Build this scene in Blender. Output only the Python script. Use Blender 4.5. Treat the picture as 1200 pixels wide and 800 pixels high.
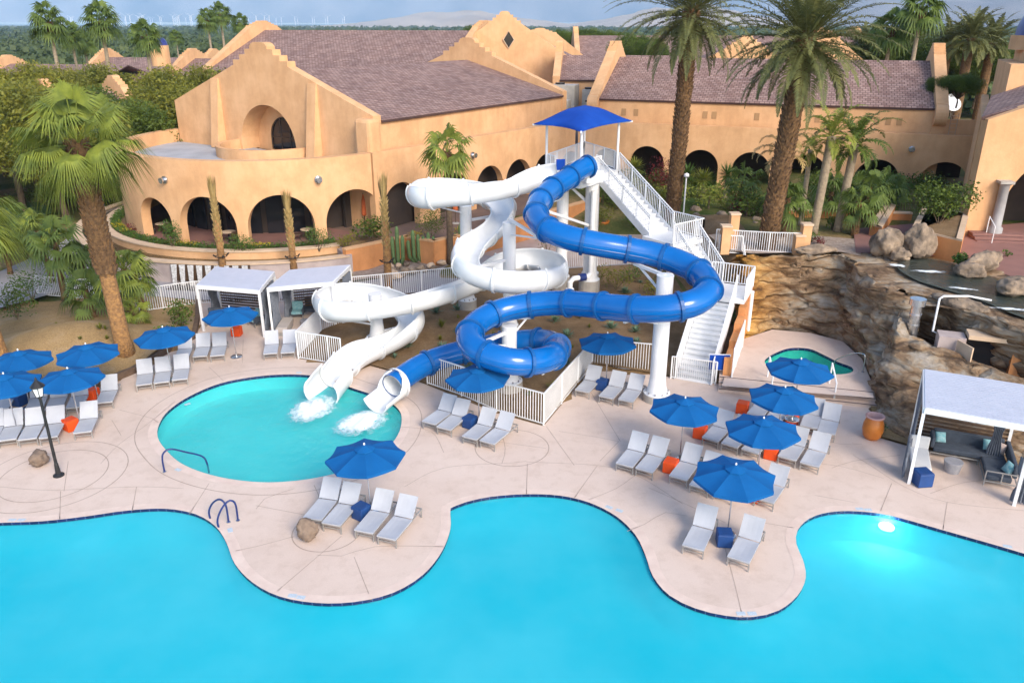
import bpy, bmesh, math, random
from math import sin, cos, pi, radians, atan, tan, sqrt, hypot
from mathutils import Vector, Matrix, noise
from mathutils.geometry import tessellate_polygon

for o in list(bpy.data.objects): bpy.data.objects.remove(o)
scene = bpy.context.scene
COL = scene.collection

# ------------------------------------------------------------------ camera
CAM_H = 16.0; FPX = 933.0; PITCH = atan(372.0/933.0)
cam_d = bpy.data.cameras.new("camera"); cam = bpy.data.objects.new("camera", cam_d); COL.objects.link(cam)
cam.location = (0, 0, CAM_H); cam.rotation_euler = (pi/2-PITCH, 0, 0)
cam_d.sensor_width = 36; cam_d.lens = FPX/1200*36
cam_d.clip_start = 0.5; cam_d.clip_end = 60000
scene.camera = cam

# ------------------------------------------------------------------ world, sun, exposure
SUN_EL, SUN_AZ = radians(34), radians(150)      # azimuth clockwise from +Y: behind the camera, to the right
w = bpy.data.worlds.new("World"); scene.world = w; w.use_nodes = True
nt = w.node_tree; nt.nodes.clear()
wo = nt.nodes.new("ShaderNodeOutputWorld"); bg = nt.nodes.new("ShaderNodeBackground")
sk = nt.nodes.new("ShaderNodeTexSky"); sk.sky_type = 'NISHITA'; sk.sun_disc = False
sk.sun_elevation = SUN_EL; sk.sun_rotation = SUN_AZ
sk.air_density = 1.0; sk.dust_density = 1.5; sk.ozone_density = 1.0
nt.links.new(sk.outputs[0], bg.inputs[0]); bg.inputs[1].default_value = 0.15
nt.links.new(bg.outputs[0], wo.inputs[0])
sd = bpy.data.lights.new("sun", 'SUN'); sd.energy = 1.65; sd.angle = radians(24); sd.color = (1.0, 0.89, 0.74)
so = bpy.data.objects.new("sun", sd); COL.objects.link(so)
dirv = Vector((sin(SUN_AZ)*cos(SUN_EL), cos(SUN_AZ)*cos(SUN_EL), sin(SUN_EL)))
so.rotation_euler = dirv.to_track_quat('Z', 'Y').to_euler()
scene.view_settings.view_transform = 'Standard'; scene.view_settings.look = 'None'
scene.view_settings.gamma = 1; scene.view_settings.exposure = 1.12
scene.cycles.transparent_max_bounces = 12

# ------------------------------------------------------------------ pixel (1200x800 photo) -> real point in the place
CP, SP = cos(PITCH), sin(PITCH)
def ray(px, py):
    v = (400-py)/FPX; u = (px-600)/FPX
    return Vector((u, CP+v*SP, -SP+v*CP))
def at(px, py, z=0.0):
    d = ray(px, py); t = (z-CAM_H)/d.z
    return Vector((d.x*t, d.y*t, z))
def atY(px, py, Y):
    d = ray(px, py); t = Y/d.y
    return Vector((d.x*t, Y, CAM_H+d.z*t))
def zY(py, Y): return atY(600, py, Y).z
def R(s): return random.Random(s)

# ------------------------------------------------------------------ materials
MATS = {}
def nodes_of(name, rough=0.6, metal=0.0, spec=0.5):
    m = bpy.data.materials.new(name); m.use_nodes = True
    n = m.node_tree; b = n.nodes["Principled BSDF"]
    b.inputs["Roughness"].default_value = rough; b.inputs["Metallic"].default_value = metal
    b.inputs["Specular IOR Level"].default_value = spec
    MATS[name] = m
    return m, n, b
def tcoord(n, kind="Object"):
    t = n.nodes.new("ShaderNodeTexCoord"); return t.outputs[kind]
def wpos(n):
    g = n.nodes.new("ShaderNodeNewGeometry"); return g.outputs["Position"]
def noise_n(n, vec, scale, detail=4, rough=0.55):
    t = n.nodes.new("ShaderNodeTexNoise"); t.inputs["Scale"].default_value = scale
    t.inputs["Detail"].default_value = detail; t.inputs["Roughness"].default_value = rough
    n.links.new(vec, t.inputs["Vector"]); return t.outputs["Fac"]
def ramp(n, fac, stops):
    r = n.nodes.new("ShaderNodeValToRGB"); e = r.color_ramp.elements
    e[0].position, e[0].color = stops[0][0], (*stops[0][1], 1)
    e[1].position, e[1].color = stops[-1][0], (*stops[-1][1], 1)
    for p, c in stops[1:-1]:
        x = e.new(p); x.color = (*c, 1)
    n.links.new(fac, r.inputs[0]); return r.outputs[0]
def mixc(n, fac, a, b, mode='MIX'):
    m = n.nodes.new("ShaderNodeMix"); m.data_type = 'RGBA'; m.blend_type = mode
    for val, idx in ((fac, 0), (a, 6), (b, 7)):
        if isinstance(val, (int, float)): m.inputs[idx].default_value = val
        elif isinstance(val, tuple): m.inputs[idx].default_value = (*val, 1)
        else: n.links.new(val, m.inputs[idx])
    return m.outputs[2]
def bump(n, b, h, strength=0.3, dist=0.02):
    u = n.nodes.new("ShaderNodeBump"); u.inputs["Strength"].default_value = strength
    u.inputs["Distance"].default_value = dist
    n.links.new(h, u.inputs["Height"]); n.links.new(u.outputs[0], b.inputs["Normal"])
def mat(name, c1, c2=None, scale=3.0, rough=0.6, metal=0.0, bmp=0.0, bscale=None, bdist=0.02, spec=0.5, world=False, detail=4, lo=0.3, hi=0.7):
    """two-tone noise material"""
    if name in MATS: return MATS[name]
    m, n, b = nodes_of(name, rough, metal, spec)
    if c2 is None: c2 = tuple(x*0.86 for x in c1)
    v = wpos(n) if world else tcoord(n)
    f = noise_n(n, v, scale, detail)
    n.links.new(ramp(n, f, [(lo, c2), (hi, c1)]), b.inputs["Base Color"])
    if bmp: bump(n, b, noise_n(n, v, bscale or scale*6, 5), bmp, bdist)
    return m
# stucco with faint streaks and patches
def stucco(name, c, dark):
    m, n, b = nodes_of(name, 0.92, spec=0.2)
    v = wpos(n)
    f1 = noise_n(n, v, 0.45, 8, 0.7)
    base = ramp(n, f1, [(0.28, tuple(x*0.88 for x in dark)), (0.45, dark), (0.62, c)])
    mp = n.nodes.new("ShaderNodeMapping"); mp.inputs["Scale"].default_value = (1.3, 1.3, 0.25); n.links.new(v, mp.inputs[0])
    f2 = noise_n(n, mp.outputs[0], 1.2, 4, 0.6)
    st = ramp(n, f2, [(0.35, (0.90, 0.885, 0.87)), (0.6, (1, 1, 1))])
    n.links.new(mixc(n, 0.8, base, st, 'MULTIPLY'), b.inputs["Base Color"])
    bump(n, b, noise_n(n, v, 9, 5), 0.35, 0.03)
    return m
STUCCO = stucco("stucco_peach", (0.69, 0.415, 0.225), (0.62, 0.36, 0.185))
STUCCO_D = stucco("stucco_terracotta", (0.66, 0.30, 0.12), (0.56, 0.25, 0.10))
# tiled roof: rows of tiles in UV metres
def tilemat(name, a, b2, c):
    m, n, b = nodes_of(name, 0.85, spec=0.3)
    uv = tcoord(n, "UV")
    br = n.nodes.new("ShaderNodeTexBrick"); br.inputs["Scale"].default_value = 1.0
    br.inputs["Brick Width"].default_value = 0.42; br.inputs["Row Height"].default_value = 0.36
    br.inputs["Mortar Size"].default_value = 0.03; br.inputs["Mortar Smooth"].default_value = 0.3
    br.inputs["Color1"].default_value = (*a, 1); br.inputs["Color2"].default_value = (*b2, 1); br.inputs["Mortar"].default_value = (*c, 1)
    n.links.new(uv, br.inputs["Vector"])
    f = noise_n(n, wpos(n), 0.5, 5)
    n.links.new(mixc(n, 0.55, br.outputs[0], ramp(n, f, [(0.3, (0.62, 0.58, 0.6)), (0.65, (1.15, 1.1, 1.05))]), 'MULTIPLY'), b.inputs["Base Color"])
    sx = n.nodes.new("ShaderNodeSeparateXYZ"); n.links.new(uv, sx.inputs[0])
    md = n.nodes.new("ShaderNodeMath"); md.operation = 'PINGPONG'; md.inputs[1].default_value = 0.36
    n.links.new(sx.outputs[1], md.inputs[0])
    bump(n, b, md.outputs[0], 0.6, 0.12)
    return m
TILE = tilemat("roof_tiles", (0.22, 0.135, 0.115), (0.34, 0.235, 0.205), (0.085, 0.05, 0.045))
# pool deck concrete
def deckmat():
    m, n, b = nodes_of("deck_concrete", 0.8, spec=0.3)
    v = wpos(n)
    f = noise_n(n, v, 0.25, 7, 0.65)
    base = ramp(n, f, [(0.25, (0.54, 0.42, 0.35)), (0.5, (0.63, 0.505, 0.43)), (0.75, (0.67, 0.55, 0.475))])
    f2 = noise_n(n, v, 1.6, 6, 0.7)
    st = ramp(n, f2, [(0.34, (0.86, 0.83, 0.80)), (0.50, (1, 1, 1))])
    c = mixc(n, 0.6, base, st, 'MULTIPLY')
    f3 = noise_n(n, v, 28, 3, 0.6)
    c = mixc(n, 0.35, c, ramp(n, f3, [(0.35, (0.82, 0.8, 0.8)), (0.65, (1.06, 1.05, 1.05))]), 'MULTIPLY')
    n.links.new(c, b.inputs["Base Color"]); bump(n, b, f3, 0.2, 0.01)
    return m
DECK = deckmat()
COPING = mat("pool_coping", (0.70, 0.56, 0.48), (0.60, 0.46, 0.39), 2.0, 0.7, world=True)
JOINT = mat("deck_joint", (0.43, 0.335, 0.28), (0.35, 0.265, 0.22), 2.0, 0.9, world=True)
STEPDARK = mat("step_edge_tile", (0.06, 0.05, 0.06), (0.10, 0.07, 0.07), 6, 0.6)
# water
def watermat(name, tint, ripple=0.12, scale=2.2, murk=0.0, mc1=(0, 0, 0), mc2=(0, 0, 0)):
    m, n, b = nodes_of(name); n.nodes.remove(b)
    out = n.nodes["Material Output"]
    tr = n.nodes.new("ShaderNodeBsdfTransparent"); tr.inputs[0].default_value = (*tint, 1)
    gl = n.nodes.new("ShaderNodeBsdfGlossy"); gl.inputs["Roughness"].default_value = 0.06
    fr = n.nodes.new("ShaderNodeFresnel"); fr.inputs[0].default_value = 1.33
    v = wpos(n)
    bp = n.nodes.new("ShaderNodeBump"); bp.inputs["Strength"].default_value = ripple; bp.inputs["Distance"].default_value = 0.15
    mp = n.nodes.new("ShaderNodeMapping"); mp.inputs["Scale"].default_value = (1, 0.7, 1); mp.inputs["Rotation"].default_value = (0, 0, 0.5); n.links.new(v, mp.inputs[0])
    n.links.new(noise_n(n, mp.outputs[0], scale, 5, 0.6), bp.inputs["Height"])
    n.links.new(bp.outputs[0], gl.inputs["Normal"]); n.links.new(bp.outputs[0], fr.inputs["Normal"])
    mx = n.nodes.new("ShaderNodeMixShader")
    gg = n.nodes.new("ShaderNodeNewGeometry"); sb = n.nodes.new("ShaderNodeMath"); sb.operation = 'SUBTRACT'; sb.inputs[0].default_value = 1; n.links.new(gg.outputs["Backfacing"], sb.inputs[1])
    ml = n.nodes.new("ShaderNodeMath"); ml.operation = 'MULTIPLY'; n.links.new(sb.outputs[0], ml.inputs[0]); n.links.new(fr.outputs[0], ml.inputs[1])
    n.links.new(ml.outputs[0], mx.inputs[0]); n.links.new(gl.outputs[0], mx.inputs[2])
    if murk > 0:   # cloudy pool water: part of the light is scattered back by the water itself
        df = n.nodes.new("ShaderNodeBsdfDiffuse"); n.links.new(ramp(n, noise_n(n, v, 0.11, 5, 0.6), [(0.36, mc1), (0.64, mc2)]), df.inputs[0])
        mm = n.nodes.new("ShaderNodeMixShader"); mm.inputs[0].default_value = murk
        n.links.new(tr.outputs[0], mm.inputs[1]); n.links.new(df.outputs[0], mm.inputs[2]); n.links.new(mm.outputs[0], mx.inputs[1])
    else: n.links.new(tr.outputs[0], mx.inputs[1])
    n.links.new(mx.outputs[0], out.inputs[0])
    return m
WATER = watermat("pool_water", (0.16, 0.76, 0.86), 0.22, 1.3, 0.60, (0.01, 0.49, 0.60), (0.075, 0.57, 0.67))
WATER_K = watermat("kid_pool_water", (0.26, 0.85, 0.86), 0.6, 2.6, 0.30, (0.03, 0.47, 0.50), (0.12, 0.58, 0.58))
WATER_S = watermat("spa_water", (0.25, 0.72, 0.68), 0.3, 4)
WATER_D = watermat("stream_water", (0.62, 0.68, 0.66), 0.8, 3)
POOLFLOOR = mat("pool_plaster", (0.85, 0.95, 0.95), (0.45, 0.80, 0.86), 0.13, 0.8, world=True, detail=2, lo=0.38, hi=0.72)
POOLFLOOR_K = mat("kid_pool_plaster", (0.72, 0.86, 0.84), (0.50, 0.78, 0.78), 0.5, 0.8, world=True, detail=4)
NAVYTILE = None
def navy():
    m, n, b = nodes_of("waterline_tile", 0.25)
    br = n.nodes.new("ShaderNodeTexBrick"); br.offset = 0.0; br.inputs["Scale"].default_value = 1
    br.inputs["Brick Width"].default_value = 0.30; br.inputs["Row Height"].default_value = 0.5
    br.inputs["Mortar Size"].default_value = 0.012
    br.inputs["Color1"].default_value = (0.008, 0.014, 0.06, 1); br.inputs["Color2"].default_value = (0.012, 0.02, 0.09, 1)
    br.inputs["Mortar"].default_value = (0.06, 0.10, 0.20, 1)
    n.links.new(tcoord(n, "UV"), br.inputs["Vector"]); n.links.new(br.outputs[0], b.inputs["Base Color"])
    return m
NAVYTILE = navy()
def leafmat(name, a, b2, scale=1.5, trans=0.25, rough=0.6):
    m, n, b = nodes_of(name, rough, spec=0.3)
    v = tcoord(n)
    oi = n.nodes.new("ShaderNodeObjectInfo")
    f = noise_n(n, wpos(n), scale, 5, 0.7)
    c = ramp(n, f, [(0.3, b2), (0.68, a)])
    n.links.new(c, b.inputs["Base Color"])
    tl = n.nodes.new("ShaderNodeBsdfTranslucent"); n.links.new(c, tl.inputs[0])
    mx = n.nodes.new("ShaderNodeMixShader"); mx.inputs[0].default_value = trans
    out = n.nodes["Material Output"]
    n.links.new(b.outputs[0], mx.inputs[1]); n.links.new(tl.outputs[0], mx.inputs[2]); n.links.new(mx.outputs[0], out.inputs[0])
    return m
LEAF = {
 'fan': leafmat("fan_leaf", (0.27, 0.31, 0.045), (0.075, 0.115, 0.025), 1.3),
 'fan_dark': leafmat("fan_leaf_dark", (0.16, 0.22, 0.04), (0.05, 0.09, 0.025), 0.9),
 'date': leafmat("date_leaf", (0.20, 0.20, 0.065), (0.07, 0.09, 0.035), 0.8),
 'queen': leafmat("queen_leaf", (0.30, 0.32, 0.05), (0.12, 0.17, 0.035), 1.0),
 'dry': leafmat("dry_frond", (0.42, 0.30, 0.12), (0.26, 0.18, 0.07), 3.0, 0.1),
 'olive': leafmat("olive_leaf", (0.27, 0.25, 0.03), (0.07, 0.10, 0.018), 0.35),
 'green': leafmat("green_leaf", (0.13, 0.18, 0.025), (0.035, 0.065, 0.015), 0.6),
 'hedge': leafmat("hedge_leaf", (0.12, 0.20, 0.035), (0.035, 0.09, 0.02), 1.6),
 'yellow': leafmat("yellow_leaf", (0.55, 0.40, 0.03), (0.28, 0.26, 0.03), 2.0),
 'red': leafmat("red_leaf", (0.22, 0.025, 0.03), (0.06, 0.02, 0.018), 2.0),
 'far': leafmat("far_leaf", (0.11, 0.14, 0.045), (0.03, 0.055, 0.022), 0.02),
 'agave': leafmat("agave_leaf", (0.16, 0.24, 0.14), (0.07, 0.13, 0.09), 3.0, 0.05),
}
BARK = mat("palm_bark_smooth", (0.40, 0.215, 0.075), (0.19, 0.10, 0.045), 7, 0.95, bmp=1.0, bscale=11, bdist=0.12)
BOOT = mat("palm_boots", (0.20, 0.11, 0.045), (0.06, 0.032, 0.016), 7, 0.95)
BARKG = mat("palm_bark_grey", (0.36, 0.29, 0.20), (0.22, 0.17, 0.12), 5, 0.9, bmp=0.8, bscale=16, bdist=0.04)
TRUNK = mat("tree_bark", (0.16, 0.11, 0.07), (0.08, 0.055, 0.035), 5, 0.95)
WHITE = mat("white_steel", (0.74, 0.75, 0.77), (0.66, 0.67, 0.69), 1.5, 0.35)
WFIBRE = mat("white_fibreglass", (0.74, 0.755, 0.77), (0.64, 0.66, 0.68), 0.8, 0.22, bmp=0.03, bscale=1.2, bdist=0.03)
BFIBRE = mat("blue_fibreglass", (0.003, 0.128, 0.44), (0.002, 0.10, 0.36), 0.7, 0.16, bmp=0.04, bscale=1.3, bdist=0.03)
BJOINT = mat("blue_flange", (0.004, 0.09, 0.30), (0.003, 0.07, 0.24), 2, 0.35)
CANVAS = mat("blue_canvas", (0.003, 0.105, 0.32), (0.002, 0.082, 0.26), 1.2, 0.85, bmp=0.25, bscale=3, bdist=0.03, spec=0.2)
CANVAS2 = mat("tower_canvas", (0.005, 0.06, 0.36), (0.004, 0.045, 0.29), 1.0, 0.85, spec=0.2)
SLING = mat("lounger_sling", (0.43, 0.45, 0.50), (0.37, 0.385, 0.43), 1.3, 0.8, bmp=0.2, bscale=60, bdist=0.005, world=True)
LFRAME = mat("lounger_frame", (0.36, 0.35, 0.34), (0.28, 0.27, 0.26), 4, 0.4, 0.3)
ORANGE = mat("orange_cube", (0.75, 0.075, 0.003), (0.62, 0.06, 0.002), 3, 0.55, bmp=0.2, bscale=30)
NAVY = mat("navy_cube", (0.006, 0.055, 0.22), (0.005, 0.04, 0.16), 3, 0.55, bmp=0.2, bscale=30)
STEEL = mat("stainless", (0.65, 0.66, 0.68), (0.5, 0.5, 0.52), 3, 0.25, 0.9)
BLACK = mat("black_iron", (0.015, 0.015, 0.017), (0.01, 0.01, 0.01), 3, 0.45)
NAVYM = mat("navy_rail", (0.01, 0.03, 0.16), (0.008, 0.02, 0.10), 3, 0.3)
CONC = mat("concrete", (0.42, 0.39, 0.35), (0.32, 0.29, 0.26), 1.5, 0.9, bmp=0.3, bscale=20, world=True)
PATHC = mat("path_concrete", (0.36, 0.34, 0.35), (0.27, 0.26, 0.28), 0.5, 0.85, world=True)
PLAZA = mat("plaza_paving", (0.52, 0.40, 0.34), (0.42, 0.31, 0.26), 0.6, 0.85, world=True)
REDPAV = mat("red_paving", (0.26, 0.13, 0.11), (0.20, 0.10, 0.085), 0.8, 0.8, world=True)
GREYWALL = mat("fountain_stone", (0.46, 0.38, 0.36), (0.33, 0.27, 0.26), 1.2, 0.85, bmp=0.4, bscale=12, world=True)
CREAM = mat("cream_cap", (0.62, 0.46, 0.32), (0.52, 0.38, 0.26), 1.5, 0.85, world=True)
FLATROOF = mat("flat_roof", (0.40, 0.41, 0.44), (0.30, 0.31, 0.33), 0.6, 0.9, world=True)
GLASSD = mat("dark_glass", (0.012, 0.014, 0.018), (0.02, 0.02, 0.025), 0.6, 0.08)
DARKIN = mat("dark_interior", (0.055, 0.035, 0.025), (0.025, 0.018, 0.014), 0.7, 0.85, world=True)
WOODD = mat("dark_wood", (0.10, 0.055, 0.03), (0.05, 0.03, 0.018), 4, 0.6)
UPH = mat("grey_upholstery", (0.055, 0.07, 0.095), (0.035, 0.045, 0.065), 5, 0.9)
CURTAIN = mat("grey_curtain", (0.16, 0.18, 0.22), (0.10, 0.115, 0.15), 8, 0.9)
TEALC = mat("teal_cushion", (0.08, 0.30, 0.36), (0.30, 0.42, 0.44), 12, 0.9)
BEIGEC = mat("beige_cushion", (0.45, 0.36, 0.32), (0.35, 0.28, 0.25), 12, 0.9)
POT = mat("glazed_orange_pot", (0.62, 0.20, 0.03), (0.48, 0.14, 0.02), 3, 0.35)
ACUNIT = mat("hvac_grey", (0.50, 0.46, 0.40), (0.40, 0.37, 0.33), 2, 0.6)
DOMEB = mat("blue_dome_tile", (0.035, 0.045, 0.22), (0.025, 0.03, 0.16), 3, 0.4)
BOULDER = mat("boulder", (0.36, 0.27, 0.19), (0.10, 0.075, 0.055), 1.8, 0.95, bmp=1.0, bscale=4, bdist=0.12, world=True, detail=8)
BROWNROCK = mat("brown_rock", (0.22, 0.16, 0.12), (0.14, 0.10, 0.075), 6, 0.9, bmp=0.5, bscale=14)
def soil(name, cols, scale=0.6, fine=14.0):
    m, n, b = nodes_of(name, 0.95, spec=0.15)
    v = wpos(n)
    base = ramp(n, noise_n(n, v, scale, 8, 0.7), cols)
    f = noise_n(n, v, fine, 4, 0.7)
    n.links.new(mixc(n, 0.7, base, ramp(n, f, [(0.3, (0.55, 0.55, 0.55)), (0.7, (1.25, 1.22, 1.2))]), 'MULTIPLY'), b.inputs["Base Color"])
    bump(n, b, f, 0.9, 0.06); return m
MULCH = soil("mulch_soil", [(0.3, (0.15, 0.095, 0.05)), (0.5, (0.23, 0.15, 0.08)), (0.7, (0.29, 0.20, 0.12))])
DIRT = soil("desert_dirt", [(0.3, (0.24, 0.16, 0.08)), (0.5, (0.34, 0.23, 0.11)), (0.7, (0.42, 0.31, 0.20))], 0.3)
GRAVEL = soil("gravel", [(0.35, (0.28, 0.21, 0.17)), (0.65, (0.48, 0.40, 0.34))], 3.0, 22)
def groundmat():
    m, n, b = nodes_of("ground_cover", 0.95, spec=0.1)
    v = wpos(n)
    gx = n.nodes.new("ShaderNodeSeparateXYZ"); n.links.new(v, gx.inputs[0]); my = n.nodes.new("ShaderNodeMapRange"); my.inputs[1].default_value = 44; my.inputs[2].default_value = 47; n.links.new(gx.outputs[1], my.inputs[0])
    near = ramp(n, noise_n(n, v, 0.12, 8, 0.7), [(0.36, (0.05, 0.085, 0.02)), (0.5, (0.14, 0.13, 0.045)), (0.62, (0.30, 0.21, 0.11))])
    near = mixc(n, my.outputs[0], (0.24, 0.155, 0.08), near)
    f = noise_n(n, v, 6, 4, 0.7)
    n.links.new(mixc(n, 0.7, near, ramp(n, f, [(0.3, (0.5, 0.5, 0.5)), (0.7, (1.3, 1.25, 1.2))]), 'MULTIPLY'), b.inputs["Base Color"])
    bump(n, b, f, 0.8, 0.08); return m
GROUND = groundmat()
# layered artificial rock
def rockmat():
    m, n, b = nodes_of("sculpted_rock", 0.8, spec=0.3)
    v = wpos(n)
    wq = n.nodes.new("ShaderNodeTexNoise"); wq.inputs["Scale"].default_value = 0.8; wq.inputs["Detail"].default_value = 4; n.links.new(v, wq.inputs["Vector"])
    ad = n.nodes.new("ShaderNodeVectorMath"); ad.operation = 'MULTIPLY_ADD'; ad.inputs[1].default_value = (0.9, 0.9, 0.5); n.links.new(wq.outputs["Color"], ad.inputs[0]); n.links.new(v, ad.inputs[2])
    mp = n.nodes.new("ShaderNodeMapping"); mp.inputs["Scale"].default_value = (0.55, 0.55, 1.9); n.links.new(ad.outputs[0], mp.inputs[0])
    f = noise_n(n, mp.outputs[0], 0.9, 9, 0.72)
    c = ramp(n, f, [(0.30, (0.05, 0.035, 0.025)), (0.42, (0.17, 0.105, 0.06)), (0.50, (0.31, 0.21, 0.125)), (0.57, (0.35, 0.29, 0.22)), (0.66, (0.45, 0.39, 0.33)), (0.78, (0.52, 0.47, 0.43))])
    vo = n.nodes.new("ShaderNodeTexVoronoi"); vo.feature = 'DISTANCE_TO_EDGE'; vo.inputs["Scale"].default_value = 1.0
    mp2 = n.nodes.new("ShaderNodeMapping"); mp2.inputs["Scale"].default_value = (0.38, 0.38, 1.5); n.links.new(ad.outputs[0], mp2.inputs[0]); n.links.new(mp2.outputs[0], vo.inputs["Vector"])
    ck = ramp(n, vo.outputs[0], [(0.0, (0.42, 0.36, 0.32)), (0.03, (0.88, 0.86, 0.84)), (0.10, (1, 1, 1))])
    c = mixc(n, 0.6, c, ck, 'MULTIPLY')
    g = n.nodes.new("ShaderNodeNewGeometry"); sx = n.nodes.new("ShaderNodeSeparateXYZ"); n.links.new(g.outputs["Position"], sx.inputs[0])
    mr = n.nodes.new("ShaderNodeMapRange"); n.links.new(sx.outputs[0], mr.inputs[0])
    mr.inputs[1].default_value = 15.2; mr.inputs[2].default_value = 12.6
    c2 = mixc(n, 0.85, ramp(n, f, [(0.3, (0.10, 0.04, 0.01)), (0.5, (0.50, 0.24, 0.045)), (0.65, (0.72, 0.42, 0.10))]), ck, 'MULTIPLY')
    c = mixc(n, mr.outputs[0], c, c2)  # gold left end: warm lamp light painted into the stone colour
    n.links.new(c, b.inputs["Base Color"])
    f2 = noise_n(n, mp.outputs[0], 2.6, 9, 0.72)
    sm_ = n.nodes.new("ShaderNodeMath"); sm_.operation = 'MULTIPLY_ADD'; sm_.inputs[1].default_value = 0.7
    r2 = n.nodes.new("ShaderNodeMapRange"); r2.inputs[2].default_value = 0.12; n.links.new(vo.outputs[0], r2.inputs[0]); n.links.new(r2.outputs[0], sm_.inputs[0]); n.links.new(f2, sm_.inputs[2])
    bump(n, b, sm_.outputs[0], 1.0, 0.22); return m
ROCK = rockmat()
MOUNT = mat("mountain_rock", (0.34, 0.31, 0.29), (0.05, 0.05, 0.06), 0.0009, 1.0, world=True, detail=9)
DUNE = mat("sand_hills", (0.46, 0.38, 0.30), (0.32, 0.26, 0.21), 0.004, 1.0, world=True, detail=9)

# ------------------------------------------------------------------ mesh builder
class MB:
    def __init__(s): s.v = []; s.f = []; s.uv = []          # uv: list per face or None
    def add(s, vs, fs, uvs=None):
        o = len(s.v); s.v += [tuple(p) for p in vs]
        for i, f in enumerate(fs):
            s.f.append(tuple(o+k for k in f)); s.uv.append(uvs[i] if uvs else None)
        return s
    def box(s, c, size, rz=0.0, m=None):
        hx, hy, hz = size[0]/2, size[1]/2, size[2]/2
        M = Matrix.Rotation(rz, 3, 'Z') if m is None else m
        vs = [Vector(c)+M@Vector((sx*hx, sy*hy, sz*hz)) for sx in (-1, 1) for sy in (-1, 1) for sz in (-1, 1)]
        return s.add(vs, [(0, 1, 3, 2), (4, 6, 7, 5), (0, 4, 5, 1), (2, 3, 7, 6), (0, 2, 6, 4), (1, 5, 7, 3)])
    def beam(s, a, b, wd, ht):
        a = Vector(a); b = Vector(b); d = b-a; L = d.length
        if L < 1e-6: return s
        x = d/L; up = Vector((0, 0, 1)) if abs(x.z) < 0.98 else Vector((0, 1, 0))
        y = up.cross(x).normalized(); z = x.cross(y)
        M = Matrix((x, y, z)).transposed()
        return s.box((a+b)/2, (L, wd, ht), m=M)
    def cyl(s, a, b, r0, r1=None, n=12, cap=True):
        if r1 is None: r1 = r0
        return s.tube([a, b], [r0, r1], n, cap)
    def tube(s, pts, r, n=8, cap=True, closed=False):
        pts = [Vector(p) for p in pts]; N = len(pts)
        if not isinstance(r, (list, tuple)): r = [r]*N
        tans = []
        for i in range(N):
            if closed: t = pts[(i+1) % N]-pts[i-1]
            else: t = pts[min(i+1, N-1)]-pts[max(i-1, 0)]
            tans.append(t.normalized() if t.length > 1e-9 else Vector((0, 0, 1)))
        ref = Vector((0, 0, 1)) if abs(tans[0].z) < 0.9 else Vector((1, 0, 0))
        nrm = (ref-tans[0]*ref.dot(tans[0])).normalized()
        vs = []
        for i in range(N):
            nrm = (nrm-tans[i]*nrm.dot(tans[i]))
            nrm = nrm.normalized() if nrm.length > 1e-6 else tans[i].orthogonal().normalized()
            bi = tans[i].cross(nrm)
            for k in range(n):
                a = 2*pi*k/n
                vs.append(pts[i]+(nrm*cos(a)+bi*sin(a))*r[i])
        fs = []
        M = N if closed else N-1
        for i in range(M):
            j = (i+1) % N
            for k in range(n):
                fs.append((i*n+k, i*n+(k+1) % n, j*n+(k+1) % n, j*n+k))
        if cap and not closed:
            fs.append(tuple(range(n-1, -1, -1))); fs.append(tuple((N-1)*n+k for k in range(n)))
        return s.add(vs, fs)
    def lathe(s, prof, c=(0, 0, 0), n=24, cap=False):
        vs = []; fs = []
        for r, z in prof:
            for k in range(n):
                a = 2*pi*k/n; vs.append((c[0]+r*cos(a), c[1]+r*sin(a), c[2]+z))
        for i in range(len(prof)-1):
            for k in range(n):
                fs.append((i*n+k, i*n+(k+1) % n, (i+1)*n+(k+1) % n, (i+1)*n+k))
        if cap: fs.append(tuple(range(n-1, -1, -1))); fs.append(tuple((len(prof)-1)*n+k for k in range(n)))
        return s.add(vs, fs)
    def sheet(s, rings, z):
        """flat polygon with holes at height z"""
        tri = tessellate_polygon([[Vector((p[0], p[1], 0)) for p in r] for r in rings])
        vs = [(p[0], p[1], z) for r in rings for p in r]
        fs = []
        for t in tri:
            a, b, c = (vs[i] for i in t)
            if (b[0]-a[0])*(c[1]-a[1])-(b[1]-a[1])*(c[0]-a[0]) < 0: t = (t[0], t[2], t[1])
            fs.append(tuple(t))
        return s.add(vs, fs)
    def prism(s, ring, z0, z1):
        s.sheet([ring], z1); n = len(ring)
        area = sum(ring[i][0]*ring[(i+1) % n][1]-ring[(i+1) % n][0]*ring[i][1] for i in range(n))
        if area < 0: ring = list(ring)[::-1]
        vs = [(p[0], p[1], z0) for p in ring]+[(p[0], p[1], z1) for p in ring]
        return s.add(vs, [(i, (i+1) % n, n+(i+1) % n, n+i) for i in range(n)])
    def build(s, name, material, parent=None, smooth=False, local=False, bevel=0):
        me = bpy.data.meshes.new(name)
        off = Vector((0, 0, 0))
        if parent is not None and not local:
            p = parent
            while p is not None: off += p.location; p = p.parent
        me.from_pydata([(v[0]-off.x, v[1]-off.y, v[2]-off.z) for v in s.v], [], s.f)
        if any(u is not None for u in s.uv):
            ul = me.uv_layers.new(name="uv"); k = 0
            for fi, f in enumerate(s.f):
                for j in range(len(f)):
                    if s.uv[fi] is not None: ul.data[k].uv = s.uv[fi][j]
                    k += 1
        me.materials.append(material)
        if smooth: me.polygons.foreach_set("use_smooth", [True]*len(me.polygons))
        me.validate(); me.update()
        o = bpy.data.objects.new(name, me); COL.objects.link(o)
        if parent is not None: o.parent = parent
        if bevel:
            b = o.modifiers.new("bevel", 'BEVEL'); b.width = bevel; b.segments = 2; b.limit_method = 'ANGLE'
        return o

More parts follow.
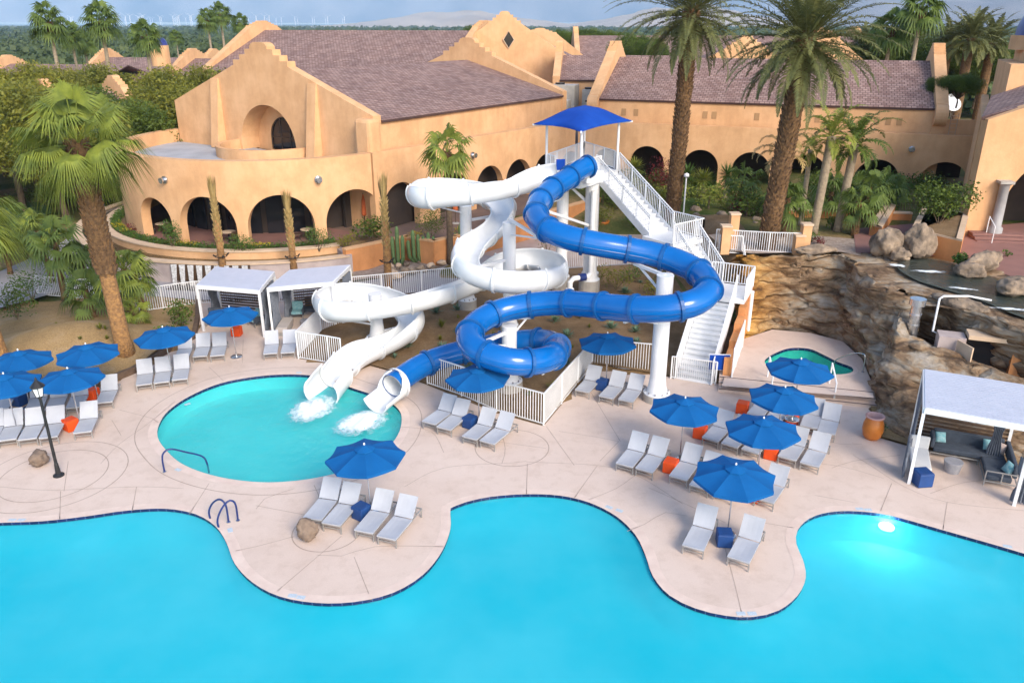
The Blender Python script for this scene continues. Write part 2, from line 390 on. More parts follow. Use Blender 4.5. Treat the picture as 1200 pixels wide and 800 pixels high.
def tag(o, label=None, cat=None, group=None, kind=None):
    if label: o["label"] = label
    if cat: o["category"] = cat
    if group: o["group"] = group
    if kind: o["kind"] = kind
    return o
def thing(name, label, cat, loc=(0, 0, 0), rz=0.0, group=None):
    o = bpy.data.objects.new(name, None); COL.objects.link(o); o.location = loc; o.rotation_euler = (0, 0, rz)
    o.empty_display_size = 0.3
    return tag(o, label, cat, group)
def struct(o): o["kind"] = "structure"; return o
CH = {}
def copy_tree(o, parent=None):
    c = o.copy(); COL.objects.link(c); c.parent = parent
    for ch in CHILD(o): copy_tree(ch, c)
    return c
def CHILD(o): return [c for c in list(bpy.data.objects) if c.parent == o]
def proto_children(o):
    if o.name not in CH: CH[o.name] = [(c, [(g) for g in CHILD(c)]) for c in CHILD(o)]
    return CH[o.name]
def place(proto, loc, rz, label, group, scale=None, first=set()):
    """the first call moves the prototype itself, later calls copy it and its parts"""
    if proto.name not in first:
        proto_children(proto); first.add(proto.name); r = proto
    else:
        r = proto.copy(); COL.objects.link(r)
        for c, gs in CH[proto.name]:
            k = c.copy(); COL.objects.link(k); k.parent = r
            for g in gs:
                h = g.copy(); COL.objects.link(h); h.parent = k
    r.location = loc; r.rotation_euler = (0, 0, rz)
    if scale: r.scale = (scale,)*3 if isinstance(scale, (int, float)) else scale
    else: r.scale = (1, 1, 1)
    r["label"] = label
    if group: r["group"] = group
    return r
def smooth_closed(pts, step=0.35):
    """Catmull-Rom through closed 2D points"""
    n = len(pts); out = []
    for i in range(n):
        p0, p1, p2, p3 = (Vector(pts[(i+k) % n][:2]) for k in (-1, 0, 1, 2))
        m = max(1, int((p2-p1).length/step))
        for j in range(m):
            t = j/m
            out.append(0.5*((2*p1)+(-p0+p2)*t+(2*p0-5*p1+4*p2-p3)*t*t+(-p0+3*p1-3*p2+p3)*t**3))
    return out
def smooth_open(pts, step=0.35, dim=2):
    P = [Vector(p[:dim]) for p in pts]; n = len(P); out = []
    for i in range(n-1):
        p0 = P[max(i-1, 0)]; p1 = P[i]; p2 = P[i+1]; p3 = P[min(i+2, n-1)]
        m = max(1, int((p2-p1).length/step))
        for j in range(m):
            t = j/m
            out.append(0.5*((2*p1)+(-p0+p2)*t+(2*p0-5*p1+4*p2-p3)*t*t+(-p0+3*p1-3*p2+p3)*t**3))
    out.append(P[-1]); return out
def inside(p, poly):
    x, y = p; c = False; n = len(poly); j = n-1
    for i in range(n):
        a = poly[i]; b = poly[j]
        if (a[1] > y) != (b[1] > y) and x < (b[0]-a[0])*(y-a[1])/(b[1]-a[1])+a[0]: c = not c
        j = i
    return c
def sstep(a, b, x):
    t = max(0.0, min(1.0, (x-a)/(b-a))); return t*t*(3-2*t)

def foammat(name, scale, lo, hi, dens=1.0):
    """broken white water: clear gaps between the foam, thinning to the rim of its own patch"""
    m, n, b = nodes_of(name, 0.5); b.inputs["Base Color"].default_value = (0.86, 0.92, 0.94, 1)
    uv = tcoord(n, "UV"); f = noise_n(n, wpos(n), scale, 6, 0.7)
    vm = n.nodes.new("ShaderNodeVectorMath"); vm.operation = 'DISTANCE'; vm.inputs[1].default_value = (0.5, 0.5, 0); n.links.new(uv, vm.inputs[0])
    mr = n.nodes.new("ShaderNodeMapRange"); mr.inputs[1].default_value = 0.08; mr.inputs[2].default_value = 0.5; mr.inputs[3].default_value = dens; mr.inputs[4].default_value = -0.35; n.links.new(vm.outputs["Value"], mr.inputs[0])
    ad = n.nodes.new("ShaderNodeMath"); ad.operation = 'ADD'; n.links.new(mr.outputs[0], ad.inputs[0]); n.links.new(f, ad.inputs[1])
    r = n.nodes.new("ShaderNodeMapRange"); r.inputs[1].default_value = lo; r.inputs[2].default_value = hi; n.links.new(ad.outputs[0], r.inputs[0])
    tr = n.nodes.new("ShaderNodeBsdfTransparent"); mx = n.nodes.new("ShaderNodeMixShader"); out = n.nodes["Material Output"]
    n.links.new(r.outputs[0], mx.inputs[0]); n.links.new(tr.outputs[0], mx.inputs[1]); n.links.new(b.outputs[0], mx.inputs[2]); n.links.new(mx.outputs[0], out.inputs[0])
    return m
FOAMW = foammat("foam_patch", 3.5, 0.55, 1.05, 0.75)
FOAMS = foammat("stream_foam_patch", 2.6, 0.62, 0.95, 0.45)
# ================================================================== SETTING
def px(lst, z=0.0): return [at(a, b, z).xy for a, b in lst]
def offs(pts, d, closed=True):
    n = len(pts); out = []
    if closed and sum(pts[i][0]*pts[(i+1) % n][1]-pts[(i+1) % n][0]*pts[i][1] for i in range(n)) < 0: d = -d   # positive = inward
    for i in range(n):
        a = pts[(i-1) % n] if (closed or i > 0) else pts[i]
        b = pts[(i+1) % n] if (closed or i < n-1) else pts[i]
        t = (Vector(b)-Vector(a)); t = t.normalized() if t.length else Vector((1, 0))
        out.append(Vector((pts[i][0]-t.y*d, pts[i][1]+t.x*d)))
    return out
# --- main pool shoreline, left to right
SH = px([(-330, 640), (-150, 618), (0, 612), (50, 610), (100, 604.5), (150, 597.5), (195, 595.5), (230, 602), (253, 616), (266, 635), (276, 660), (297, 682), (328, 698), (370, 705.5), (415, 704.5), (460, 694), (495, 673), (517, 646), (527, 620), (527, 602), (527.5, 595)])
SH2 = px([(527.5, 595), (545, 588), (575, 581.5), (615, 578.5), (655, 580), (690, 588), (722, 604), (745, 626), (757, 650), (766, 675), (785, 697), (815, 712), (850, 720.5), (882, 722), (912, 714.5), (934, 697), (943.5, 676), (940, 655), (932.5, 637), (934, 621), (948, 607), (972, 599.5), (1005, 598.5), (1045, 604), (1110, 622), (1200, 648), (1330, 690), (1600, 770)])
shore = smooth_open(SH, 0.3)[:-1] + smooth_open(SH2, 0.3)
pool_ring = [Vector((-60, 0.0))] + [Vector((-60, shore[0].y))] + shore + [Vector((60, shore[-1].y)), Vector((60, 0.0))]
kid = smooth_closed(px([(186, 497), (197, 481), (222, 464), (258, 449), (300, 441), (340, 438.5), (375, 441.5), (415, 455), (450, 467), (468, 480), (471, 496), (464, 514), (445, 533), (412, 549), (370, 560), (325, 565), (285, 563.5), (245, 556), (212, 543), (192, 525), (184, 511)]), 0.3)
# --- deck outline
back_left = px([(300, 352), (345, 350), (375, 352), (415, 350), (415, 372), (378, 391), (350, 420), (386, 426), (400, 432), (414, 436), (434, 428.5), (461, 436), (501, 451), (582, 484), (637, 499), (694, 431), (787, 441.5), (812, 446), (840, 449), (875, 455), (1018, 470), (1023, 490), (1031, 513), (1066, 523), (1110, 530), (1230, 552), (1500, 600)])
left_edge = px([(-400, 500), (-100, 478), (-20, 470), (60, 463), (110, 456), (157, 437), (198, 412), (228, 396), (232, 375), (232, 352)])
deck_outer = left_edge + back_left
deck_ring = [Vector((-60, shore[0].y)), Vector((-60, left_edge[0].y))] + deck_outer + [Vector((60, back_left[-1].y)), Vector((60, shore[-1].y))] + shore[::-1]
MB().sheet([deck_ring, kid], 0.0).build("pool_deck", DECK)["kind"] = "structure"
MB().sheet([[(-60, -30), (60, -30), (60, 0), (-60, 0)]], 0.0).build("near_deck", DECK)["kind"] = "structure"
# copings (pale band along every pool edge)
def band(pts, d0, d1, z, closed):
    a = offs(pts, d0, closed); b = offs(pts, d1, closed); n = len(pts); m = MB()
    m.add([(p[0], p[1], z) for p in a]+[(p[0], p[1], z) for p in b],
          [(i, (i+1) % n, n+(i+1) % n, n+i) for i in range(n if closed else n-1)])
    return m
m = band(shore, -0.02, 0.32, 0.004, False); m.build("pool_coping", COPING)["kind"] = "structure"
m = band(kid, 0.02, -0.34, 0.004, True); m.build("kid_pool_coping", COPING)["kind"] = "structure"
# pool walls + tile bands + floors + water
def pool_shell(ring, closed, ztop, zw, zf, floor_mat, wmat, nm, fl_ring):
    L = [0.0]
    for i in range(1, len(ring)+1): L.append(L[-1]+(Vector(ring[i % len(ring)])-Vector(ring[i-1])).length)
    n = len(ring); rng = range(n if closed else n-1)
    t = MB(); wl = MB()
    for i in rng:
        a, b = ring[i], ring[(i+1) % n]
        t.add([(a[0], a[1], ztop), (b[0], b[1], ztop), (b[0], b[1], ztop-0.15), (a[0], a[1], ztop-0.15)], [(0, 1, 2, 3)], [[(L[i], 0.26), (L[i+1], 0.26), (L[i+1], 0.02), (L[i], 0.02)]])
        wl.add([(a[0], a[1], ztop-0.15), (b[0], b[1], ztop-0.15), (b[0], b[1], zf), (a[0], a[1], zf)], [(0, 1, 2, 3)])
    struct(t.build(nm+"_waterline_tiles", NAVYTILE)); struct(wl.build(nm+"_walls", mat("pool_wall_plaster", (0.50, 0.78, 0.83), (0.38, 0.70, 0.78), 0.5, 0.8, world=True) if nm == "main_pool" else floor_mat, smooth=True))
    struct(MB().sheet([fl_ring], zf).build(nm+"_floor", floor_mat))
    struct(MB().sheet([fl_ring], zw).build(nm+"_water", wmat))
pool_shell(shore, False, -0.002, -0.125, -1.25, POOLFLOOR, WATER, "main_pool", pool_ring)
pool_shell(kid, True, -0.002, -0.125, -0.75, POOLFLOOR_K, WATER_K, "kid_pool", kid)
# shallow ledge with entry steps at the kid pool rail
st = MB()
kc = Vector((sum(p[0] for p in kid)/len(kid), sum(p[1] for p in kid)/len(kid)))
# control joints scored in the deck
JN = MB()
def joint(pts, z=0.004, wd=0.024, smooth=True):
    P = smooth_open(px(pts, z), 0.4) if smooth else [Vector(p) for p in px(pts, z)]
    m = band(P, -wd/2, wd/2, z, False); JN.add(m.v, m.f)
for L in [
    [(0, 570), (60, 574), (160, 570), (215, 572)], [(160, 570), (155, 598)], [(71, 575), (70, 608)],
    [(245, 566), (222, 602)], [(300, 596), (310, 584), (345, 572)], [(400, 565), (420, 555), (455, 540)], [(300, 592), (395, 610)],
    [(276, 645), (300, 640), (345, 628)], [(325, 692), (360, 662), (400, 628)], [(415, 652), (432, 695)],
    [(372, 650), (400, 651), (440, 640), (520, 640)], [(368, 568), (378, 590)], [(474, 570), (520, 548), (600, 542), (617, 540)],
    [(618, 543), (617, 579)], [(617, 541), (700, 545), (745, 556), (800, 590)], [(700, 545), (673, 583)], [(745, 556), (722, 572), (690, 585)],
    [(640, 499), (655, 520), (673, 545)], [(655, 505), (700, 512), (725, 517)], [(725, 517), (703, 540)], [(693, 460), (727, 517)],
    [(585, 498), (592, 525), (588, 543)], [(760, 571), (803, 590), (850, 612)], [(805, 604), (780, 600), (755, 614), (735, 622)], [(845, 625), (860, 680), (870, 722)],
    [(935, 541), (985, 546), (1035, 560)], [(1045, 566), (1032, 598)], [(1110, 588), (1105, 620)], [(975, 548), (1000, 540), (1055, 533)],
    [(1000, 533), (1020, 545), (1060, 570), (1110, 588), (1200, 598)], [(870, 608), (930, 618)], [(940, 510), (985, 520), (1010, 520)],
    [(955, 580), (1000, 588)], [(1090, 578), (1130, 565), (1190, 560)],
    [(80, 540), (75, 575)], [(131, 492), (142, 510)], [(118, 543), (140, 520), (175, 495), (205, 470)], [(140, 480), (178, 490), (186, 495)],
    [(285, 398), (284, 425)], [(245, 430), (262, 446)], [(470, 500), (505, 505), (520, 530)], [(500, 506), (640, 525)],
]: joint(L)
for cx, cy, rx in [(63, 556, 1.9), (63, 556, 2.6), (383, 622, 1.15), (600, 524, 1.5)]:
    c = at(cx, cy); P = [Vector((c.x+rx*cos(a*pi/24), c.y+rx*sin(a*pi/24))) for a in range(48)]
    mm = band(P, -0.02, 0.02, 0.004, True); JN.add(mm.v, mm.f)
P = offs(kid, -0.85); mm = band(P, -0.02, 0.02, 0.004, True); JN.add(mm.v, mm.f)
struct(JN.build("deck_joints", JOINT))
# depth marks: small tiles set in the coping with a stroke-like pattern
dm = MB()
for (a, b, ang) in [(13, 612, 0), (24, 612, 0), (269, 624, -1.1), (342, 701, -.1), (352, 703, -.1), (726, 601, -.6), (714, 597, -.6), (869, 722, 0), (882, 722, 0), (1008, 599, 0), (1018, 600, 0), (1182, 643, -.3), (219, 476, .8), (350, 439, 0), (208, 553, -.5)]:
    c = at(a, b-2, 0.008); dm.box(c+Vector((0, 0.06, 0)), (0.26, 0.16, 0.006), rz=ang)
struct(dm.build("depth_marker_tiles", mat("marker_tile", (0.55, 0.62, 0.66), (0.35, 0.42, 0.5), 25, 0.4, world=True)))

# --- raised spa patio and its steps
patio_px = [(846, 452), (852, 432), (868, 398), (905, 386), (950, 390), (988, 400), (1010, 420), (1020, 444), (1024, 466)]
patio = px(patio_px, 0.45)
spa = smooth_closed(px([(896, 423), (906, 415), (925, 408), (948, 408.5), (966, 416), (982, 424), (998, 430), (999, 435.5), (985, 438.5), (960, 437.5), (925, 434), (903, 430)], 0.45), 0.2)
struct(MB().sheet([patio, spa], 0.45).build("spa_patio", DECK))
pool_shell(spa, True, 0.448, 0.33, -0.35, mat("spa_plaster", (0.38, 0.80, 0.72), (0.22, 0.62, 0.56), 1.2, 0.8), WATER_S, "spa", spa)
struct(band(spa, 0.0, -0.22, 0.454, True).build("spa_coping", COPING))
stp = thing("patio_steps", "three wide concrete steps with dark edges up to the spa patio", "steps", at(930, 462))
A, B = at(842, 449), at(1026, 468)
dirn = (B-A).normalized(); nrm = Vector((-dirn.y, dirn.x, 0))
for k in range(3):
    z = 0.15*(k+1); o0 = -0.95+k*0.36
    q0 = A+nrm*o0; q1 = B+nrm*o0; back = nrm*(0.36 if k < 2 else 1.2)
    MB().prism([q0.xy, q1.xy, (q1+back).xy, (q0+back).xy], z-0.15, z-0.001 if k < 2 else z-0.004).build("step", DECK, stp)
    MB().beam(q0+Vector((0, 0, z+0.006))-nrm*0.004, q1+Vector((0, 0, z+0.006))-nrm*0.004, 0.05, 0.012).build("step_edge", STEPDARK, stp)

# --- terrain
CC = Vector((-18.7, 65.9)); CR = 12.3
front_pts = [at(865, 303, 3.6), at(905, 299, 3.6), at(985, 297, 3.6), at(1020, 312, 3.6), at(1045, 334, 3.6), at(1085, 344, 3.6), at(1130, 356, 3.6), at(1200, 376, 3.6), at(1400, 435, 3.6)]
def terr_front(x):
    P = front_pts
    if x <= P[0].x: return P[0].y
    for a, b in zip(P, P[1:]):
        if a.x <= x <= b.x: return a.y+(b.y-a.y)*(x-a.x)/(b.x-a.x)
    return P[-1].y
planter_line = [at(403, 292, 1.9), at(475, 277, 1.9), at(507, 282, 1.9), at(531, 277, 1.9), at(640, 248, 1.9), at(700, 232, 1.9)]
def planter_y(x):
    P = planter_line
    for a, b in zip(P, P[1:]):
        if a.x <= x <= b.x: return a.y+(b.y-a.y)*(x-a.x)/(b.x-a.x)
    return P[-1].y if x > P[-1].x else 1e9
def hgt(x, y):
    h = 0.0
    if 26 < y < 130 and -70 < x < 70:
        h = 0.25*noise.noise(Vector((x*0.15, y*0.15, 0)))
        # left dirt mound
        c = at(95, 392, 1.0); h += 1.4*math.exp(-(((x-c.x)/4.6)**2+((y-c.y)/2.7)**2))
        # slide garden
        h += 0.5*math.exp(-(((x-1)/7)**2+((y-41)/4)**2))
        # plateau for the round arcade and beyond the planter wall
        if hypot(x-CC.x, y-CC.y) < 13.25: h = 1.55
        elif y > planter_y(x)+0.65 and x > -12: h = 1.55
        if x > 2: h = max(h, 1.6*sstep(62, 70, y))
        # upper terrace on the right
        fr = terr_front(x)
        k = sstep(10.8, 13.6, x)*(1.0 if y > fr+0.9 else 0.0)
        t2 = 3.55 if x > 24 else 3.55-1.6*sstep(54, 62, y)*(1-sstep(20, 26, x))
        h = max(h, t2*k) if k > 0 else h
        if x > 13.5 and y <= fr+0.9: h = 0.05
        # flat walkway strip
        if h < 1.0 and -26 < x < 10 and 44.5 < y < 51.5 and hypot(x-CC.x, y-CC.y) > 16: h = min(h, -0.02)
        h = h*sstep(26, 30, y) if x < 10 else h
        if y > 110: h *= 1-sstep(110, 130, y)
    return h
def axis(lo, hi, step, out_lo, out_hi, g=1.35):
    a = [lo+i*step for i in range(int((hi-lo)/step)+1)]
    s = step; v = lo
    while v > out_lo: s *= g; v -= s; a.insert(0, v)
    s = step; v = a[-1]
    while v < out_hi: s *= g; v += s; a.append(v)
    return a
xs = axis(-45, 42, 0.6, -16000, 16000); ys = axis(26, 84, 0.5, -400, 16000)
kid_big = offs(kid, -1.0); spa_big = offs(spa, -0.9)
pool_big = [Vector((-80, -10)), Vector((-80, 28))]+offs(shore, 0.9, False)+[Vector((80, shore[-1].y+2)), Vector((80, -10))]
tv = []; tf = []
nx, ny = len(xs), len(ys)
deck_big = deck_ring
for j, y in enumerate(ys):
    for i, x in enumerate(xs):
        if y < 36 and inside((x, y), deck_ring) or (y >= 36 and inside((x, y), deck_outer+[Vector((60, 20)), Vector((-60, 20))])) or inside((x, y), patio): z = -0.07
        else: z = hgt(x, y)
        if abs(x) > 60 or y > 140: z = 0.0
        tv.append((x, y, z))
for j in range(ny-1):
    for i in range(nx-1):
        c = ((xs[i]+xs[i+1])/2, (ys[j]+ys[j+1])/2)
        if ys[j] < 45 and (inside(c, kid_big) or inside(c, spa_big) or inside(c, pool_big)): continue
        if inside(c, pool_big) and abs(c[0]) < 80: continue
        tf.append((j*nx+i, j*nx+i+1, (j+1)*nx+i+1, (j+1)*nx+i))
gm = MB(); gm.v = tv; gm.f = tf; gm.uv = [None]*len(tf)
ground = gm.build("ground", GROUND, smooth=True); struct(ground)
def drape(pxs, zoff, nm, material, step=0.5, world=None, zfun=None):
    """a patch of other ground cover lying just above the terrain"""
    poly = world or px(pxs); x0 = min(p[0] for p in poly); x1 = max(p[0] for p in poly); y0 = min(p[1] for p in poly); y1 = max(p[1] for p in poly)
    bm = bmesh.new()
    m = MB().sheet([poly], 0.0)
    vs = [bm.verts.new(v) for v in m.v]
    for f in m.f:
        try: bm.faces.new([vs[k] for k in f])
        except ValueError: pass
    x = math.floor(x0/step)*step
    while x < x1:
        x += step; bmesh.ops.bisect_plane(bm, geom=bm.verts[:]+bm.edges[:]+bm.faces[:], plane_co=(x, 0, 0), plane_no=(1, 0, 0))
    y = math.floor(y0/step)*step
    while y < y1:
        y += step; bmesh.ops.bisect_plane(bm, geom=bm.verts[:]+bm.edges[:]+bm.faces[:], plane_co=(0, y, 0), plane_no=(0, 1, 0))
    for v in bm.verts: v.co.z = (zfun or hgt)(v.co.x, v.co.y)+zoff
    me = bpy.data.meshes.new(nm); bm.to_mesh(me); bm.free(); me.materials.append(material)
    me.polygons.foreach_set("use_smooth", [True]*len(me.polygons))
    o = bpy.data.objects.new(nm, me); COL.objects.link(o); return struct(o)
drape([(350, 420), (378, 391), (415, 372), (415, 350), (540, 338), (650, 316), (760, 309), (845, 300), (866, 330), (868, 398), (848, 440), (787, 441.5), (694, 431), (637, 499), (582, 484), (501, 451), (461, 436), (434, 428.5), (414, 436), (386, 426)], 0.07, "slide_garden_mulch", MULCH)
drape([(-400, 500), (-100, 478), (-20, 470), (60, 463), (110, 456), (157, 437), (198, 412), (228, 396), (232, 352), (150, 346), (60, 352), (-50, 350), (-300, 380)], 0.07, "dirt_bank", DIRT)
drape([(1018, 470), (1023, 490), (1031, 513), (1066, 523), (1110, 530), (1300, 560), (1300, 500), (1100, 460)], 0.09, "rock_foot_soil", DIRT, zfun=lambda x, y: 0.0)
# walkways and plazas
def flat(nm, pts, z, material): return struct(MB().sheet([px(pts, z)], z).build(nm, material))
flat("walkway", [(40, 330), (150, 344), (232, 351.5), (415, 349.5), (540, 337.5), (650, 315.5), (760, 308.5), (850, 299), (855, 288), (760, 262), (650, 262), (560, 296), (500, 318), (420, 330), (330, 334), (240, 332), (180, 318), (140, 300), (120, 270), (75, 300)], 0.10, PATHC)
flat("plaza", [(560, 297), (651, 262.5), (760, 262.5), (848, 288), (760, 307), (650, 314)], 0.112, PLAZA)
flat("garden_path", [(-150, 330), (0, 318), (60, 292), (95, 268), (102, 240), (98, 215), (112, 208), (120, 232), (130, 262), (142, 300), (180, 330), (150, 343), (90, 335), (40, 350), (-150, 400)], 0.16, PATHC)
flat("garden_lawn", [(60, 250), (30, 262), (-40, 275), (-60, 250), (0, 238), (60, 236)], 0.2, mat("lawn", (0.08, 0.16, 0.025), (0.04, 0.09, 0.02), 1.5, 0.95, world=True, bmp=0.5, bscale=20))
flat("upper_paving", [(1003, 296), (1100, 300), (1150, 310), (1200, 330), (1400, 360), (1400, 240), (1130, 268), (1070, 262), (1000, 268)], 3.68, REDPAV)
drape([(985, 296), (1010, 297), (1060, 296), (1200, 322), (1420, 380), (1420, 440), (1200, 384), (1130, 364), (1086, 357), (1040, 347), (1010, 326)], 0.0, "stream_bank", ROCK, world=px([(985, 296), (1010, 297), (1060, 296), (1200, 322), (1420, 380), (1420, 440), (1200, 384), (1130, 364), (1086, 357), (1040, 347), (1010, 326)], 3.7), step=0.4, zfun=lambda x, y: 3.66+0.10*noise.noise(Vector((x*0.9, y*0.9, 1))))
flat("upper_path", [(880, 297), (985, 295), (1010, 300), (1003, 280), (880, 270), (830, 275), (850, 292)], 3.66, GRAVEL)

# ------------------------------------------------------------------ generic wall made of vertical strips: arches below, any outline above
def profile_wall(path, us, bf, tf_, th, mb=None):
    m = mb or MB(); us = sorted(set(us)); F = []
    for u in us:
        p, nn = path(u); F.append((p, nn, bf(u), tf_(u)))
    vs = []
    for p, nn, b, t in F:
        q = p+nn*th
        vs += [(p.x, p.y, b), (p.x, p.y, t), (q.x, q.y, b), (q.x, q.y, t)]
    fs = []
    for i in range(len(F)-1):
        a = i*4; b = a+4
        fs += [(a, b, b+1, a+1), (a+2, a+3, b+3, b+2), (a+1, b+1, b+3, a+3), (a, a+2, b+2, b)]
    fs += [(0, 1, 3, 2), (len(vs)-4, len(vs)-2, len(vs)-1, len(vs)-3)]
    return m.add(vs, fs)
E = 0.0015
def arch_us(arches, u0, u1, extra=(), base=0.8):
    us = [u0, u1]+list(extra); u = u0
    while u < u1: us.append(u); u += base
    for c, r, *_ in arches:
        us = [x for x in us if not (c-r <= x <= c+r)]+[x for x in us if c-r < x < c+r]
        us += [c-r-E, c-r+E, c+r-E, c+r+E]
        for k in range(1, 20): us.append(c-r*cos(pi*k/20))
    return [x for x in us if u0 <= x <= u1]
def arch_b(arches, z0):
    def f(u):
        for c, r, zs in arches:
            if abs(u-c) < r-E*0.5: return zs+sqrt(max(0, r*r-(u-c)**2))
        return z0
    return f
def line_path(a, b):
    a = Vector(a[:2]); b = Vector(b[:2]); d = (b-a).normalized(); n = Vector((-d.y, d.x))
    return (lambda u: (a+d*u, n)), (b-a).length
def roof_slope(m, e0, e1, r1, r0, th=0.18):
    """sloping tiled plane: eave e0-e1, ridge r0-r1, with UVs in metres"""
    e0, e1, r0, r1 = map(Vector, (e0, e1, r0, r1))
    L = (e1-e0).length; S = (r0-e0).length
    nn = (e1-e0).cross(r0-e0).normalized()
    if nn.z < 0: nn = -nn
    ax = (e1-e0).normalized(); ox = (r0-e0).dot(ax); ox1 = (r1-e0).dot(ax)
    S = sqrt(max(1e-6, S*S-ox*ox))
    lo = [p-nn*th for p in (e0, e1, r1, r0)]
    top = [e0, e1, r1, r0]
    uv = [(0, 0), (L, 0), (ox1, S), (ox, S)]
    m.add(top+lo, [(0, 1, 2, 3), (4, 7, 6, 5), (0, 4, 5, 1), (1, 5, 6, 2), (2, 6, 7, 3), (3, 7, 4, 0)], [uv, uv, [(0, 0)]*4, [(0, 0)]*4, [(0, 0)]*4, [(0, 0)]*4])
def mission_top(hw, z_eave, z_sl, z_peak, round_=True, k=1.0):
    """outline of a stepped mission gable; z_sl = height where the straight slope meets the steps"""
    s = 3.1*k
    def f(u):
        a = abs(u); h = z_peak-z_sl
        if a < 1.0*k: return z_peak-(0.18*h*(a/(1.0*k))**4 if round_ else 0)
        if a < 1.6*k: return z_sl+h*0.70
        if a < 2.3*k: return z_sl+h*0.46
        if a < s: return z_sl+h*0.22
        return z_sl-(z_sl-z_eave)*(a-s)/(hw-s)
    us = []
    for q in (1.0*k, 1.6*k, 2.3*k, s):
        us += [q-E, q+E, -q-E, -q+E]
    us += [x*0.2*k for x in range(-5, 6)]+[-hw, hw, 0]
    return f, us
def hall(name, label, G, d, hw, length, ze, zr, zp, zbase=1.0, front=True, back=True, cat="building", th=0.8, k=1.0, wall_mat=None, over=0.25, steep=0.7, niche=None, sides=True, parent=None):
    """gabled hall: G = middle of the front gable, d = direction to the back"""
    wall_mat = wall_mat or STUCCO
    d = Vector(d).normalized(); u = Vector((d.y, -d.x)); G = Vector(G)
    t = parent or thing(name, label, cat, (G.x, G.y, zbase))
    zs = zr+0.45
    f, us = mission_top(hw+0.1, ze+0.35, zs, zp, True, k)
    def gp(off): return lambda x: (G+u*x+d*off, d)
    P = lambda x, y, z: Vector((G.x+u.x*x+d.x*y, G.y+u.y*x+d.y*y, z))
    if front:
        ar = [niche] if niche else []
        zb = 6.4 if niche else zbase
        uu = [-hw, hw]+us
        x = -hw
        while x < hw: uu.append(x); x += 1.0
        if niche: uu = [q for q in uu]+arch_us(ar, -hw, hw, base=99)
        profile_wall(gp(0), [q for q in uu if -hw-0.1 <= q <= hw+0.1], arch_b(ar, zbase), f, th).build("gable", wall_mat, t)
    if back:
        profile_wall(gp(length-th), [q for q in us if -hw-0.1 <= q <= hw+0.1], lambda q: zbase, f, th).build("gable", wall_mat, t)
    if sides:
        for sx in (-1, 1):
            m = MB(); c0 = P(sx*(hw-0.2), th+0.004, 0); c1 = P(sx*(hw-0.2), length-th-0.004, 0); mid = (c0+c1)/2
            m.beam((c0.x, c0.y, (zbase+ze)/2), (c1.x, c1.y, (zbase+ze)/2), 0.4, ze-zbase)
            m.build("wall", wall_mat, t)
    m = MB(); y0, y1 = (th+0.004 if front else -0.3), (length-th-0.004 if back else length+0.3)
    for sx in (-1, 1):
        roof_slope(m, P(sx*(hw+over), y0, ze), P(sx*(hw+over), y1, ze), P(0, y1, zr), P(0, y0, zr))
    m.build("roof", TILE, t)
    return t, P
# ------------------------------------------------------------------ round arcade building
GD = Vector((0.553, 0.833)).normalized()
main_hall, HP = hall("main_hall", "large peach stucco hall with stepped gable, arched niche window and round arcade terrace in front", (-19.4, 64.7), GD, 11.35, 27.5, 9.55, 12.55, 14.7, zbase=1.55, niche=(0.0, 3.2, 6.9))
# niche recess: inner wall with a smaller glazed arch
gu = Vector((GD.y, -GD.x)); G0 = Vector((-19.4, 64.7))
profile_wall(lambda x: (G0+gu*x+GD*1.75, GD), arch_us([(0.0, 1.7, 7.35)], -3.6, 3.6, base=2), arch_b([(0.0, 1.7, 7.35)], 6.3), lambda x: 10.6, 0.3).build("niche_wall", STUCCO, main_hall)
bar = MB(); sec = [(-3.2, 6.4)]+[(-3.2*cos(pi*k/24), 6.9+3.2*sin(pi*k/24)) for k in range(25)]+[(3.2, 6.4)]
bar.add([HP(x, y, z) for y in (0.804, 1.747) for x, z in sec], [(k, k+1, len(sec)+k+1, len(sec)+k) for k in range(len(sec)-1)])
bar.build("niche_vault", STUCCO, main_hall)
gl = [(1.68*cos(pi*k/24), 7.35+1.68*sin(pi*k/24)) for k in range(25)]
vs = [HP(-1.68, 1.9, 6.46), HP(1.68, 1.9, 6.46)]+[HP(a, 1.9, b) for a, b in gl]
win = MB().add(vs, [tuple(range(len(vs)))]).build("arched_window", GLASSD, main_hall)
fr = MB().tube([HP(1.66, 1.84, 6.46)]+[HP(a*.985, 1.84, b) for a, b in gl]+[HP(-1.66, 1.84, 6.46)], 0.06, 6)
for x_ in (-.55, .55): fr.beam(HP(x_, 1.86, 6.46), HP(x_, 1.86, 8.9), 0.05, 0.05)
fr.beam(HP(-1.66, 1.86, 7.4), HP(1.66, 1.86, 7.4), 0.05, 0.05)
fr.build("window_frame", WOODD, win)
# sloping buttresses on the gable
for sx, w0 in ((-1, 0.9), (1, 0.9)):
    mb = MB(); x = sx*5.6
    lo = [HP(x-w0/2, -0.004, 6.5), HP(x+w0/2, -0.004, 6.5), HP(x+w0/2, -0.9, 6.5), HP(x-w0/2, -0.9, 6.5)]
    hi = [HP(x-w0/2, -0.004, 11.9), HP(x+w0/2, -0.004, 11.9), HP(x+w0/2, -0.12, 11.9), HP(x-w0/2, -0.12, 11.9)]
    mb.add(lo+hi, [(0, 1, 5, 4), (1, 2, 6, 5), (2, 3, 7, 6), (3, 0, 4, 7), (4, 5, 6, 7)])
    mb.build("buttress", STUCCO, main_hall)
# end piers of the gable (rounded scroll block at the right)
q = HP(11.0, -0.15, 0); MB().box((q.x, q.y, 8.1), (1.5, 1.3, 3.3), rz=math.atan2(gu.y, gu.x)).build("end_pier", STUCCO, main_hall, bevel=0.25)
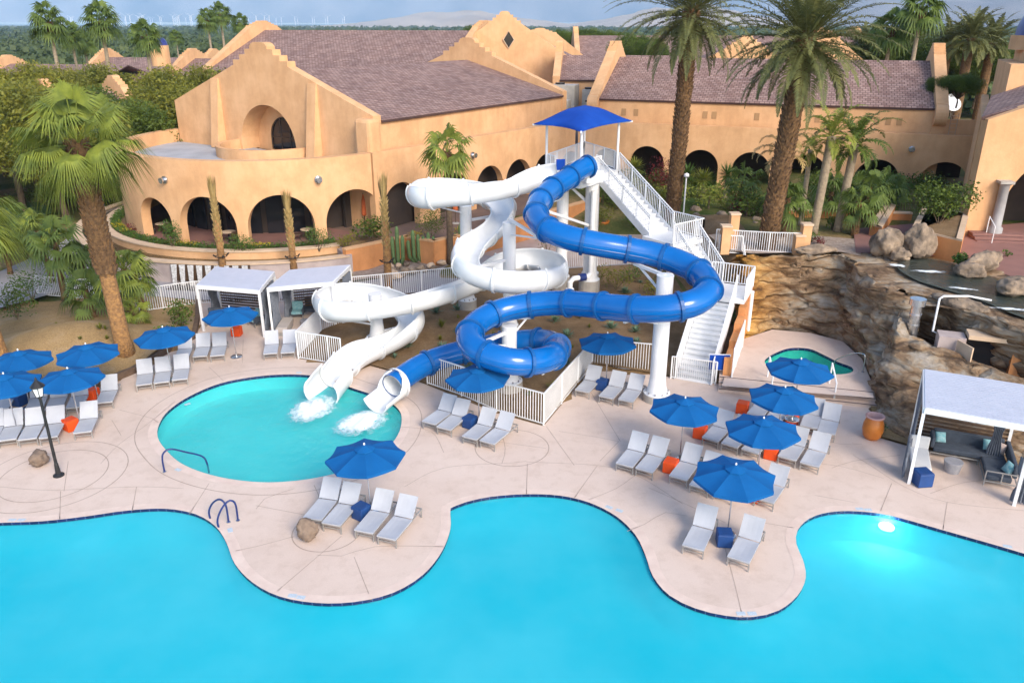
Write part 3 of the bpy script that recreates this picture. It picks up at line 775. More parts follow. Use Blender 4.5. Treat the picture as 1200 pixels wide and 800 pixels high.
# the curved arcade
def circ(a):  # angle from -Y direction, positive to the right
    return Vector((CC.x+CR*sin(a), CC.y-CR*cos(a)))
def cpath(u):
    a = u/CR; p = circ(a); n = (CC-p).normalized(); return p, n
A0, A1 = radians(-128), radians(45)
carc = [(a_*CR, 2.15, 3.25) for a_ in (radians(-73), radians(-40), radians(-6), radians(23.5))]
carc = []
for pxc, r in ((182, 1.75), (243, 2.15), (330, 2.25), (417, 2.2)):
    # angle on the circle whose projection falls on this pixel column
    best = min((abs(((circ(radians(a)).x)/((circ(radians(a)).y)*CP+(CAM_H-3)*SP))*FPX+600-pxc), a) for a in [x*0.25 for x in range(-340, 190)] if a > -88)
    carc.append((radians(best[1])*CR, r, 2.95))
arc = MB()
us = arch_us(carc, A0*CR, A1*CR, base=0.5)
profile_wall(cpath, us, arch_b(carc, 1.5), lambda u: 7.5, 0.7, arc)
arc.build("curved_arcade_wall", STUCCO, main_hall)
deckr = [circ(A0+(A1-A0)*k/60)+(CC-circ(A0+(A1-A0)*k/60)).normalized()*0.703 for k in range(61)]
MB().prism(deckr, 6.0, 6.45).build("terrace_floor", FLATROOF, main_hall)
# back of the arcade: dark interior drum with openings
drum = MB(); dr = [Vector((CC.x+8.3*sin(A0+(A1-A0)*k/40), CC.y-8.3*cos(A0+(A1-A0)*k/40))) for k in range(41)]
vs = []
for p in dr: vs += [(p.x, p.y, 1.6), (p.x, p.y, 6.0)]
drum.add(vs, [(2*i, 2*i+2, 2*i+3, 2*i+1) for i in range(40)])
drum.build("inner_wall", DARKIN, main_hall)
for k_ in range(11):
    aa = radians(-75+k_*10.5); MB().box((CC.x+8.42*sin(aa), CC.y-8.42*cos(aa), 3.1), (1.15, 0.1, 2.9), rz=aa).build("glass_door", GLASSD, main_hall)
q0 = HP(11.38, 0.9, 0); q1 = HP(11.38, 27, 0); MB().beam((q0.x, q0.y, 3.7), (q1.x, q1.y, 3.7), 0.06, 4.4).build("dark_arch_panel", DARKIN, main_hall)  # dark panel added on the hall side as painted shade inside the side arches
# inner low curved parapet in front of the niche
pp = MB()
def ipath(u):
    a = u; p = Vector((HP(0.5, 0, 0).x, HP(0.5, 0, 0).y))+(gu*cos(a)-GD*sin(a))*4.3; return p, -(gu*cos(a)-GD*sin(a))
profile_wall(ipath, [x*pi/30 for x in range(0, 31)], lambda u: 6.45, lambda u: 7.25, 0.35, pp)
pp.build("inner_parapet", STUCCO, main_hall)
# raised planters at the arcade foot, channel with fountain wall
fw = thing("fountain_wall", "curved grey stone water channel with small waterfalls below the round arcade", "fountain", (CC.x, CC.y-16, 0))
def ring(r0, r1, z0, z1, a0, a1, n=70):
    P = [Vector((CC.x+r0*sin(a0+(a1-a0)*k/n), CC.y-r0*cos(a0+(a1-a0)*k/n))) for k in range(n+1)]
    Q = [Vector((CC.x+r1*sin(a0+(a1-a0)*k/n), CC.y-r1*cos(a0+(a1-a0)*k/n))) for k in range(n+1)]
    return MB().prism(P+Q[::-1], z0, z1)
a0, a1 = radians(-105), radians(29)
ring(12.2, 13.5, 1.3, 1.70, radians(-105), radians(45)).build("planting_soil", MULCH, fw)
afl = [Vector((CC.x+12.9*sin(radians(k*4)), CC.y-12.9*cos(radians(k*4)))) for k in range(-27, 12)]
struct(MB().sheet([afl], 1.665).build("arcade_floor", REDPAV))
struct(MB().sheet([[Vector((-9.6, 54.4)), Vector((-7.8, 56.2)), Vector((-4.5, 56.0)), Vector((-3.6, 57.4)), Vector((4.5, 70.0)), Vector((3.0, 76)), Vector((-1, 80)), Vector((-20, 66))]], 1.60).build("arcade_patio", mat("patio_brown", (0.20, 0.13, 0.10), (0.13, 0.085, 0.065), 0.8, 0.8, world=True)))
ring(15.5, 15.95, -0.1, 1.42, a0, a1).build("outer_wall", GREYWALL, fw)
ring(15.42, 16.05, 1.424, 1.52, a0, a1).build("coping", CREAM, fw)
ring(13.5, 13.95, 0.4, 1.72, a0, a1).build("inner_wall", STUCCO, fw)
ring(13.42, 14.02, 1.724, 1.82, a0, a1).build("coping", CREAM, fw)
ring(13.95, 15.5, 0.2, 1.22, a0, a1).build("channel_water", WATER_D, fw)
ring(13.95, 15.5, -0.1, 0.6, a0, a1).build("channel_bed", mat("channel_bed", (0.10, 0.12, 0.09), (0.06, 0.08, 0.06), 2, 0.8, world=True), fw)
q = [Vector((CC.x+r*sin(a1), CC.y-r*cos(a1))) for r in (13.5, 15.95)]
MB().beam((q[0].x, q[0].y, 0.8), (q[1].x, q[1].y, 0.8), 0.4, 1.5).build("end_wall", GREYWALL, fw)
WFALL = mat("falling_water", (0.62, 0.64, 0.66), (0.30, 0.28, 0.28), 9, 0.25)
spd = MB(); spk = MB()
for k in range(9):
    a = radians(-10+ k*2.1) - radians(2)
    c = Vector((CC.x+16.08*sin(a), CC.y-16.08*cos(a), 0)); tz = a
    spk.box((c.x, c.y, 0.9), (0.62, 0.12, 1.1), rz=tz)
    c2 = Vector((CC.x+16.22*sin(a+0.001), CC.y-16.22*cos(a), 0))
    spd.add([(c2.x-0.2, c2.y, 1.46), (c2.x+0.2, c2.y, 1.46), (c2.x+0.12, c2.y-0.25, 0.1), (c2.x-0.12, c2.y-0.25, 0.1)], [(0, 1, 2, 3)])
spk.build("spout_panel", WOODD, fw); spd.build("waterfall", WFALL, fw)
struct(ring(16.1, 17.4, 0.05, 0.13, radians(-12), radians(12)).build("fountain_basin", mat("wet_stone", (0.10, 0.09, 0.09), (0.06, 0.055, 0.06), 2, 0.25, world=True)))

# ------------------------------------------------------------------ straight arcade wing along the hall
W0 = Vector((-9.9, 57.35)); W1 = Vector((6.0, 77.3))
wp, WL = line_path(W0, W1)
def u_for_px(path, L, pxc, z):
    best = (1e9, 0)
    for k in range(int(L*20)):
        p, _ = path(k/20); X = p.x/(p.y*CP+(CAM_H-z)*SP)*FPX+600
        if abs(X-pxc) < best[0]: best = (abs(X-pxc), k/20)
    return best[1]
wing = thing("side_arcade", "long peach arcade wing with small arches running back beside the main hall", "building", (W0.x, W0.y, 1.5))
warc = [(u_for_px(wp, WL, c, 3.5), r, 3.2) for c, r in ((471, 1.85), (533, 1.75), (574, 1.75), (608, 1.8), (640, 1.8), (668, 1.6))]
profile_wall(wp, arch_us(warc, 0.0, WL, base=1), arch_b(warc, 1.3), lambda u: 7.5, 0.6).build("arcade_wall", STUCCO, wing)
dW = (W1-W0).normalized(); nW = Vector((-dW.y, dW.x))
MB().prism([W0+nW*0.604, W1+nW*0.604, W1+nW*9, W0+nW*4.5], 6.2, 6.7).build("flat_roof", FLATROOF, wing)
q0 = W0+nW*3.6; q1 = W1+nW*3.6
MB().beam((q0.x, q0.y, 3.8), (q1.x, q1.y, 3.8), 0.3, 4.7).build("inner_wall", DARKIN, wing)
# ------------------------------------------------------------------ back wing facing the pool (right)
E0 = Vector((6.25, 77.2)); E1 = Vector((37.7, 66.2))
ep, EL = line_path(E0, E1); dE = (E1-E0).normalized(); nE = Vector((-dE.y, dE.x))
bw = thing("back_arcade", "wide peach wing with tiled roof and round arches behind the two tall date palms", "building", (E0.x, E0.y, 1.5))
earc = [(u_for_px(ep, EL, c, 3.5), r, zs) for c, r, zs in ((711, 1.25, 3.9), (757, 1.6, 3.9), (820, 1.6, 3.8), (879, 1.65, 3.75), (944, 1.7, 3.7), (1026, 1.8, 3.5), (1104, 1.95, 3.4))]
profile_wall(ep, arch_us(earc, 0.0, EL, base=1), arch_b(earc, 0.9), lambda u: 7.5, 0.6).build("arcade_wall", STUCCO, bw)
P2 = lambda s, t, z: Vector((E0.x+dE.x*s+nE.x*t, E0.y+dE.y*s+nE.y*t, z))
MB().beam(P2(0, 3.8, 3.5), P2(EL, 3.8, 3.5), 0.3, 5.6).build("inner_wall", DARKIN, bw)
MB().prism([P2(0, .604, 0).xy, P2(EL, .604, 0).xy, P2(EL, 12, 0).xy, P2(0, 12, 0).xy], 6.2, 6.75).build("flat_roof", FLATROOF, bw)
MB().beam(P2(1.2, 1.3, 8.15), P2(30.6, 1.3, 8.15), 0.5, 2.8).build("upper_wall", STUCCO, bw)
MB().beam(P2(30.8, 1.3, 7.7), P2(EL, 1.3, 7.7), 0.4, 1.9).build("roof_parapet", STUCCO, bw)
m = MB(); roof_slope(m, P2(1.6, 0.85, 9.5), P2(30.2, 0.85, 9.5), P2(30.2, 9.2, 12.9), P2(1.6, 9.2, 12.9)); roof_slope(m, P2(1.6, 17.5, 9.5), P2(30.2, 17.5, 9.5), P2(30.2, 9.2, 12.9), P2(1.6, 9.2, 12.9))
m.build("roof", TILE, bw)
for s in (1.2, 30.5):
    f, us = mission_top(8.4, 9.9, 13.5, 14.4, False, 0.55)
    g = MB(); profile_wall(lambda x, s=s: (P2(s-0.45, 9.2+x, 0).xy, dE), [q for q in us+[-8.4, 8.4] if abs(q) <= 8.4], lambda q: 1.5, f, 0.95, g)
    g.build("gable", STUCCO, bw)
    MB().cyl(P2(s-0.45, 0.75, 9.0), P2(s+0.5, 0.75, 9.0), 0.85, n=20).build("scroll_end", STUCCO, bw)
vt = 0
for c, pyv in ((826, 136), (837, 136), (887, 138), (958, 141), (1027, 144), (1041, 144), (1054, 144), (745, 133), (731, 132)):
    p = atY(c, pyv, P2(15, 1.05, 0).y); s = u_for_px(lambda u: (P2(u, 1.04, 0).xy, nE), EL, c, 8.3)
    MB().box(P2(s, 1.04, 8.35), (0.42, 0.05, 0.62), rz=math.atan2(dE.y, dE.x)).build("wall_vent", mat("vent_tan", (0.42, 0.25, 0.12), (0.33, 0.19, 0.09), 30, 0.8), bw)
# wall lamps (round) on the arcades
def wall_lamp(p, nn, label):
    t = thing("wall_lamp", label, "wall lamp", p, group="round lamps on the arcade walls")
    p = Vector(p); nn = Vector((nn[0], nn[1], 0)).normalized()
    MB().cyl(p, p-nn*0.12, 0.26, 0.26, 16).build("mounting_plate", STEEL, t)
    MB().cyl(p-nn*0.12, p-nn*0.45, 0.12, 0.2, 14).build("lamp_head", STEEL, t)
for c, u, lb in ((195, None, "round steel lamp near the left end of the curved arcade wall"), (372, None, "round steel lamp at the right of the curved arcade wall")):
    b_ = min((abs((circ(radians(a)).x/(circ(radians(a)).y*CP+(CAM_H-6.0)*SP))*FPX+600-c), a) for a in range(-85, 46))
    p = circ(radians(b_[1])); wall_lamp((p.x, p.y, 6.1), (CC-p), lb)
p, n_ = ep(u_for_px(ep, EL, 1068, 6)); wall_lamp((p.x, p.y, 6.3), n_, "round steel lamp on the back wing between two right arches")
p, n_ = wp(u_for_px(wp, WL, 553, 6)); wall_lamp((p.x, p.y, 6.1), n_, "round steel lamp on the long side arcade")

# ------------------------------------------------------------------ halls behind
h2, P_ = hall("rear_hall", "long tiled rear hall behind the main hall with a cross gable facing the pool", (-34.5, 117), (0.92, -0.30), 13, 33, 10.6, 15.2, 16.4, zbase=0.5)
hall("cross_gable_hall", "tall stepped gable with a small diamond window, behind the main hall roof", (-0.9, 103), (0.08, 1), 7.9, 18, 11.8, 15.6, 17.4, zbase=0.5, back=False, k=0.62)
dia = thing("diamond_window", "small dark diamond window in the tall rear gable", "window", (-0.4, 102.9, 14.2))
MB().add([(-0.4, 102.9, 15.1), (0.2, 102.9, 14.2), (-0.4, 102.9, 13.3), (-1.0, 102.9, 14.2)], [(0, 1, 2, 3)]).build("pane", GLASSD, dia)
MB().tube([(-0.4, 102.86, 15.2), (0.27, 102.86, 14.2), (-0.4, 102.86, 13.2), (-1.07, 102.86, 14.2)], 0.07, 6, closed=True).build("frame", CREAM, dia)
hall("small_hall", "small hall with sloping tiled roof behind the rooftop equipment", (5.2, 99), (0.96, -0.1), 7, 16, 10.3, 12.6, 14.2, zbase=0.5, back=False, k=0.6)
hall("distant_gable_hall", "low hall with a small stepped gable and blue round window far behind the flat roof", (4.2, 128), (0.05, 1), 6.5, 20, 11.2, 14.2, 15.4, zbase=0, back=False, k=0.8)
rw = thing("round_window", "tiny round blue window in the distant low gable", "window", (4.2, 127.9, 12.8)); MB().cyl((4.2, 127.95, 12.8), (4.2, 127.88, 12.8), 0.55, n=16).build("pane", DOMEB, rw)
hall("wide_rear_hall", "wide low tiled roof spanning behind the back wing at the horizon", (10, 140), (1, -0.03), 12, 46, 10.5, 14.2, 15.6, zbase=0, k=0.8)
hall("gable_hall", "peach hall with plain gable rising behind the left date palm crown", (26.5, 96), (0.1, 1), 6.0, 16, 11.0, 13.0, 14.8, zbase=0, back=False, k=0.7)
hall("tall_gable_hall", "peach hall whose gable shows between the two date palms", (33.5, 92), (0.15, 1), 5.0, 16, 11.6, 14.0, 15.6, zbase=0, back=False, k=0.6)
hall("lodge", "tiled lodge at the far left edge with a slanted peach gable coping", (-90, 150), (0.97, -0.2), 12, 24, 5.8, 9.4, 10.9, zbase=0, back=False)
hall("lodge", "tiled lodge left of the fan palms with a stepped gable facing right", (-76, 158), (1.0, -0.15), 11, 22, 6.6, 10.2, 11.8, zbase=0)
hall("lodge", "tiled lodge behind the fan palms beside the blue dome", (-54, 142), (1.0, -0.22), 11, 20, 6.6, 10.6, 12.2, zbase=0)
hall("lodge", "small peach gable poking out of the bushes at left", (-46.5, 82), (0.6, 0.8), 3.4, 8, 7.5, 9.4, 11.0, zbase=0, k=0.6)
hall("lodge", "low white-roofed house behind the bushes at far left", (-60, 100), (1.0, -0.1), 6, 14, 5.0, 7.0, 8.0, zbase=0, k=0.6)
def dome(label, c, r, zb, hb):
    t = thing("blue_dome", label, "dome", (c[0], c[1], 0), group="blue domes of the resort")
    MB().cyl((c[0], c[1], zb-hb), (c[0], c[1], zb), r*1.08, n=24).build("drum", STUCCO, t)
    MB().lathe([(r*cos(a*pi/20), r*sin(a*pi/20)) for a in range(0, 11)], (c[0], c[1], zb), 28).build("cupola", DOMEB, t, smooth=True)
dome("small blue dome on a peach drum among the far left roofs", (-54.5, 131), 1.3, 12.9, 3)
dome("blue dome over the tower at the top right corner", (40.6, 63), 3.0, 15.2, 1.0)
# rooftop equipment
def onroof(a, b, z): return at(a, b, z)
def hvac(c, s, rz, label):
    t = thing("hvac_unit", label, "air conditioner", (c[0], c[1], c[2]), group="rooftop air conditioners")
    MB().box((c[0], c[1], c[2]+s[2]/2+0.15), s, rz).build("casing", ACUNIT, t, bevel=0.04)
    MB().cyl((c[0]-s[0]*0.2, c[1], c[2]+s[2]+0.15), (c[0]-s[0]*0.2, c[1], c[2]+s[2]+0.32), 0.5, n=16).build("fan_guard", BLACK, t)
    MB().box((c[0], c[1], c[2]+0.075), (s[0]*0.9, s[1]*0.9, 0.15), rz).build("curb", STEEL, t)
struct(MB().prism([Vector((-1, 80)), Vector((9, 80)), Vector((12.5, 90)), Vector((3, 93))], 0, 7.4).build("service_roof", FLATROOF))
for (x, y, s, lb) in ((5.6, 88.2, (2.6, 2.2, 2.5), "tall beige air conditioner on the flat roof"), (8.6, 88.5, (1.9, 2.0, 2.0), "beige air conditioner beside the right parapet"), (5.0, 84.0, (1.7, 1.6, 1.3), "low grey unit at the front of the flat roof"), (4.3, 86.0, (1.3, 1.3, 1.9), "narrow grey unit at the left of the flat roof"), (8.2, 85.0, (1.0, 1.0, 1.0), "small grey box in front of the right air conditioner")):
    hvac((x, y, 7.4), s, -0.3, lb)
def dish(c, r, aim, label):
    t = thing("satellite_dish", label, "satellite dish", c, group="satellite dishes on the roofs")
    c = Vector(c); a = Vector(aim).normalized(); y = Vector((0, 0, 1)).cross(a).normalized(); z = a.cross(y); M = Matrix((y, z, a)).transposed()
    m = MB().lathe([(0.01, 0), (r*0.4, r*0.04), (r*0.75, r*0.14), (r, r*0.26), (r*0.99, r*0.30), (r*0.72, r*0.18), (r*0.38, r*0.08), (0.01, 0.03)], n=24)
    top = c+Vector((0, 0, 1.3)); m.v = [tuple(top+M@Vector(v)) for v in m.v]; m.build("reflector", WHITE, t, smooth=True)
    MB().cyl(c, top, 0.05, n=8).build("mast", STEEL, t); MB().beam(top+z*(-r*0.9)*1.0, top+a*r*0.9, 0.03, 0.03).build("feed_arm", STEEL, t)
c = Vector((6.9, 82.4, 7.4)); dish(c-Vector((0, 0, 0.9)), 0.55, (-0.2, -1, 0.5), "white dish on the flat roof behind the slide tower canopy")
c = onroof(714, 150, 6.76); dish((c.x, c.y, 6.76), 0.9, (0.1, -1, 0.5), "white dish on the back wing beside the slide tower canopy")
c = onroof(1113, 138, 6.76); dish(c, 0.8, (-0.1, -1, 0.6), "white dish with ladder below it on the right roof")
c = onroof(1117, 131, 6.76); dish(c+Vector((0.3, 1.2, 0)), 0.7, (-0.3, -0.6, 0.9), "grey dish behind the other one on the right roof")
ld = thing("roof_ladder", "light metal ladder leaning on the parapet under the right dishes", "ladder", P2(u_for_px(ep, EL, 1117, 7.5), 0, 6.8))
s0 = u_for_px(lambda u: (P2(u, .9, 0).xy, nE), EL, 1117, 8)
for k in (-0.25, 0.25): MB().beam(P2(s0+k, 1.0, 6.8), P2(s0+k, 1.05, 9.2), 0.05, 0.05).build("stile", CREAM, ld)
for k in range(7): MB().beam(P2(s0-.25, 1.0, 7.0+k*.33), P2(s0+.25, 1.0, 7.0+k*.33), 0.04, 0.04).build("rung", CREAM, ld)

# ------------------------------------------------------------------ right building
rb = thing("entrance_building", "peach building with a huge arch, pale column and blue dome at the right edge", "building", (32, 49, 3.6))
R0 = Vector((28.35, 48.9)); R1 = Vector((46, 46.5)); rp, RL = line_path(R0, R1)
ua = u_for_px(rp, RL, 1165, 5)
rar = [(ua+3.9, 3.5, 5.4)]
profile_wall(rp, arch_us(rar, 0, RL, base=1), arch_b(rar, 3.5), lambda u: 10.7+u*0.38, 0.9).build("arch_wall", STUCCO, rb)
dR = (R1-R0).normalized(); nR = Vector((-dR.y, dR.x)); P3 = lambda s, t, z: Vector((R0.x+dR.x*s+nR.x*t, R0.y+dR.y*s+nR.y*t, z))
MB().beam((28.75, 49.9, 7.1), (38.1, 66.9, 7.1), 0.5, 7.2).build("side_wall", STUCCO, rb)
m = MB(); roof_slope(m, (28.2, 49.4, 10.78), (43, 48.0, 15.2), (45, 57, 15.6), (33.6, 58.2, 11.3)); m.build("roof", TILE, rb)
MB().beam(P3(3.2, 5.5, 7.0), P3(RL, 5.5, 7.0), 0.3, 7).build("inner_wall", DARKIN, rb)
MB().box(P3(ua+0.1, -0.3, 7.1), (0.8, 0.8, 0.16), rz=math.atan2(dR.y, dR.x)).build("capital", CONC, rb)
MB().lathe([(0.42, 3.7), (0.42, 4.3), (0.30, 4.4), (0.27, 6.9), (0.4, 7.0)], (P3(ua+0.1, -0.35, 0).x, P3(ua+0.1, -0.35, 0).y, 0), 20).build("column", mat("pale_column", (0.34, 0.33, 0.33), (0.27, 0.265, 0.265), 2, 0.7), rb, smooth=True)
MB().prism([Vector((34.4, 58)), Vector((48, 57)), Vector((48, 67)), Vector((38.6, 67))], 3.5, 13.4).build("tower_base", STUCCO, rb)
MB().prism([Vector((36.2, 59)), Vector((47, 58.4)), Vector((47, 66)), Vector((39.2, 66))], 13.403, 15.0).build("tower_block", STUCCO, rb)
es = thing("entrance_steps", "reddish steps in front of the big arch", "steps", (33, 46.5, 3.6))
for k in range(3):
    MB().prism([P3(0.2, -1.6+k*0.4, 0).xy, P3(15, -1.6+k*0.4, 0).xy, P3(15, -0.01, 0).xy, P3(0.2, -0.01, 0).xy], 3.6+0.14*k, 3.72+0.14*k).build("step", REDPAV, es)
MB().tube([P3(0.9, -1.9, 3.7), P3(0.9, -1.9, 4.7), P3(0.9, -0.9, 5.1), P3(0.9, -0.9, 4.1)], 0.03, 6).build("handrail", WHITE, es)
# planter boxes beside the steps
def planter(pxs, z0, z1, label, th=0.35, soilz=None):
    poly = px(pxs, z1); t = thing("planter_wall", label, "planter", (poly[0].x, poly[0].y, z0), group=None)
    inn = offs(poly, th)
    m = MB(); m.prism(poly, z0, z1-0.1); m.build("wall", STUCCO_D, t)
    c = MB(); c.sheet([poly, inn], z1); n = len(poly)
    c.add([(p[0], p[1], z1-0.097) for p in poly]+[(p[0], p[1], z1) for p in poly], [(i, (i+1) % n, n+(i+1) % n, n+i) for i in range(n)])
    c.build("cap", CREAM, t)
    MB().sheet([inn], z1-0.08).build("soil", MULCH, t)
    return t
planter([(1068, 268), (1128, 281), (1136, 250), (1082, 240)], 3.55, 4.9, "square terracotta planter left of the big arch")
planter([(1020, 262), (1034, 266), (1050, 240), (1038, 236)], 3.55, 4.4, "narrow terracotta planter wall beside the garden ramp")
wl = thing("garden_wall", "low terracotta garden wall below the back wing", "wall", at(980, 246, 3.5))
a, b = at(905, 247, 3.9), at(1068, 252, 3.9); MB().beam((a.x, a.y, 3.1), (b.x, b.y, 3.1), 0.35, 1.8).build("wall", STUCCO_D, wl); MB().beam((a.x, a.y, 4.05), (b.x, b.y, 4.05), 0.5, 0.1).build("cap", CREAM, wl)

# ------------------------------------------------------------------ planter wall with cactus garden (middle)
def low_wall(pts, z0, z1, name, label, material=STUCCO_D, th=0.4, cap=True, capmat=CREAM):
    t = thing(name, label, "wall", (pts[0][0], pts[0][1], z0))
    m = MB(); c = MB()
    for a, b in zip(pts, pts[1:]):
        d = (Vector(b[:2])-Vector(a[:2])).normalized()*(th*0.5)
        a2 = (a[0]-d.x*0, a[1]-d.y*0); b2 = (b[0]+d.x, b[1]+d.y)
        m.beam((a2[0], a2[1], (z0+z1)/2), (b2[0], b2[1], (z0+z1)/2), th, z1-z0)
        c.beam((a2[0], a2[1], z1+0.05), (b2[0], b2[1], z1+0.05), th+0.12, 0.1)
    m.build("wall", material, t)
    if cap: c.build("cap", capmat, t)
    return t
low_wall([tuple(p) for p in planter_line], 0, 1.85, "planter_wall", "zigzag terracotta planter wall behind the cactus bed", cap=True, capmat=STUCCO)
cact_poly = [at(405, 332, 0.15).xy, at(405, 305, 0.15).xy]+[Vector((p.x, p.y-0.25)) for p in planter_line[:5]]+[at(640, 270, 0.15).xy, at(560, 298, .15).xy, at(500, 318, .15).xy]
drape(None, 0.0, "cactus_bed_gravel", GRAVEL, world=cact_poly, zfun=lambda x, y: 0.22+0.25*noise.noise(Vector((x*0.5, y*0.5, 3))))

# ------------------------------------------------------------------ sculpted rock walls
def rock_wall(name, label, base, top, cap, seed=0, amp=0.55, step=0.16, nv=34, z0off=0.0):
    """base/top/cap: matching lists of world points, lofted and displaced in layers"""
    def res(P):
        out = []; n = len(P)
        for k in range(N+1):
            t = k/N*(n-1); i = min(int(t), n-2); f = t-i
            p0, p1, p2, p3 = (Vector(P[max(0, min(n-1, i+q))]) for q in (-1, 0, 1, 2))
            out.append(0.5*((2*p1)+(-p0+p2)*f+(2*p0-5*p1+4*p2-p3)*f*f+(-p0+3*p1-3*p2+p3)*f**3))
        return out
    L = sum((Vector(b)-Vector(a)).length for a, b in zip(base, base[1:])); N = int(L/step)
    Bp, Tp, Cp = res(base), res(top), res(cap)
    rows = []
    NV = nv; NC = 8
    for j in range(NV+NC+1):
        row = []
        for i in range(N+1):
            if j <= NV: s = j/NV; p = Bp[i].lerp(Tp[i], s)
            else: s = (j-NV)/NC; p = Tp[i].lerp(Cp[i], s)
            tang = (Bp[min(i+1, N)]-Bp[max(i-1, 0)]); out = Vector((tang.y, -tang.x, 0)).normalized()
            q = p+Vector((seed*7.3, 0, 0))
            big = noise.noise(q*0.42)*0.9+noise.noise(Vector((q.x*0.9, q.y*0.9, q.z*1.2)))*0.5
            lay = q.z*1.7+noise.noise(Vector((q.x*0.35, q.y*0.35, q.z*0.5)))*1.6
            fr = lay-math.floor(lay); strat = (fr**0.35)*0.6-0.35+0.35*noise.cell(Vector((math.floor(lay)*3.1, q.x*0.35, q.y*0.35)))
            vor = noise.noise(Vector((q.x*2.2, q.y*2.2, q.z*3.4)))*0.28+abs(noise.noise(Vector((q.x*1.2, q.y*1.2, q.z*2.0))))*-0.45
            dsp = amp*(big*0.8+strat*1.15+vor*1.2)
            if j <= NV:
                k = min(1, s*6+0.25); pp = p+out*dsp*k
                pp.z += 0.12*noise.noise(q*1.7)*s
            else:
                pp = p+out*dsp*(1-s)*0.9; pp.z += 0.34*noise.noise(q*0.9)*sin(pi*min(1, s+0.15))+0.1*noise.noise(q*2.7)
            row.append(pp)
        rows.append(row)
    m = MB(); vs = [p for r in rows for p in r]; W = N+1
    m.add(vs, [(j*W+i, j*W+i+1, (j+1)*W+i+1, (j+1)*W+i) for j in range(len(rows)-1) for i in range(N)])
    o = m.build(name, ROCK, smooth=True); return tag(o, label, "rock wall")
def rows3(spec, zb):
    b = [at(a, c, zb) for (a, c, *_r) in spec]
    return b
# tall cliff behind the spa
Ab = [at(866, 330, 0.0), at(867, 392, .3), at(905, 387, .3), at(950, 391, .3), at(985, 400, .3), at(1008, 420, .3), at(1020, 446, .3), at(1040, 462, .3)]
At = [at(862, 300, 4.2), at(878, 299, 4.3), at(920, 301, 4.4), at(960, 301, 4.4), at(988, 300, 4.5), at(1018, 322, 4.3), at(1050, 342, 4.0), at(1085, 350, 3.8)]
Ac = [p+Vector((0.1, 1.7, -0.85)) for p in At]; Ac[-1] = At[-1]+Vector((1.2, 0.9, -0.5)); Ac[-2] = At[-2]+Vector((0.7, 1.4, -0.7)); Ac[-1] = At[-1]+Vector((0.6, 1.2, -0.3))
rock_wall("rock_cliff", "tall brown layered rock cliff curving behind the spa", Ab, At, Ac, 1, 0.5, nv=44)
# front ridge from the nose to the right edge
Bb = [at(1030, 396, .2), at(1016, 440, .1), at(1022, 474, .0), at(1046, 508, .0), at(1085, 522, .0), at(1130, 530, .0), at(1190, 542, 0), at(1300, 565, 0)]
Bt = [at(1066, 356, 3.4), at(1050, 368, 3.2), at(1049, 388, 2.9), at(1068, 396, 2.7), at(1095, 410, 2.5), at(1130, 422, 2.4), at(1200, 447, 2.3), at(1300, 480, 2.3)]
Bc = [p+Vector((0.9, 0.9, -0.3)) for p in Bt]; Bc[0] = Bt[0]+Vector((.8, .5, -.1))
Bc = [Bt[0]+Vector((.5, .5, -.1)), Bt[1]+Vector((.75, .5, -.15)), Bt[2]+Vector((.9, .5, -.3))]+[p+Vector((0.8, 0.8, -0.35)) for p in Bt[3:]]
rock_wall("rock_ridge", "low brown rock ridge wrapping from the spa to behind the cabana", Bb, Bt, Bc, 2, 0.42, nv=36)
# inner side of that ridge (drops into the service pit)
Ib = [Vector((p.x+0.3, p.y+0.6, 0.2)) for p in Bc[1:]][::-1]; It = Bc[1:][::-1]
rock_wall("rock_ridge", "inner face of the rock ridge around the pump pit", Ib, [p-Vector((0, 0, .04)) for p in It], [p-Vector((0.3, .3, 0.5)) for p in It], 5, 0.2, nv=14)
# rear cliff above the pump pit
Cb = [at(1062, 408, .2), at(1085, 430, 0), at(1130, 451, 0), at(1185, 474, 0), at(1320, 520, 0)]
Cb = [p+Vector((0, .45, 0)) for p in Cb]
Ct = [at(1062, 344, 3.9), at(1088, 347, 3.9), at(1130, 362, 3.8), at(1195, 384, 3.8), at(1320, 420, 3.8)]
Cc = [p+Vector((0.2, 1.5, -0.3)) for p in Ct]
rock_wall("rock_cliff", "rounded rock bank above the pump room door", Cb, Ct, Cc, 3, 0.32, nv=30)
struct(MB().sheet([px([(1040, 395), (1060, 350), (1300, 430), (1300, 520), (1100, 470)], 0.12)], 0.12).build("pit_floor", CONC))
# pump room doorway in the rock
pr = thing("pump_room", "small concrete pump room with a dark open doorway in the rock bank", "pump room", at(1140, 430, 0))
c = at(1146, 466, 0.1)
rz = -0.35; M3 = Matrix.Rotation(rz, 3, 'Z')
def L3(x, y, z): return Vector((c.x, c.y, 0.1))+M3@Vector((x, y, z))
MB().box(L3(-1.55, 0.3, 1.4), (1.1, 0.9, 2.8), rz).build("wall", GREYWALL, pr)
MB().box(L3(1.5, 0.3, 1.5), (1.2, 0.9, 3.0), rz).build("wall", STUCCO_D, pr)
MB().box(L3(-0.03, 0.3, 2.9), (1.8, 0.9, 0.2), rz).build("lintel", CREAM, pr)
MB().box(L3(-0.03, 0.6, 1.4), (1.8, 0.1, 2.78), rz).build("door_opening", GLASSD, pr)
MB().box(L3(-1.1, -0.65, 1.4), (0.06, 1.0, 2.7), rz+0.5).build("door", CREAM, pr)
sg = thing("restroom_sign", "small blue square sign beside the pump room door", "sign", L3(1.5, -0.2, 1.6)); MB().box(L3(1.5, -0.17, 1.9), (0.32, 0.03, 0.4), rz).build("panel", TEALC, sg)
MB().tube([L3(1.5, -0.2, 1.82), L3(1.5, -0.2, 1.96)], 0.04, 6).build("symbol", WHITE, sg)
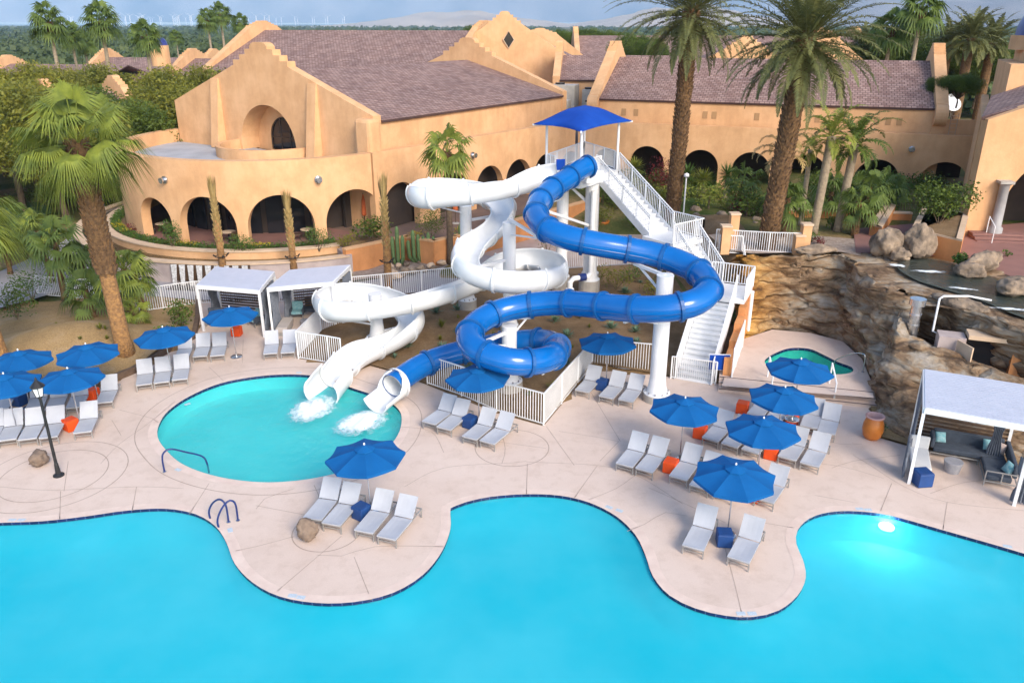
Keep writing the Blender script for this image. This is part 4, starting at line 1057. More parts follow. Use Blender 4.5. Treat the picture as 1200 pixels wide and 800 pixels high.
# duct and pipe
dc = thing("vent_duct", "shiny steel vent pipe standing in the rock pit", "vent pipe", at(1067, 402, 0.3))
b0 = atY(1068, 392, 35.0); tp = zY(357, b0.y)
MB().cyl((b0.x, b0.y, 0.2), (b0.x, b0.y, tp), 0.24, n=16).build("pipe", STEEL, dc, smooth=False)
MB().cyl((b0.x, b0.y, tp), (b0.x, b0.y, tp+0.3), 0.36, n=16).build("cowl", STEEL, dc)
for z in (tp-0.5, tp-1.0): MB().cyl((b0.x, b0.y, z), (b0.x, b0.y, z+0.06), 0.27, n=16).build("band", STEEL, dc)
wpz = thing("water_pipe", "white bent water pipe over the rock pit", "pipe", at(1098, 400, 1))
MB().tube([atY(1101, 398, 34.3), atY(1100, 391, 34.4), atY(1093, 388, 34.5), atY(1101, 350, 34.8), atY(1106, 347, 35.0), at(1135, 347, 4.2), at(1162, 352, 4.1)], 0.05, 8).build("pipe", WHITE, wpz)
# stream on the upper terrace
stream = smooth_closed(px([(1050, 312), (1078, 304), (1105, 308), (1130, 316), (1160, 326), (1200, 341), (1290, 368), (1290, 396), (1200, 374), (1150, 354), (1105, 340), (1070, 328)], 3.72), 0.4)
struct(MB().sheet([stream], 3.79).build("stream_bed", mat("stream_bed", (0.12, 0.12, 0.10), (0.05, 0.06, 0.05), 1.2, 0.8, world=True)))
struct(MB().sheet([stream], 3.86).build("stream_water", WATER_D))
def boulder(a, b, z, s, label, seed, material=None, sink=0.25, group=None, name="boulder"):
    c = at(a, b, z); bm = bmesh.new(); bmesh.ops.create_icosphere(bm, subdivisions=4, radius=1)
    r = R(seed); off = Vector((r.random()*50, r.random()*50, r.random()*50))
    for v in bm.verts:
        p = v.co.copy(); d = 1+0.30*noise.noise(p*1.1+off)-0.24*abs(noise.noise(p*1.9+off))+0.12*noise.cell(p*2.2+off)*0.6+0.07*noise.noise(p*6+off)
        if p.z < -0.5: d *= 0.9
        v.co = Vector((p.x*s[0]*d, p.y*s[1]*d, p.z*s[2]*d))
    me = bpy.data.meshes.new(name); bm.to_mesh(me); bm.free(); me.materials.append(material or BOULDER)
    me.polygons.foreach_set("use_smooth", [True]*len(me.polygons))
    o = bpy.data.objects.new(name, me); COL.objects.link(o); o.location = (c.x, c.y, z+s[2]*(1-sink)); o.rotation_euler = (0, 0, r.random()*3)
    return tag(o, label, "boulder", group)
boulder(1038, 302, 3.6, (1.1, 0.9, 1.0), "round brown boulder at the left head of the stream", 1)
boulder(1073, 303, 3.6, (1.05, 0.9, 1.15), "tall grey boulder right of the brown one at the stream head", 2)
boulder(1052, 306, 3.6, (0.8, 0.6, 0.5), "low boulder squeezed between the two big stream boulders", 3)
boulder(1150, 318, 3.7, (1.5, 0.6, 0.65), "long arched boulder across the stream", 4)
boulder(1135, 326, 3.7, (0.8, 0.5, 0.5), "pale low boulder in the stream bend", 5)
boulder(1188, 345, 3.7, (1.3, 0.8, 0.5), "flat wide boulder by the stream at the right edge", 6)
boulder(955, 297, 3.9, (1.3, 0.5, 0.3), "flat pale slab on top of the tall cliff", 7)
boulder(1120, 363, 3.5, (1.3, 0.5, 0.4), "ochre rounded rock at the stream lip", 8)
# white water where the stream tips over
FOAM = mat("foam", (0.85, 0.90, 0.93), (0.55, 0.68, 0.74), 7, 0.6, bmp=1.0, bscale=8, bdist=0.08)

# ------------------------------------------------------------------ distant hills
def ridge(name, x0, x1, y0, y1, fn, material, nx=160, ny=24):
    m = MB(); vs = []
    for j in range(ny+1):
        for i in range(nx+1):
            x = x0+(x1-x0)*i/nx; y = y0+(y1-y0)*j/ny
            vs.append((x, y, fn(x, y, j/ny)))
    m.add(vs, [(j*(nx+1)+i, j*(nx+1)+i+1, (j+1)*(nx+1)+i+1, (j+1)*(nx+1)+i) for j in range(ny) for i in range(nx)])
    return struct(m.build(name, material, smooth=True))
def mt(x, y, s):
    e = sin(pi*min(1, s*1.15+0.02)*0.62)
    n = noise.fractal(Vector((x*0.00042, y*0.0006, 2.0)), 0.9, 2.1, 8)
    h = (1120+560*n)*e*(0.22+0.78*sstep(-8900, -7300, x))
    return max(-5, h+60*noise.fractal(Vector((x*0.003, y*0.003, 7)), 0.9, 2.1, 4)*e-8)
ridge("far_mountains", -15000, 15000, 12000, 14400, mt, MOUNT, 260, 40)
def dn(c, wd, hh, seed):
    def f(x, y, s):
        e = sin(pi*s)**0.8; g = math.exp(-((x-c)/wd)**2)
        return max(-6, hh*e*g*(1+0.35*noise.fractal(Vector((x*0.004, y*0.004, seed)), 0.9, 2.1, 6))-4)
    return f
ridge("sand_hills", -1300, 700, 4200, 5400, dn(-300, 520, 78, 3), DUNE, 120, 24)
ridge("sand_hills", 200, 2000, 4300, 5600, dn(1000, 500, 105, 9), DUNE, 120, 24)
ridge("brown_mountain", 600, 6500, 4600, 7000, lambda x, y, s: max(-6, sin(pi*min(1, s*1.1)*0.7)*260*sstep(1100, 3200, x)*(1+0.4*noise.fractal(Vector((x*0.0016, y*0.0016, 5)), 0.9, 2.1, 8))-4), MOUNT, 160, 40)

def foam_patch(name, c, d, lx, ly, z, material, label, bumps=0.0, seed=1):
    d = Vector((d[0], d[1], 0)).normalized(); s = Vector((-d.y, d.x, 0)); N_ = 16; m = MB(); vs = []; uvv = []
    for j in range(N_+1):
        for i in range(N_+1):
            u = i/N_; v = j/N_; p = Vector((c[0], c[1], z))+d*(u-.5)*lx+s*(v-.5)*ly
            e = max(0, 1-((u-.5)**2+(v-.5)**2)*4.2)
            p.z += bumps*e*(0.5+noise.noise(Vector((p.x*3.1+seed, p.y*3.1, seed)))+.6*noise.noise(Vector((p.x*7, p.y*7, seed)))); vs.append(p); uvv.append((u, v))
    W = N_+1; fs = [(j*W+i, j*W+i+1, (j+1)*W+i+1, (j+1)*W+i) for j in range(N_) for i in range(N_)]
    m.add(vs, fs, [[uvv[k] for k in f] for f in fs])
    return tag(m.build(name, material, smooth=True), label, "foam", kind="stuff")
for (a_, b_, lx, ly, an, lb) in ((1052, 311, 2.0, 1.2, -.3, "white water below the two stream head boulders"), (1090, 318, 3.6, 1.1, -.15, "foam streak across the middle of the upper stream"), (1128, 338, 2.6, .8, -.4, "foam streak in front of the arched boulder"), (1186, 362, 4.2, .8, -.25, "white water along the lip of the stream at the right edge")):
    c_ = at(a_, b_, 3.88); foam_patch("stream_foam", c_, (cos(an), sin(an)), lx, ly, 3.875, FOAMS, lb, 0.03)

ck = MB(); ce = [p for p in left_edge if p.x > -45]
for p, q in zip(ce, ce[1:]): ck.beam((p.x, p.y, 0.12), (q.x, q.y, 0.12), 0.22, 0.42)
tag(ck.build("planter_curb", mat("curb_brown", (0.14, 0.09, 0.06), (0.08, 0.05, 0.035), 3, .9, world=True)), "dark brown curb along the foot of the dirt bank", "curb")
# ================================================================== HAZE
# ================================================================== SLIDES
def path3(ctrl, z0, z1, step=0.28):
    """ctrl: pixel points of the centre line; heights fall evenly with the distance travelled"""
    n = len(ctrl); s = [i/(n-1) for i in range(n)]
    for it in range(30):
        P = [at(a, b, z0+(z1-z0)*s[i]) for i, (a, b) in enumerate(ctrl)]
        L = [0]
        for a, b in zip(P, P[1:]): L.append(L[-1]+hypot(b.x-a.x, b.y-a.y))
        s = [0.5*s[i]+0.5*l/L[-1] for i, l in enumerate(L)]
    return smooth_open(P, step, 3)
blue_ctrl = [(692, 194), (680, 199), (664, 210), (645, 223), (631, 239), (629, 254), (642, 269), (668, 279), (700, 286), (735, 292), (770, 299), (800, 309), (823, 323), (830, 340), (815, 354), (785, 361), (745, 362), (700, 358), (660, 355), (622, 357), (585, 365), (560, 378), (550, 393), (557, 408), (577, 418), (603, 424), (632, 423), (651, 415), (652, 405), (636, 399.5), (610, 400), (580, 404), (550, 410.5), (520, 418), (495, 428), (474, 441), (460, 452)]
BP = path3(blue_ctrl, 8.75, 0.85)
# start of tube: make the first metres straight out of the platform
def frames(P):
    out = []; N = len(P)
    for i in range(N):
        t = (P[min(i+1, N-1)]-P[max(i-1, 0)]).normalized()
        side = t.cross(Vector((0, 0, 1))).normalized(); up = side.cross(t)
        out.append((P[i], t, side, up))
    return out
bs = thing("blue_water_slide", "closed blue tube slide winding down from the tower to the round pool", "water slide", BP[-1])
MB().tube(BP, 0.56, 20, cap=False).build("tube", BFIBRE, bs, smooth=True)
MB().tube(BP, 0.525, 16, cap=False).build("tube_lining", WFIBRE, bs, smooth=True)
acc = 0; last = BP[0]; nextj = 0.1; fb = frames(BP)
for i, (p, t, sd_, up) in enumerate(fb):
    acc += (p-last).length; last = p
    if acc >= nextj and i < len(BP)-3:
        nextj += 1.85
        MB().cyl(p-t*0.07, p+t*0.07, 0.645, n=22).build("joint_ring", BJOINT, bs)
# seams along the tube sides
m = MB()
for sgn in (-1, 1):
    m.tube([p+sd_*0.565*sgn*0.98+up*(-0.1) for p, t, sd_, up in fb], 0.025, 4)
m.build("seam", BJOINT, bs)
# white run-out of the blue slide
def trough(P, r, a_open, n=14, th=0.05, mb=None, rolls=None, rr=None):
    """open flume: section open at the top by a_open (radians, full), inner + outer skin and rim"""
    m = mb or MB(); F = frames(P); N = len(F); h = a_open if isinstance(a_open, list) else [a_open]*N
    vs = []
    for i, (p, t, sd_, up) in enumerate(F):
        ro = rolls[i] if rolls else 0.0; R_ = rr[i] if rr else r
        s2 = sd_*cos(ro)+up*sin(ro); u2 = up*cos(ro)-sd_*sin(ro)
        ho = h[i]/2
        for k in range(n+1):
            a = -pi/2-(pi-ho)+(2*pi-2*ho)*k/n
            vs.append(p+(s2*cos(a)+u2*sin(a))*R_)
        for k in range(n, -1, -1):
            a = -pi/2-(pi-ho)+(2*pi-2*ho)*k/n
            vs.append(p+(s2*cos(a)+u2*sin(a))*(R_-th))
    W = 2*(n+1); fs = []
    for i in range(N-1):
        for k in range(W): fs.append((i*W+k, i*W+(k+1) % W, (i+1)*W+(k+1) % W, (i+1)*W+k))
    for i in (0, N-1):
        for k in range(n): fs.append((i*W+k, i*W+k+1, i*W+W-2-k, i*W+W-1-k))
    return m.add(vs, fs)
e0 = BP[-1]; dd = (BP[-1]-BP[-4]); dd.z = 0; dd.normalize()
run = [e0-dd*0.3, e0+dd*0.3+Vector((0, 0, -0.04)), e0+dd*0.8+Vector((0, 0, -0.12)), e0+dd*1.25+Vector((0, 0, -0.2))]
RN = smooth_open(run, 0.2, 3)
trough(RN, 0.70, [0.6+2.9*min(1, i/(len(RN)*0.35)) for i in range(len(RN))], th=0.06).build("runout_trough", WFIBRE, bs, smooth=True)
MB().cyl(e0-dd*0.35, e0-dd*0.2, 0.74, n=24, cap=False).build("end_collar", WFIBRE, bs)
# white open flume
white_ctrl = [(652, 204), (636, 206), (612, 212), (582, 219), (552, 224), (523, 227), (500, 229), (492, 227), (500, 221), (530, 221), (562, 226), (584, 236), (590, 247), (582, 262), (565, 276), (551, 289), (545, 303), (553, 315), (575, 323), (604, 327), (634, 325), (650, 317), (643, 308), (620, 304), (594, 308), (574, 318), (548, 331), (515, 342), (480, 351), (445, 357), (413, 361), (389, 360), (383, 352), (400, 345), (430, 346), (460, 354), (479, 366), (481, 379), (465, 392), (440, 404), (418, 415), (402, 428), (392, 440)]
WPp = path3(white_ctrl, 8.35, 0.55)
fwv = frames(WPp); N = len(fwv)
# bank and close the section on bends
rolls = []; opens = []
for i in range(N):
    a = fwv[max(0, i-3)][1]; b = fwv[min(N-1, i+3)][1]
    k = (a.x*b.y-a.y*b.x)/max(1e-3, (WPp[min(N-1, i+3)]-WPp[max(0, i-3)]).length)
    rolls.append(max(-1, min(1, k*4))*0.5); 
rolls = [sum(rolls[max(0, i-4):i+5])/len(rolls[max(0, i-4):i+5]) for i in range(N)]
for i in range(N): opens.append(2.45+0.35*(1-min(1, abs(rolls[i])/0.4)))
ws = thing("white_water_slide", "open white flume slide spiralling down beside the blue tube into the round pool", "water slide", WPp[-1])
trough(WPp, 0.72, opens, n=16, rolls=rolls).build("flume", WFIBRE, ws, smooth=True)
acc = 0; last = WPp[0]; nextj = 0.6; nj = 0
for i in range(N-2):
    acc += (WPp[i]-last).length; last = WPp[i]
    if acc >= nextj:
        nextj += 2.1; t = fwv[i][1]
        seg = [WPp[i]-t*0.05, WPp[i]+t*0.05]
        trough(seg, 0.80, opens[i], n=16, th=0.075, rolls=[rolls[i]]*2).build("joint_ring", WFIBRE, ws)
e0w = WPp[-1]; ddw = (WPp[-1]-WPp[-4]); ddw.z = 0; ddw.normalize()
RW = smooth_open([e0w-ddw*0.2, e0w+ddw*0.5-Vector((0, 0, .06)), e0w+ddw*1.1-Vector((0, 0, .16)), e0w+ddw*1.5-Vector((0, 0, .22))], 0.2, 3)
trough(RW, 0.86, 1.9, th=0.06).build("runout_trough", WFIBRE, ws, smooth=True)
# water in flume and splashes
for (e_, d_, lb, sd_) in ((RW[-1], ddw, "white foam where the white slide empties into the pool", 3), (RN[-1], dd, "white foam where the blue slide empties into the pool", 4)):
    q_ = Vector((e_.x, e_.y, 0))+d_*0.55; foam_patch("splash_foam", q_+d_*0.3, d_, 4.2, 2.9, -0.115, FOAMW, lb, 0.26, sd_)
# support columns
def column(label, base, top_z, r=0.33, pier=0.45, rp=0.55, arms=()):
    base = Vector(base); t = thing("slide_column", label, "column", base, group="white steel columns carrying the slides")
    g = hgt(base.x, base.y) if base.y > 30 else 0
    MB().cyl((base.x, base.y, g-0.2), (base.x, base.y, base.z+pier), rp, n=24).build("pier", CONC, t)
    z0 = base.z+pier
    MB().lathe([(rp*0.98, z0), (rp*0.98, z0+0.05), (r*1.32, z0+0.06), (r*1.1, z0+0.45), (r, z0+0.8), (r, top_z), (r*1.04, top_z), (r*1.04, top_z+0.05), (0.01, top_z+0.06)], (base.x, base.y, 0), 24).build("post", WHITE, t)
    m = MB()
    for k in range(10):
        a = 2*pi*k/10; m.cyl((base.x+rp*0.84*cos(a), base.y+rp*0.84*sin(a), z0+0.05), (base.x+rp*0.84*cos(a), base.y+rp*0.84*sin(a), z0+0.14), 0.035, n=6)
    m.build("anchor_bolts", STEEL, t)
    for (q, zz) in arms:
        q = Vector(q); hz = q.z
        MB().beam((base.x, base.y, hz), q, 0.12, 0.14).build("arm", WHITE, t)
        lo = Vector((base.x, base.y, hz-zz)); MB().beam(lo, Vector((base.x, base.y, hz)).lerp(q, 0.85), 0.08, 0.08).build("brace", WHITE, t)
def nearest(P, x, y, zmin=-9, zmax=99):
    return min((p for p in P if zmin < p.z < zmax), key=lambda p: hypot(p.x-x, p.y-y))
def under(P, pxx, pyy, r=0.72):
    """point under the slide nearest to a pixel"""
    best = min(P, key=lambda p: (((p.x/(p.y*CP+(CAM_H-p.z)*SP))*FPX+600-pxx)**2+(400-FPX*((p.y*SP-(CAM_H-p.z)*CP)/(p.y*CP+(CAM_H-p.z)*SP))-pyy)**2))
    return best+Vector((0, 0, -r))
cA = at(769, 468); column("thick white column in front of the blue bend, next to the stair", cA, 5.9, 0.36, 0.35, 0.62, arms=[(under(BP, 742, 300, .6), .9), (under(BP, 818, 345, .6), .8), (under(BP, 735, 362, .6), .7)])
cB = at(597, 457); column("short white column standing inside the lowest blue loop", cB, 3.2, 0.34, 0.5, 0.62, arms=[(under(BP, 553, 392, .6), .7), (under(BP, 636, 418, .6), .7), (under(BP, 622, 357, .6), 1.0)])
cC = atY(597, 398, 40.6); cC.z = 0.2; column("tall white column rising through the middle white loop", cC, 6.4, 0.34, 0.6, 0.5, arms=[(under(WPp, 545, 300), .9), (under(WPp, 650, 318), .9), (under(WPp, 590, 250), .8), (under(BP, 640, 268, .6), .8)])
cD = at(548, 360, 0.2); column("white column under the top left turn of the white slide", cD, 6.3, 0.34, 0.5, 0.55, arms=[(under(WPp, 505, 229), .9), (under(WPp, 585, 238), .9)])
cE = at(443, 402, 0.1); column("white column inside the lower white loop", cE, 2.85, 0.34, 0.35, 0.6, arms=[(under(WPp, 400, 361), .6), (under(WPp, 478, 366), .6)])

# ------------------------------------------------------------------ slide tower
twr = thing("slide_tower", "white steel slide tower with blue canopy and three flights of stairs", "tower", at(690, 350, 0.1))
TZ = 7.75
tA = at(690, 346, 0.2); tB = at(657, 342, 0.2)
# platform corners, in plan
c1 = at(641, 203, TZ).xy; c2 = at(680, 212, TZ).xy; c3 = at(722, 199, TZ).xy; c4 = at(684, 186, TZ).xy
plat = [c1, c2, c3, c4]
MB().prism(plat, TZ-0.22, TZ).build("platform", WHITE, twr)
pm = MB()
for a, b in zip(plat, plat[1:]+plat[:1]): pm.beam((a.x, a.y, TZ-0.33), (b.x, b.y, TZ-0.33), 0.16, 0.22)
pm.build("platform_frame", WHITE, twr)
cen = (c1+c2+c3+c4)/4
for (q, nm) in ((tA, 0), (tB, 1), (at(700, 335, .2), 2)):
    r_ = 0.42 if nm == 0 else 0.36
    x, y = q.x, q.y
    if nm == 2: x, y = (cen+(c3-cen)*0.35)
    MB().cyl((x, y, -0.1), (x, y, 1.25), r_*1.55, n=20).build("pier", CONC, twr)
    MB().lathe([(r_*1.5, 1.25), (r_*1.5, 1.3), (r_*1.2, 1.34), (r_, 1.9), (r_, TZ-0.44)], (x, y, 0), 20).build("post", WHITE, twr)
for (a, b) in (((tA.x, tA.y, 5.8), (tB.x, tB.y, 7.3)), ((tA.x, tA.y, 4.6), (BP[18].x, BP[18].y, BP[18].z-0.6)), ((tB.x, tB.y, 6.2), (BP[14].x, BP[14].y, BP[14].z-0.6))):
    MB().beam(a, b, 0.14, 0.14).build("brace", WHITE, twr)
# thin pump pipes beside the tower
wp_ = thing("supply_pipe", "white water supply pipe with elbow at the foot of the tower", "pipe", at(700, 345, 0))
MB().tube([(tA.x+0.0, tA.y-0.7, 6.9), (tA.x+0.0, tA.y-0.7, 1.9), (tA.x-.2, tA.y-0.9, 1.7), (tA.x-1.1, tA.y-1.3, 1.7), (tA.x-1.3, tA.y-1.4, 1.5), (tA.x-1.3, tA.y-1.4, 0)], 0.16, 10).build("pipe", WHITE, wp_)
MB().cyl((tA.x-0.35, tA.y-0.95, 1.7), (tA.x-.75, tA.y-1.12, 1.7), 0.24, n=12).build("valve", NAVYM, wp_)
MB().cyl((tA.x-1.3, tA.y-1.4, .95), (tA.x-1.3, tA.y-1.4, 1.1), 0.25, n=12).build("flange", WHITE, wp_)
def railing(mpost, mrail, mpick, a, b, h=1.1, sp=0.14, post=1.6, z_off=0.08, rp=0.03, toprail=0.05, mid=False, last=True):
    a = Vector(a); b = Vector(b); L = (b-a).length; n = max(1, int(round(L/post)))
    for k in range(n+1):
        p = a.lerp(b, k/n)
        if k < n or last: mpost.append(MB().box(p+Vector((0, 0, h/2)), (toprail*1.3, toprail*1.3, h)))
    mrail.append(MB().beam(a+Vector((0, 0, h)), b+Vector((0, 0, h)), toprail, toprail))
    mrail.append(MB().beam(a+Vector((0, 0, z_off)), b+Vector((0, 0, z_off)), toprail*0.8, toprail*0.8))
    if mid: mrail[0].beam(a+Vector((0, 0, h-0.16)), b+Vector((0, 0, h-0.16)), toprail*0.8, toprail*0.8)
    if mpick is not None:
        k = int(L/sp)
        for i in range(1, k): p = a.lerp(b, i/k); mpick.box(p+Vector((0, 0, (h+z_off)/2)), (rp, rp, h-z_off))
def rail_part(segs, parent, name="railing", **kw):
    for si, (a, b) in enumerate(segs):
        po, ra, pi_ = [], [], MB(); railing(po, ra, pi_, a, b, last=(si == len(segs)-1), **kw)
        r = pi_.build(name, WHITE, parent)
        for q_ in ra: q_.build("rail", WHITE, r)
        for q_ in po: q_.build("post", WHITE, r)
    return r
V3 = lambda p, z: Vector((p[0], p[1], z))
gapw = (c2-c1).normalized()*0.2
rail_part([(V3(c1, TZ), V3(c4, TZ))], twr); rail_part([(V3(c4, TZ), V3(c4.lerp(c3, 0.95), TZ))], twr)
rail_part([(V3(c1, TZ), V3(c1.lerp(c2, 0.25), TZ))], twr)
rail_part([(V3(c2.lerp(c3, 0.0), TZ), V3(c2.lerp(c3, 0.55), TZ))], twr)
rail_part([(V3(c2.lerp(c4, 0.30), TZ), V3(c2.lerp(c4, 0.62), TZ))], twr)
# canopy
pz = 10.55
cps = [c1+(c1-cen)*0.02, c2+(c2-cen)*0.02, c3+(c3-cen)*0.02, c4+(c4-cen)*0.02]
for q in cps: MB().cyl((q.x, q.y, TZ-0.3), (q.x, q.y, pz), 0.075, n=10).build("canopy_post", WHITE, twr)
ext = [cen+(q-cen)*1.38 for q in cps]
for q, e_ in zip(cps, ext): MB().beam((q.x, q.y, pz), (e_.x, e_.y, pz+0.05), 0.09, 0.09).build("canopy_bracket", WHITE, twr)
cm = MB(); NN = 12
peakz = 11.25
def canpt(i, j):
    u_ = i/NN; v_ = j/NN
    # concave edges between the corners
    A_ = ext[0].lerp(ext[1], u_); B_ = ext[3].lerp(ext[2], u_); p = A_.lerp(B_, v_)
    d = min(u_, 1-u_, v_, 1-v_)*2
    eu = 4*u_*(1-u_); ev = 4*v_*(1-v_)
    edge = (1-max(abs(2*u_-1), abs(2*v_-1)))
    sag = (min(eu, ev) if edge > 0 else 0)
    inset = 0.16*(eu if min(v_, 1-v_) < min(u_, 1-u_) else ev)*(1-d)
    p = p.lerp(cen, inset)
    z = pz+0.08+(peakz-pz)*min(1.0, d*1.6)**1.05+0.06*eu*ev
    return (p.x, p.y, z)
cm.add([canpt(i, j) for i in range(NN+1) for j in range(NN+1)], [(i*(NN+1)+j, (i+1)*(NN+1)+j, (i+1)*(NN+1)+j+1, i*(NN+1)+j+1) for i in range(NN) for j in range(NN)])
co = cm.build("canopy", CANVAS2, twr, smooth=True); sm = co.modifiers.new("thick", 'SOLIDIFY'); sm.thickness = 0.02
# rider start tubs
MB().box((BP[0].x+0.1, BP[0].y+0.4, TZ+0.35), (1.1, 1.0, 0.7), 0.4).build("start_tub", WFIBRE, twr, bevel=0.1)
nb = thing("notice_board", "small blue notice board on the tower railing", "sign", V3(c1.lerp(c2, .6), TZ)); q = at(657, 193, TZ+0.9)
MB().box(q, (0.5, 0.05, 0.6), 0.2).build("panel", CANVAS2, nb); MB().cyl((q.x, q.y+.06, TZ), (q.x, q.y+.06, TZ+1.2), 0.03, n=8).build("post", WHITE, nb)
# stairs
L1a = at(772, 276, 5.1).xy; L1b = at(806, 276, 5.1).xy
def flight(a, b, wd, n, parent):
    """a: top centre, b: bottom centre"""
    a = Vector(a); b = Vector(b); d = (b-a); dh = Vector((d.x, d.y, 0)); L = dh.length; t = dh.normalized(); s = Vector((-t.y, t.x, 0))
    ang = math.atan2(t.y, t.x); tr = MB(); ri = MB()
    for k in range(n):
        p = a+t*(L*(k+0.5)/n); p.z = a.z+d.z*(k+1)/n
        tr.box(p+Vector((0, 0, -0.02)), (L/n+0.03, wd-0.1, 0.05), ang)
        ri.box(p+Vector((0, 0, -0.02+(-d.z/n)/2))-t*(L/n/2), (0.02, wd-0.1, -d.z/n), ang)
    fl = tr.build("stair_treads", WHITE, parent); ri.build("risers", mat("riser_grey", (0.55, 0.57, 0.60), (0.45, 0.47, 0.5), 3, 0.5), fl)
    for sg_ in (-1, 1):
        o = s*(wd/2)*sg_
        MB().beam(a+o+Vector((0, 0, -0.16)), b+o+Vector((0, 0, -0.16)), 0.06, 0.42).build("stringer", WHITE, fl)
        rail_part([(a+o, b+o)], parent, name="stair_railing", mid=True, sp=0.16)
    return fl
pS = c3.lerp(c2, 0.25)
l1 = at(785, 277, 5.1); l2 = at(846, 338, 3.1)
top1 = V3(pS, TZ); 
W_ = 1.7
b1 = l1.copy(); 
# landings
flight(top1, V3(l1.xy+(top1.xy-l1.xy).normalized()*0.7, 5.1), W_, 14, twr)
def landing(c, d, l, wd, z):
    d = Vector(d).normalized(); s = Vector((-d.y, d.x)); c = Vector(c[:2])
    P = [c+d*l/2+s*wd/2, c-d*l/2+s*wd/2, c-d*l/2-s*wd/2, c+d*l/2-s*wd/2]
    MB().prism(P, z-0.25, z).build("landing", WHITE, twr); return P
d12 = (l2.xy-l1.xy).normalized()
PL = landing(l1.xy+(top1.xy-l1.xy).normalized()*-0.2, d12, 2.3, 2.3, 5.1)
flight(V3(l1.xy+d12*1.0, 5.1), V3(l2.xy-d12*0.7, 3.1), W_, 10, twr)
bot = at(812, 446, 0.05); d23 = (bot.xy-l2.xy).normalized()
PL2 = landing(l2.xy+d12*0.35, d23, 2.4, 2.2, 3.1)
flight(V3(l2.xy+d23*0.9, 3.1), bot, 1.75, 17, twr)
rail_part([(V3(PL[3], 5.1), V3(PL[0], 5.1))], twr); rail_part([(V3(PL[1], 5.1), V3(PL[0], 5.1))], twr) 
rail_part([(V3(PL2[0], 3.1), V3(PL2[1], 3.1)), (V3(PL2[1], 3.1), V3(PL2[2], 3.1))], twr)
for P_l, z in ((PL, 5.1), (PL2, 3.1)):
    for q in (P_l[1], P_l[3]): MB().cyl((q.x, q.y, 0), (q.x, q.y, z-0.25), 0.12, n=12).build("landing_post", WHITE, twr)

# ------------------------------------------------------------------ fences
def fence(label, pts, h=1.5, sp=0.13, z=0.0, name="picket_fence", post=2.4, group="white picket fences around the slides"):
    P = [at(a, b, z) for a, b in pts]; t = thing(name, label, "fence", P[0], group=group)
    for si, (a, b) in enumerate(zip(P, P[1:])):
        po, ra, pk = [], [], MB(); railing(po, ra, pk, a, b, last=(si == len(P)-2), h=h, sp=sp, post=post, toprail=0.05, rp=0.028)
        pk.build("pickets", WHITE, t)
        for q_ in ra: q_.build("rail", WHITE, t)
        for q_ in po: q_.build("post", WHITE, t)
    return t
fence("white picket fence in front of the slide garden, zigzagging behind the loungers", [(501, 450), (541, 464), (582, 482), (637, 498), (694, 430), (778, 437.5)])
fence("short white fence turning behind the two loungers beside the left cabanas", [(401, 429), (386, 426), (350, 420), (377, 391), (418, 376)])
fence("long white fence along the walkway behind the cabanas", [(150, 368), (232, 356), (400, 352), (540, 338), (560, 334)], h=1.45)
fence("white fence running behind the tower from the middle white loop to the stairs", [(650, 316), (700, 313), (760, 308), (800, 305)], h=1.3)
fence("white fence left of the big palm by the garden path", [(45, 346), (90, 350), (140, 352)], h=1.3)
fence("white fence with peach pillars above the rock cliff", [(838, 292), (900, 296), (940, 297)], z=3.6, h=1.2)
fence("low white gate panel at the bottom of the stairs", [(786, 443), (838, 450)], h=1.15, sp=0.1)
def handrail_side(label, pts):
    t = thing("ramp_railing", label, "railing", pts[0]); rail_part(list(zip(pts, pts[1:])), t); return t
handrail_side("white ramp railing sloping down between the stair and the rock cliff", [at(842, 297, 3.6), at(868, 298, 3.4), at(873, 335, 1.9)])
for k, (a, b, hh) in enumerate(((857, 292, 2.1), (848, 297, 1.6), (941, 297, 1.7), (934, 298, 1.1))):
    p = at(a, b, 3.6); t = thing("fence_pillar", ["peach pillar at the left end of the fence above the cliff", "low peach pillar just in front of the left fence pillar", "tall peach pillar at the right end of the fence above the cliff", "short peach pillar next to the tall right one"][k], "pillar", p, group="peach pillars of the upper fence")
    MB().box((p.x, p.y, 3.6+hh/2), (0.5, 0.5, hh)).build("shaft", STUCCO, t); MB().box((p.x, p.y, 3.64+hh), (0.6, 0.6, 0.1)).build("cap", CREAM, t)
# stepped terracotta wall beside the spa patio
sw = thing("stepped_wall", "terracotta wall stepping down beside the spa patio with a white gate", "wall", at(852, 447))
a = at(872, 392, 0); b = at(850, 450, 0); dv = (b-a)
hs = [3.0, 2.5, 2.1, 1.7, 1.35]
for k, h_ in enumerate(hs):
    p = a+dv*(k/5); q = a+dv*((k+1)/5); MB().beam((p.x, p.y, h_/2), (q.x, q.y, h_/2), 0.35, h_).build("wall_step", STUCCO_D, sw)
ga = V3((a+dv*0.45).xy+Vector((0.25, 0)), 0.45); gb = V3((a+dv*1.02).xy+Vector((0.25, -0.1)), 0.45)
fence_g = thing("spa_gate", "tall white gate panel leaning along the stepped wall", "gate", ga); rail_part([(ga, gb)], fence_g, h=1.5, sp=0.11)
bsn = thing("rules_sign", "blue square sign board on the fence at the stair foot", "sign", at(840, 447)); q = at(840, 447); 
MB().box((q.x, q.y-0.1, 1.05), (0.95, 0.05, 0.75), -0.05).build("panel", CANVAS2, bsn)
MB().box((q.x, q.y-0.07, 1.05), (1.02, 0.04, 0.82), -0.05).build("frame", WHITE, bsn)
for k in (-0.4, 0.4): MB().cyl((q.x+k, q.y-0.04, 0), (q.x+k, q.y-0.04, 1.4), 0.025, n=8).build("post", WHITE, bsn)

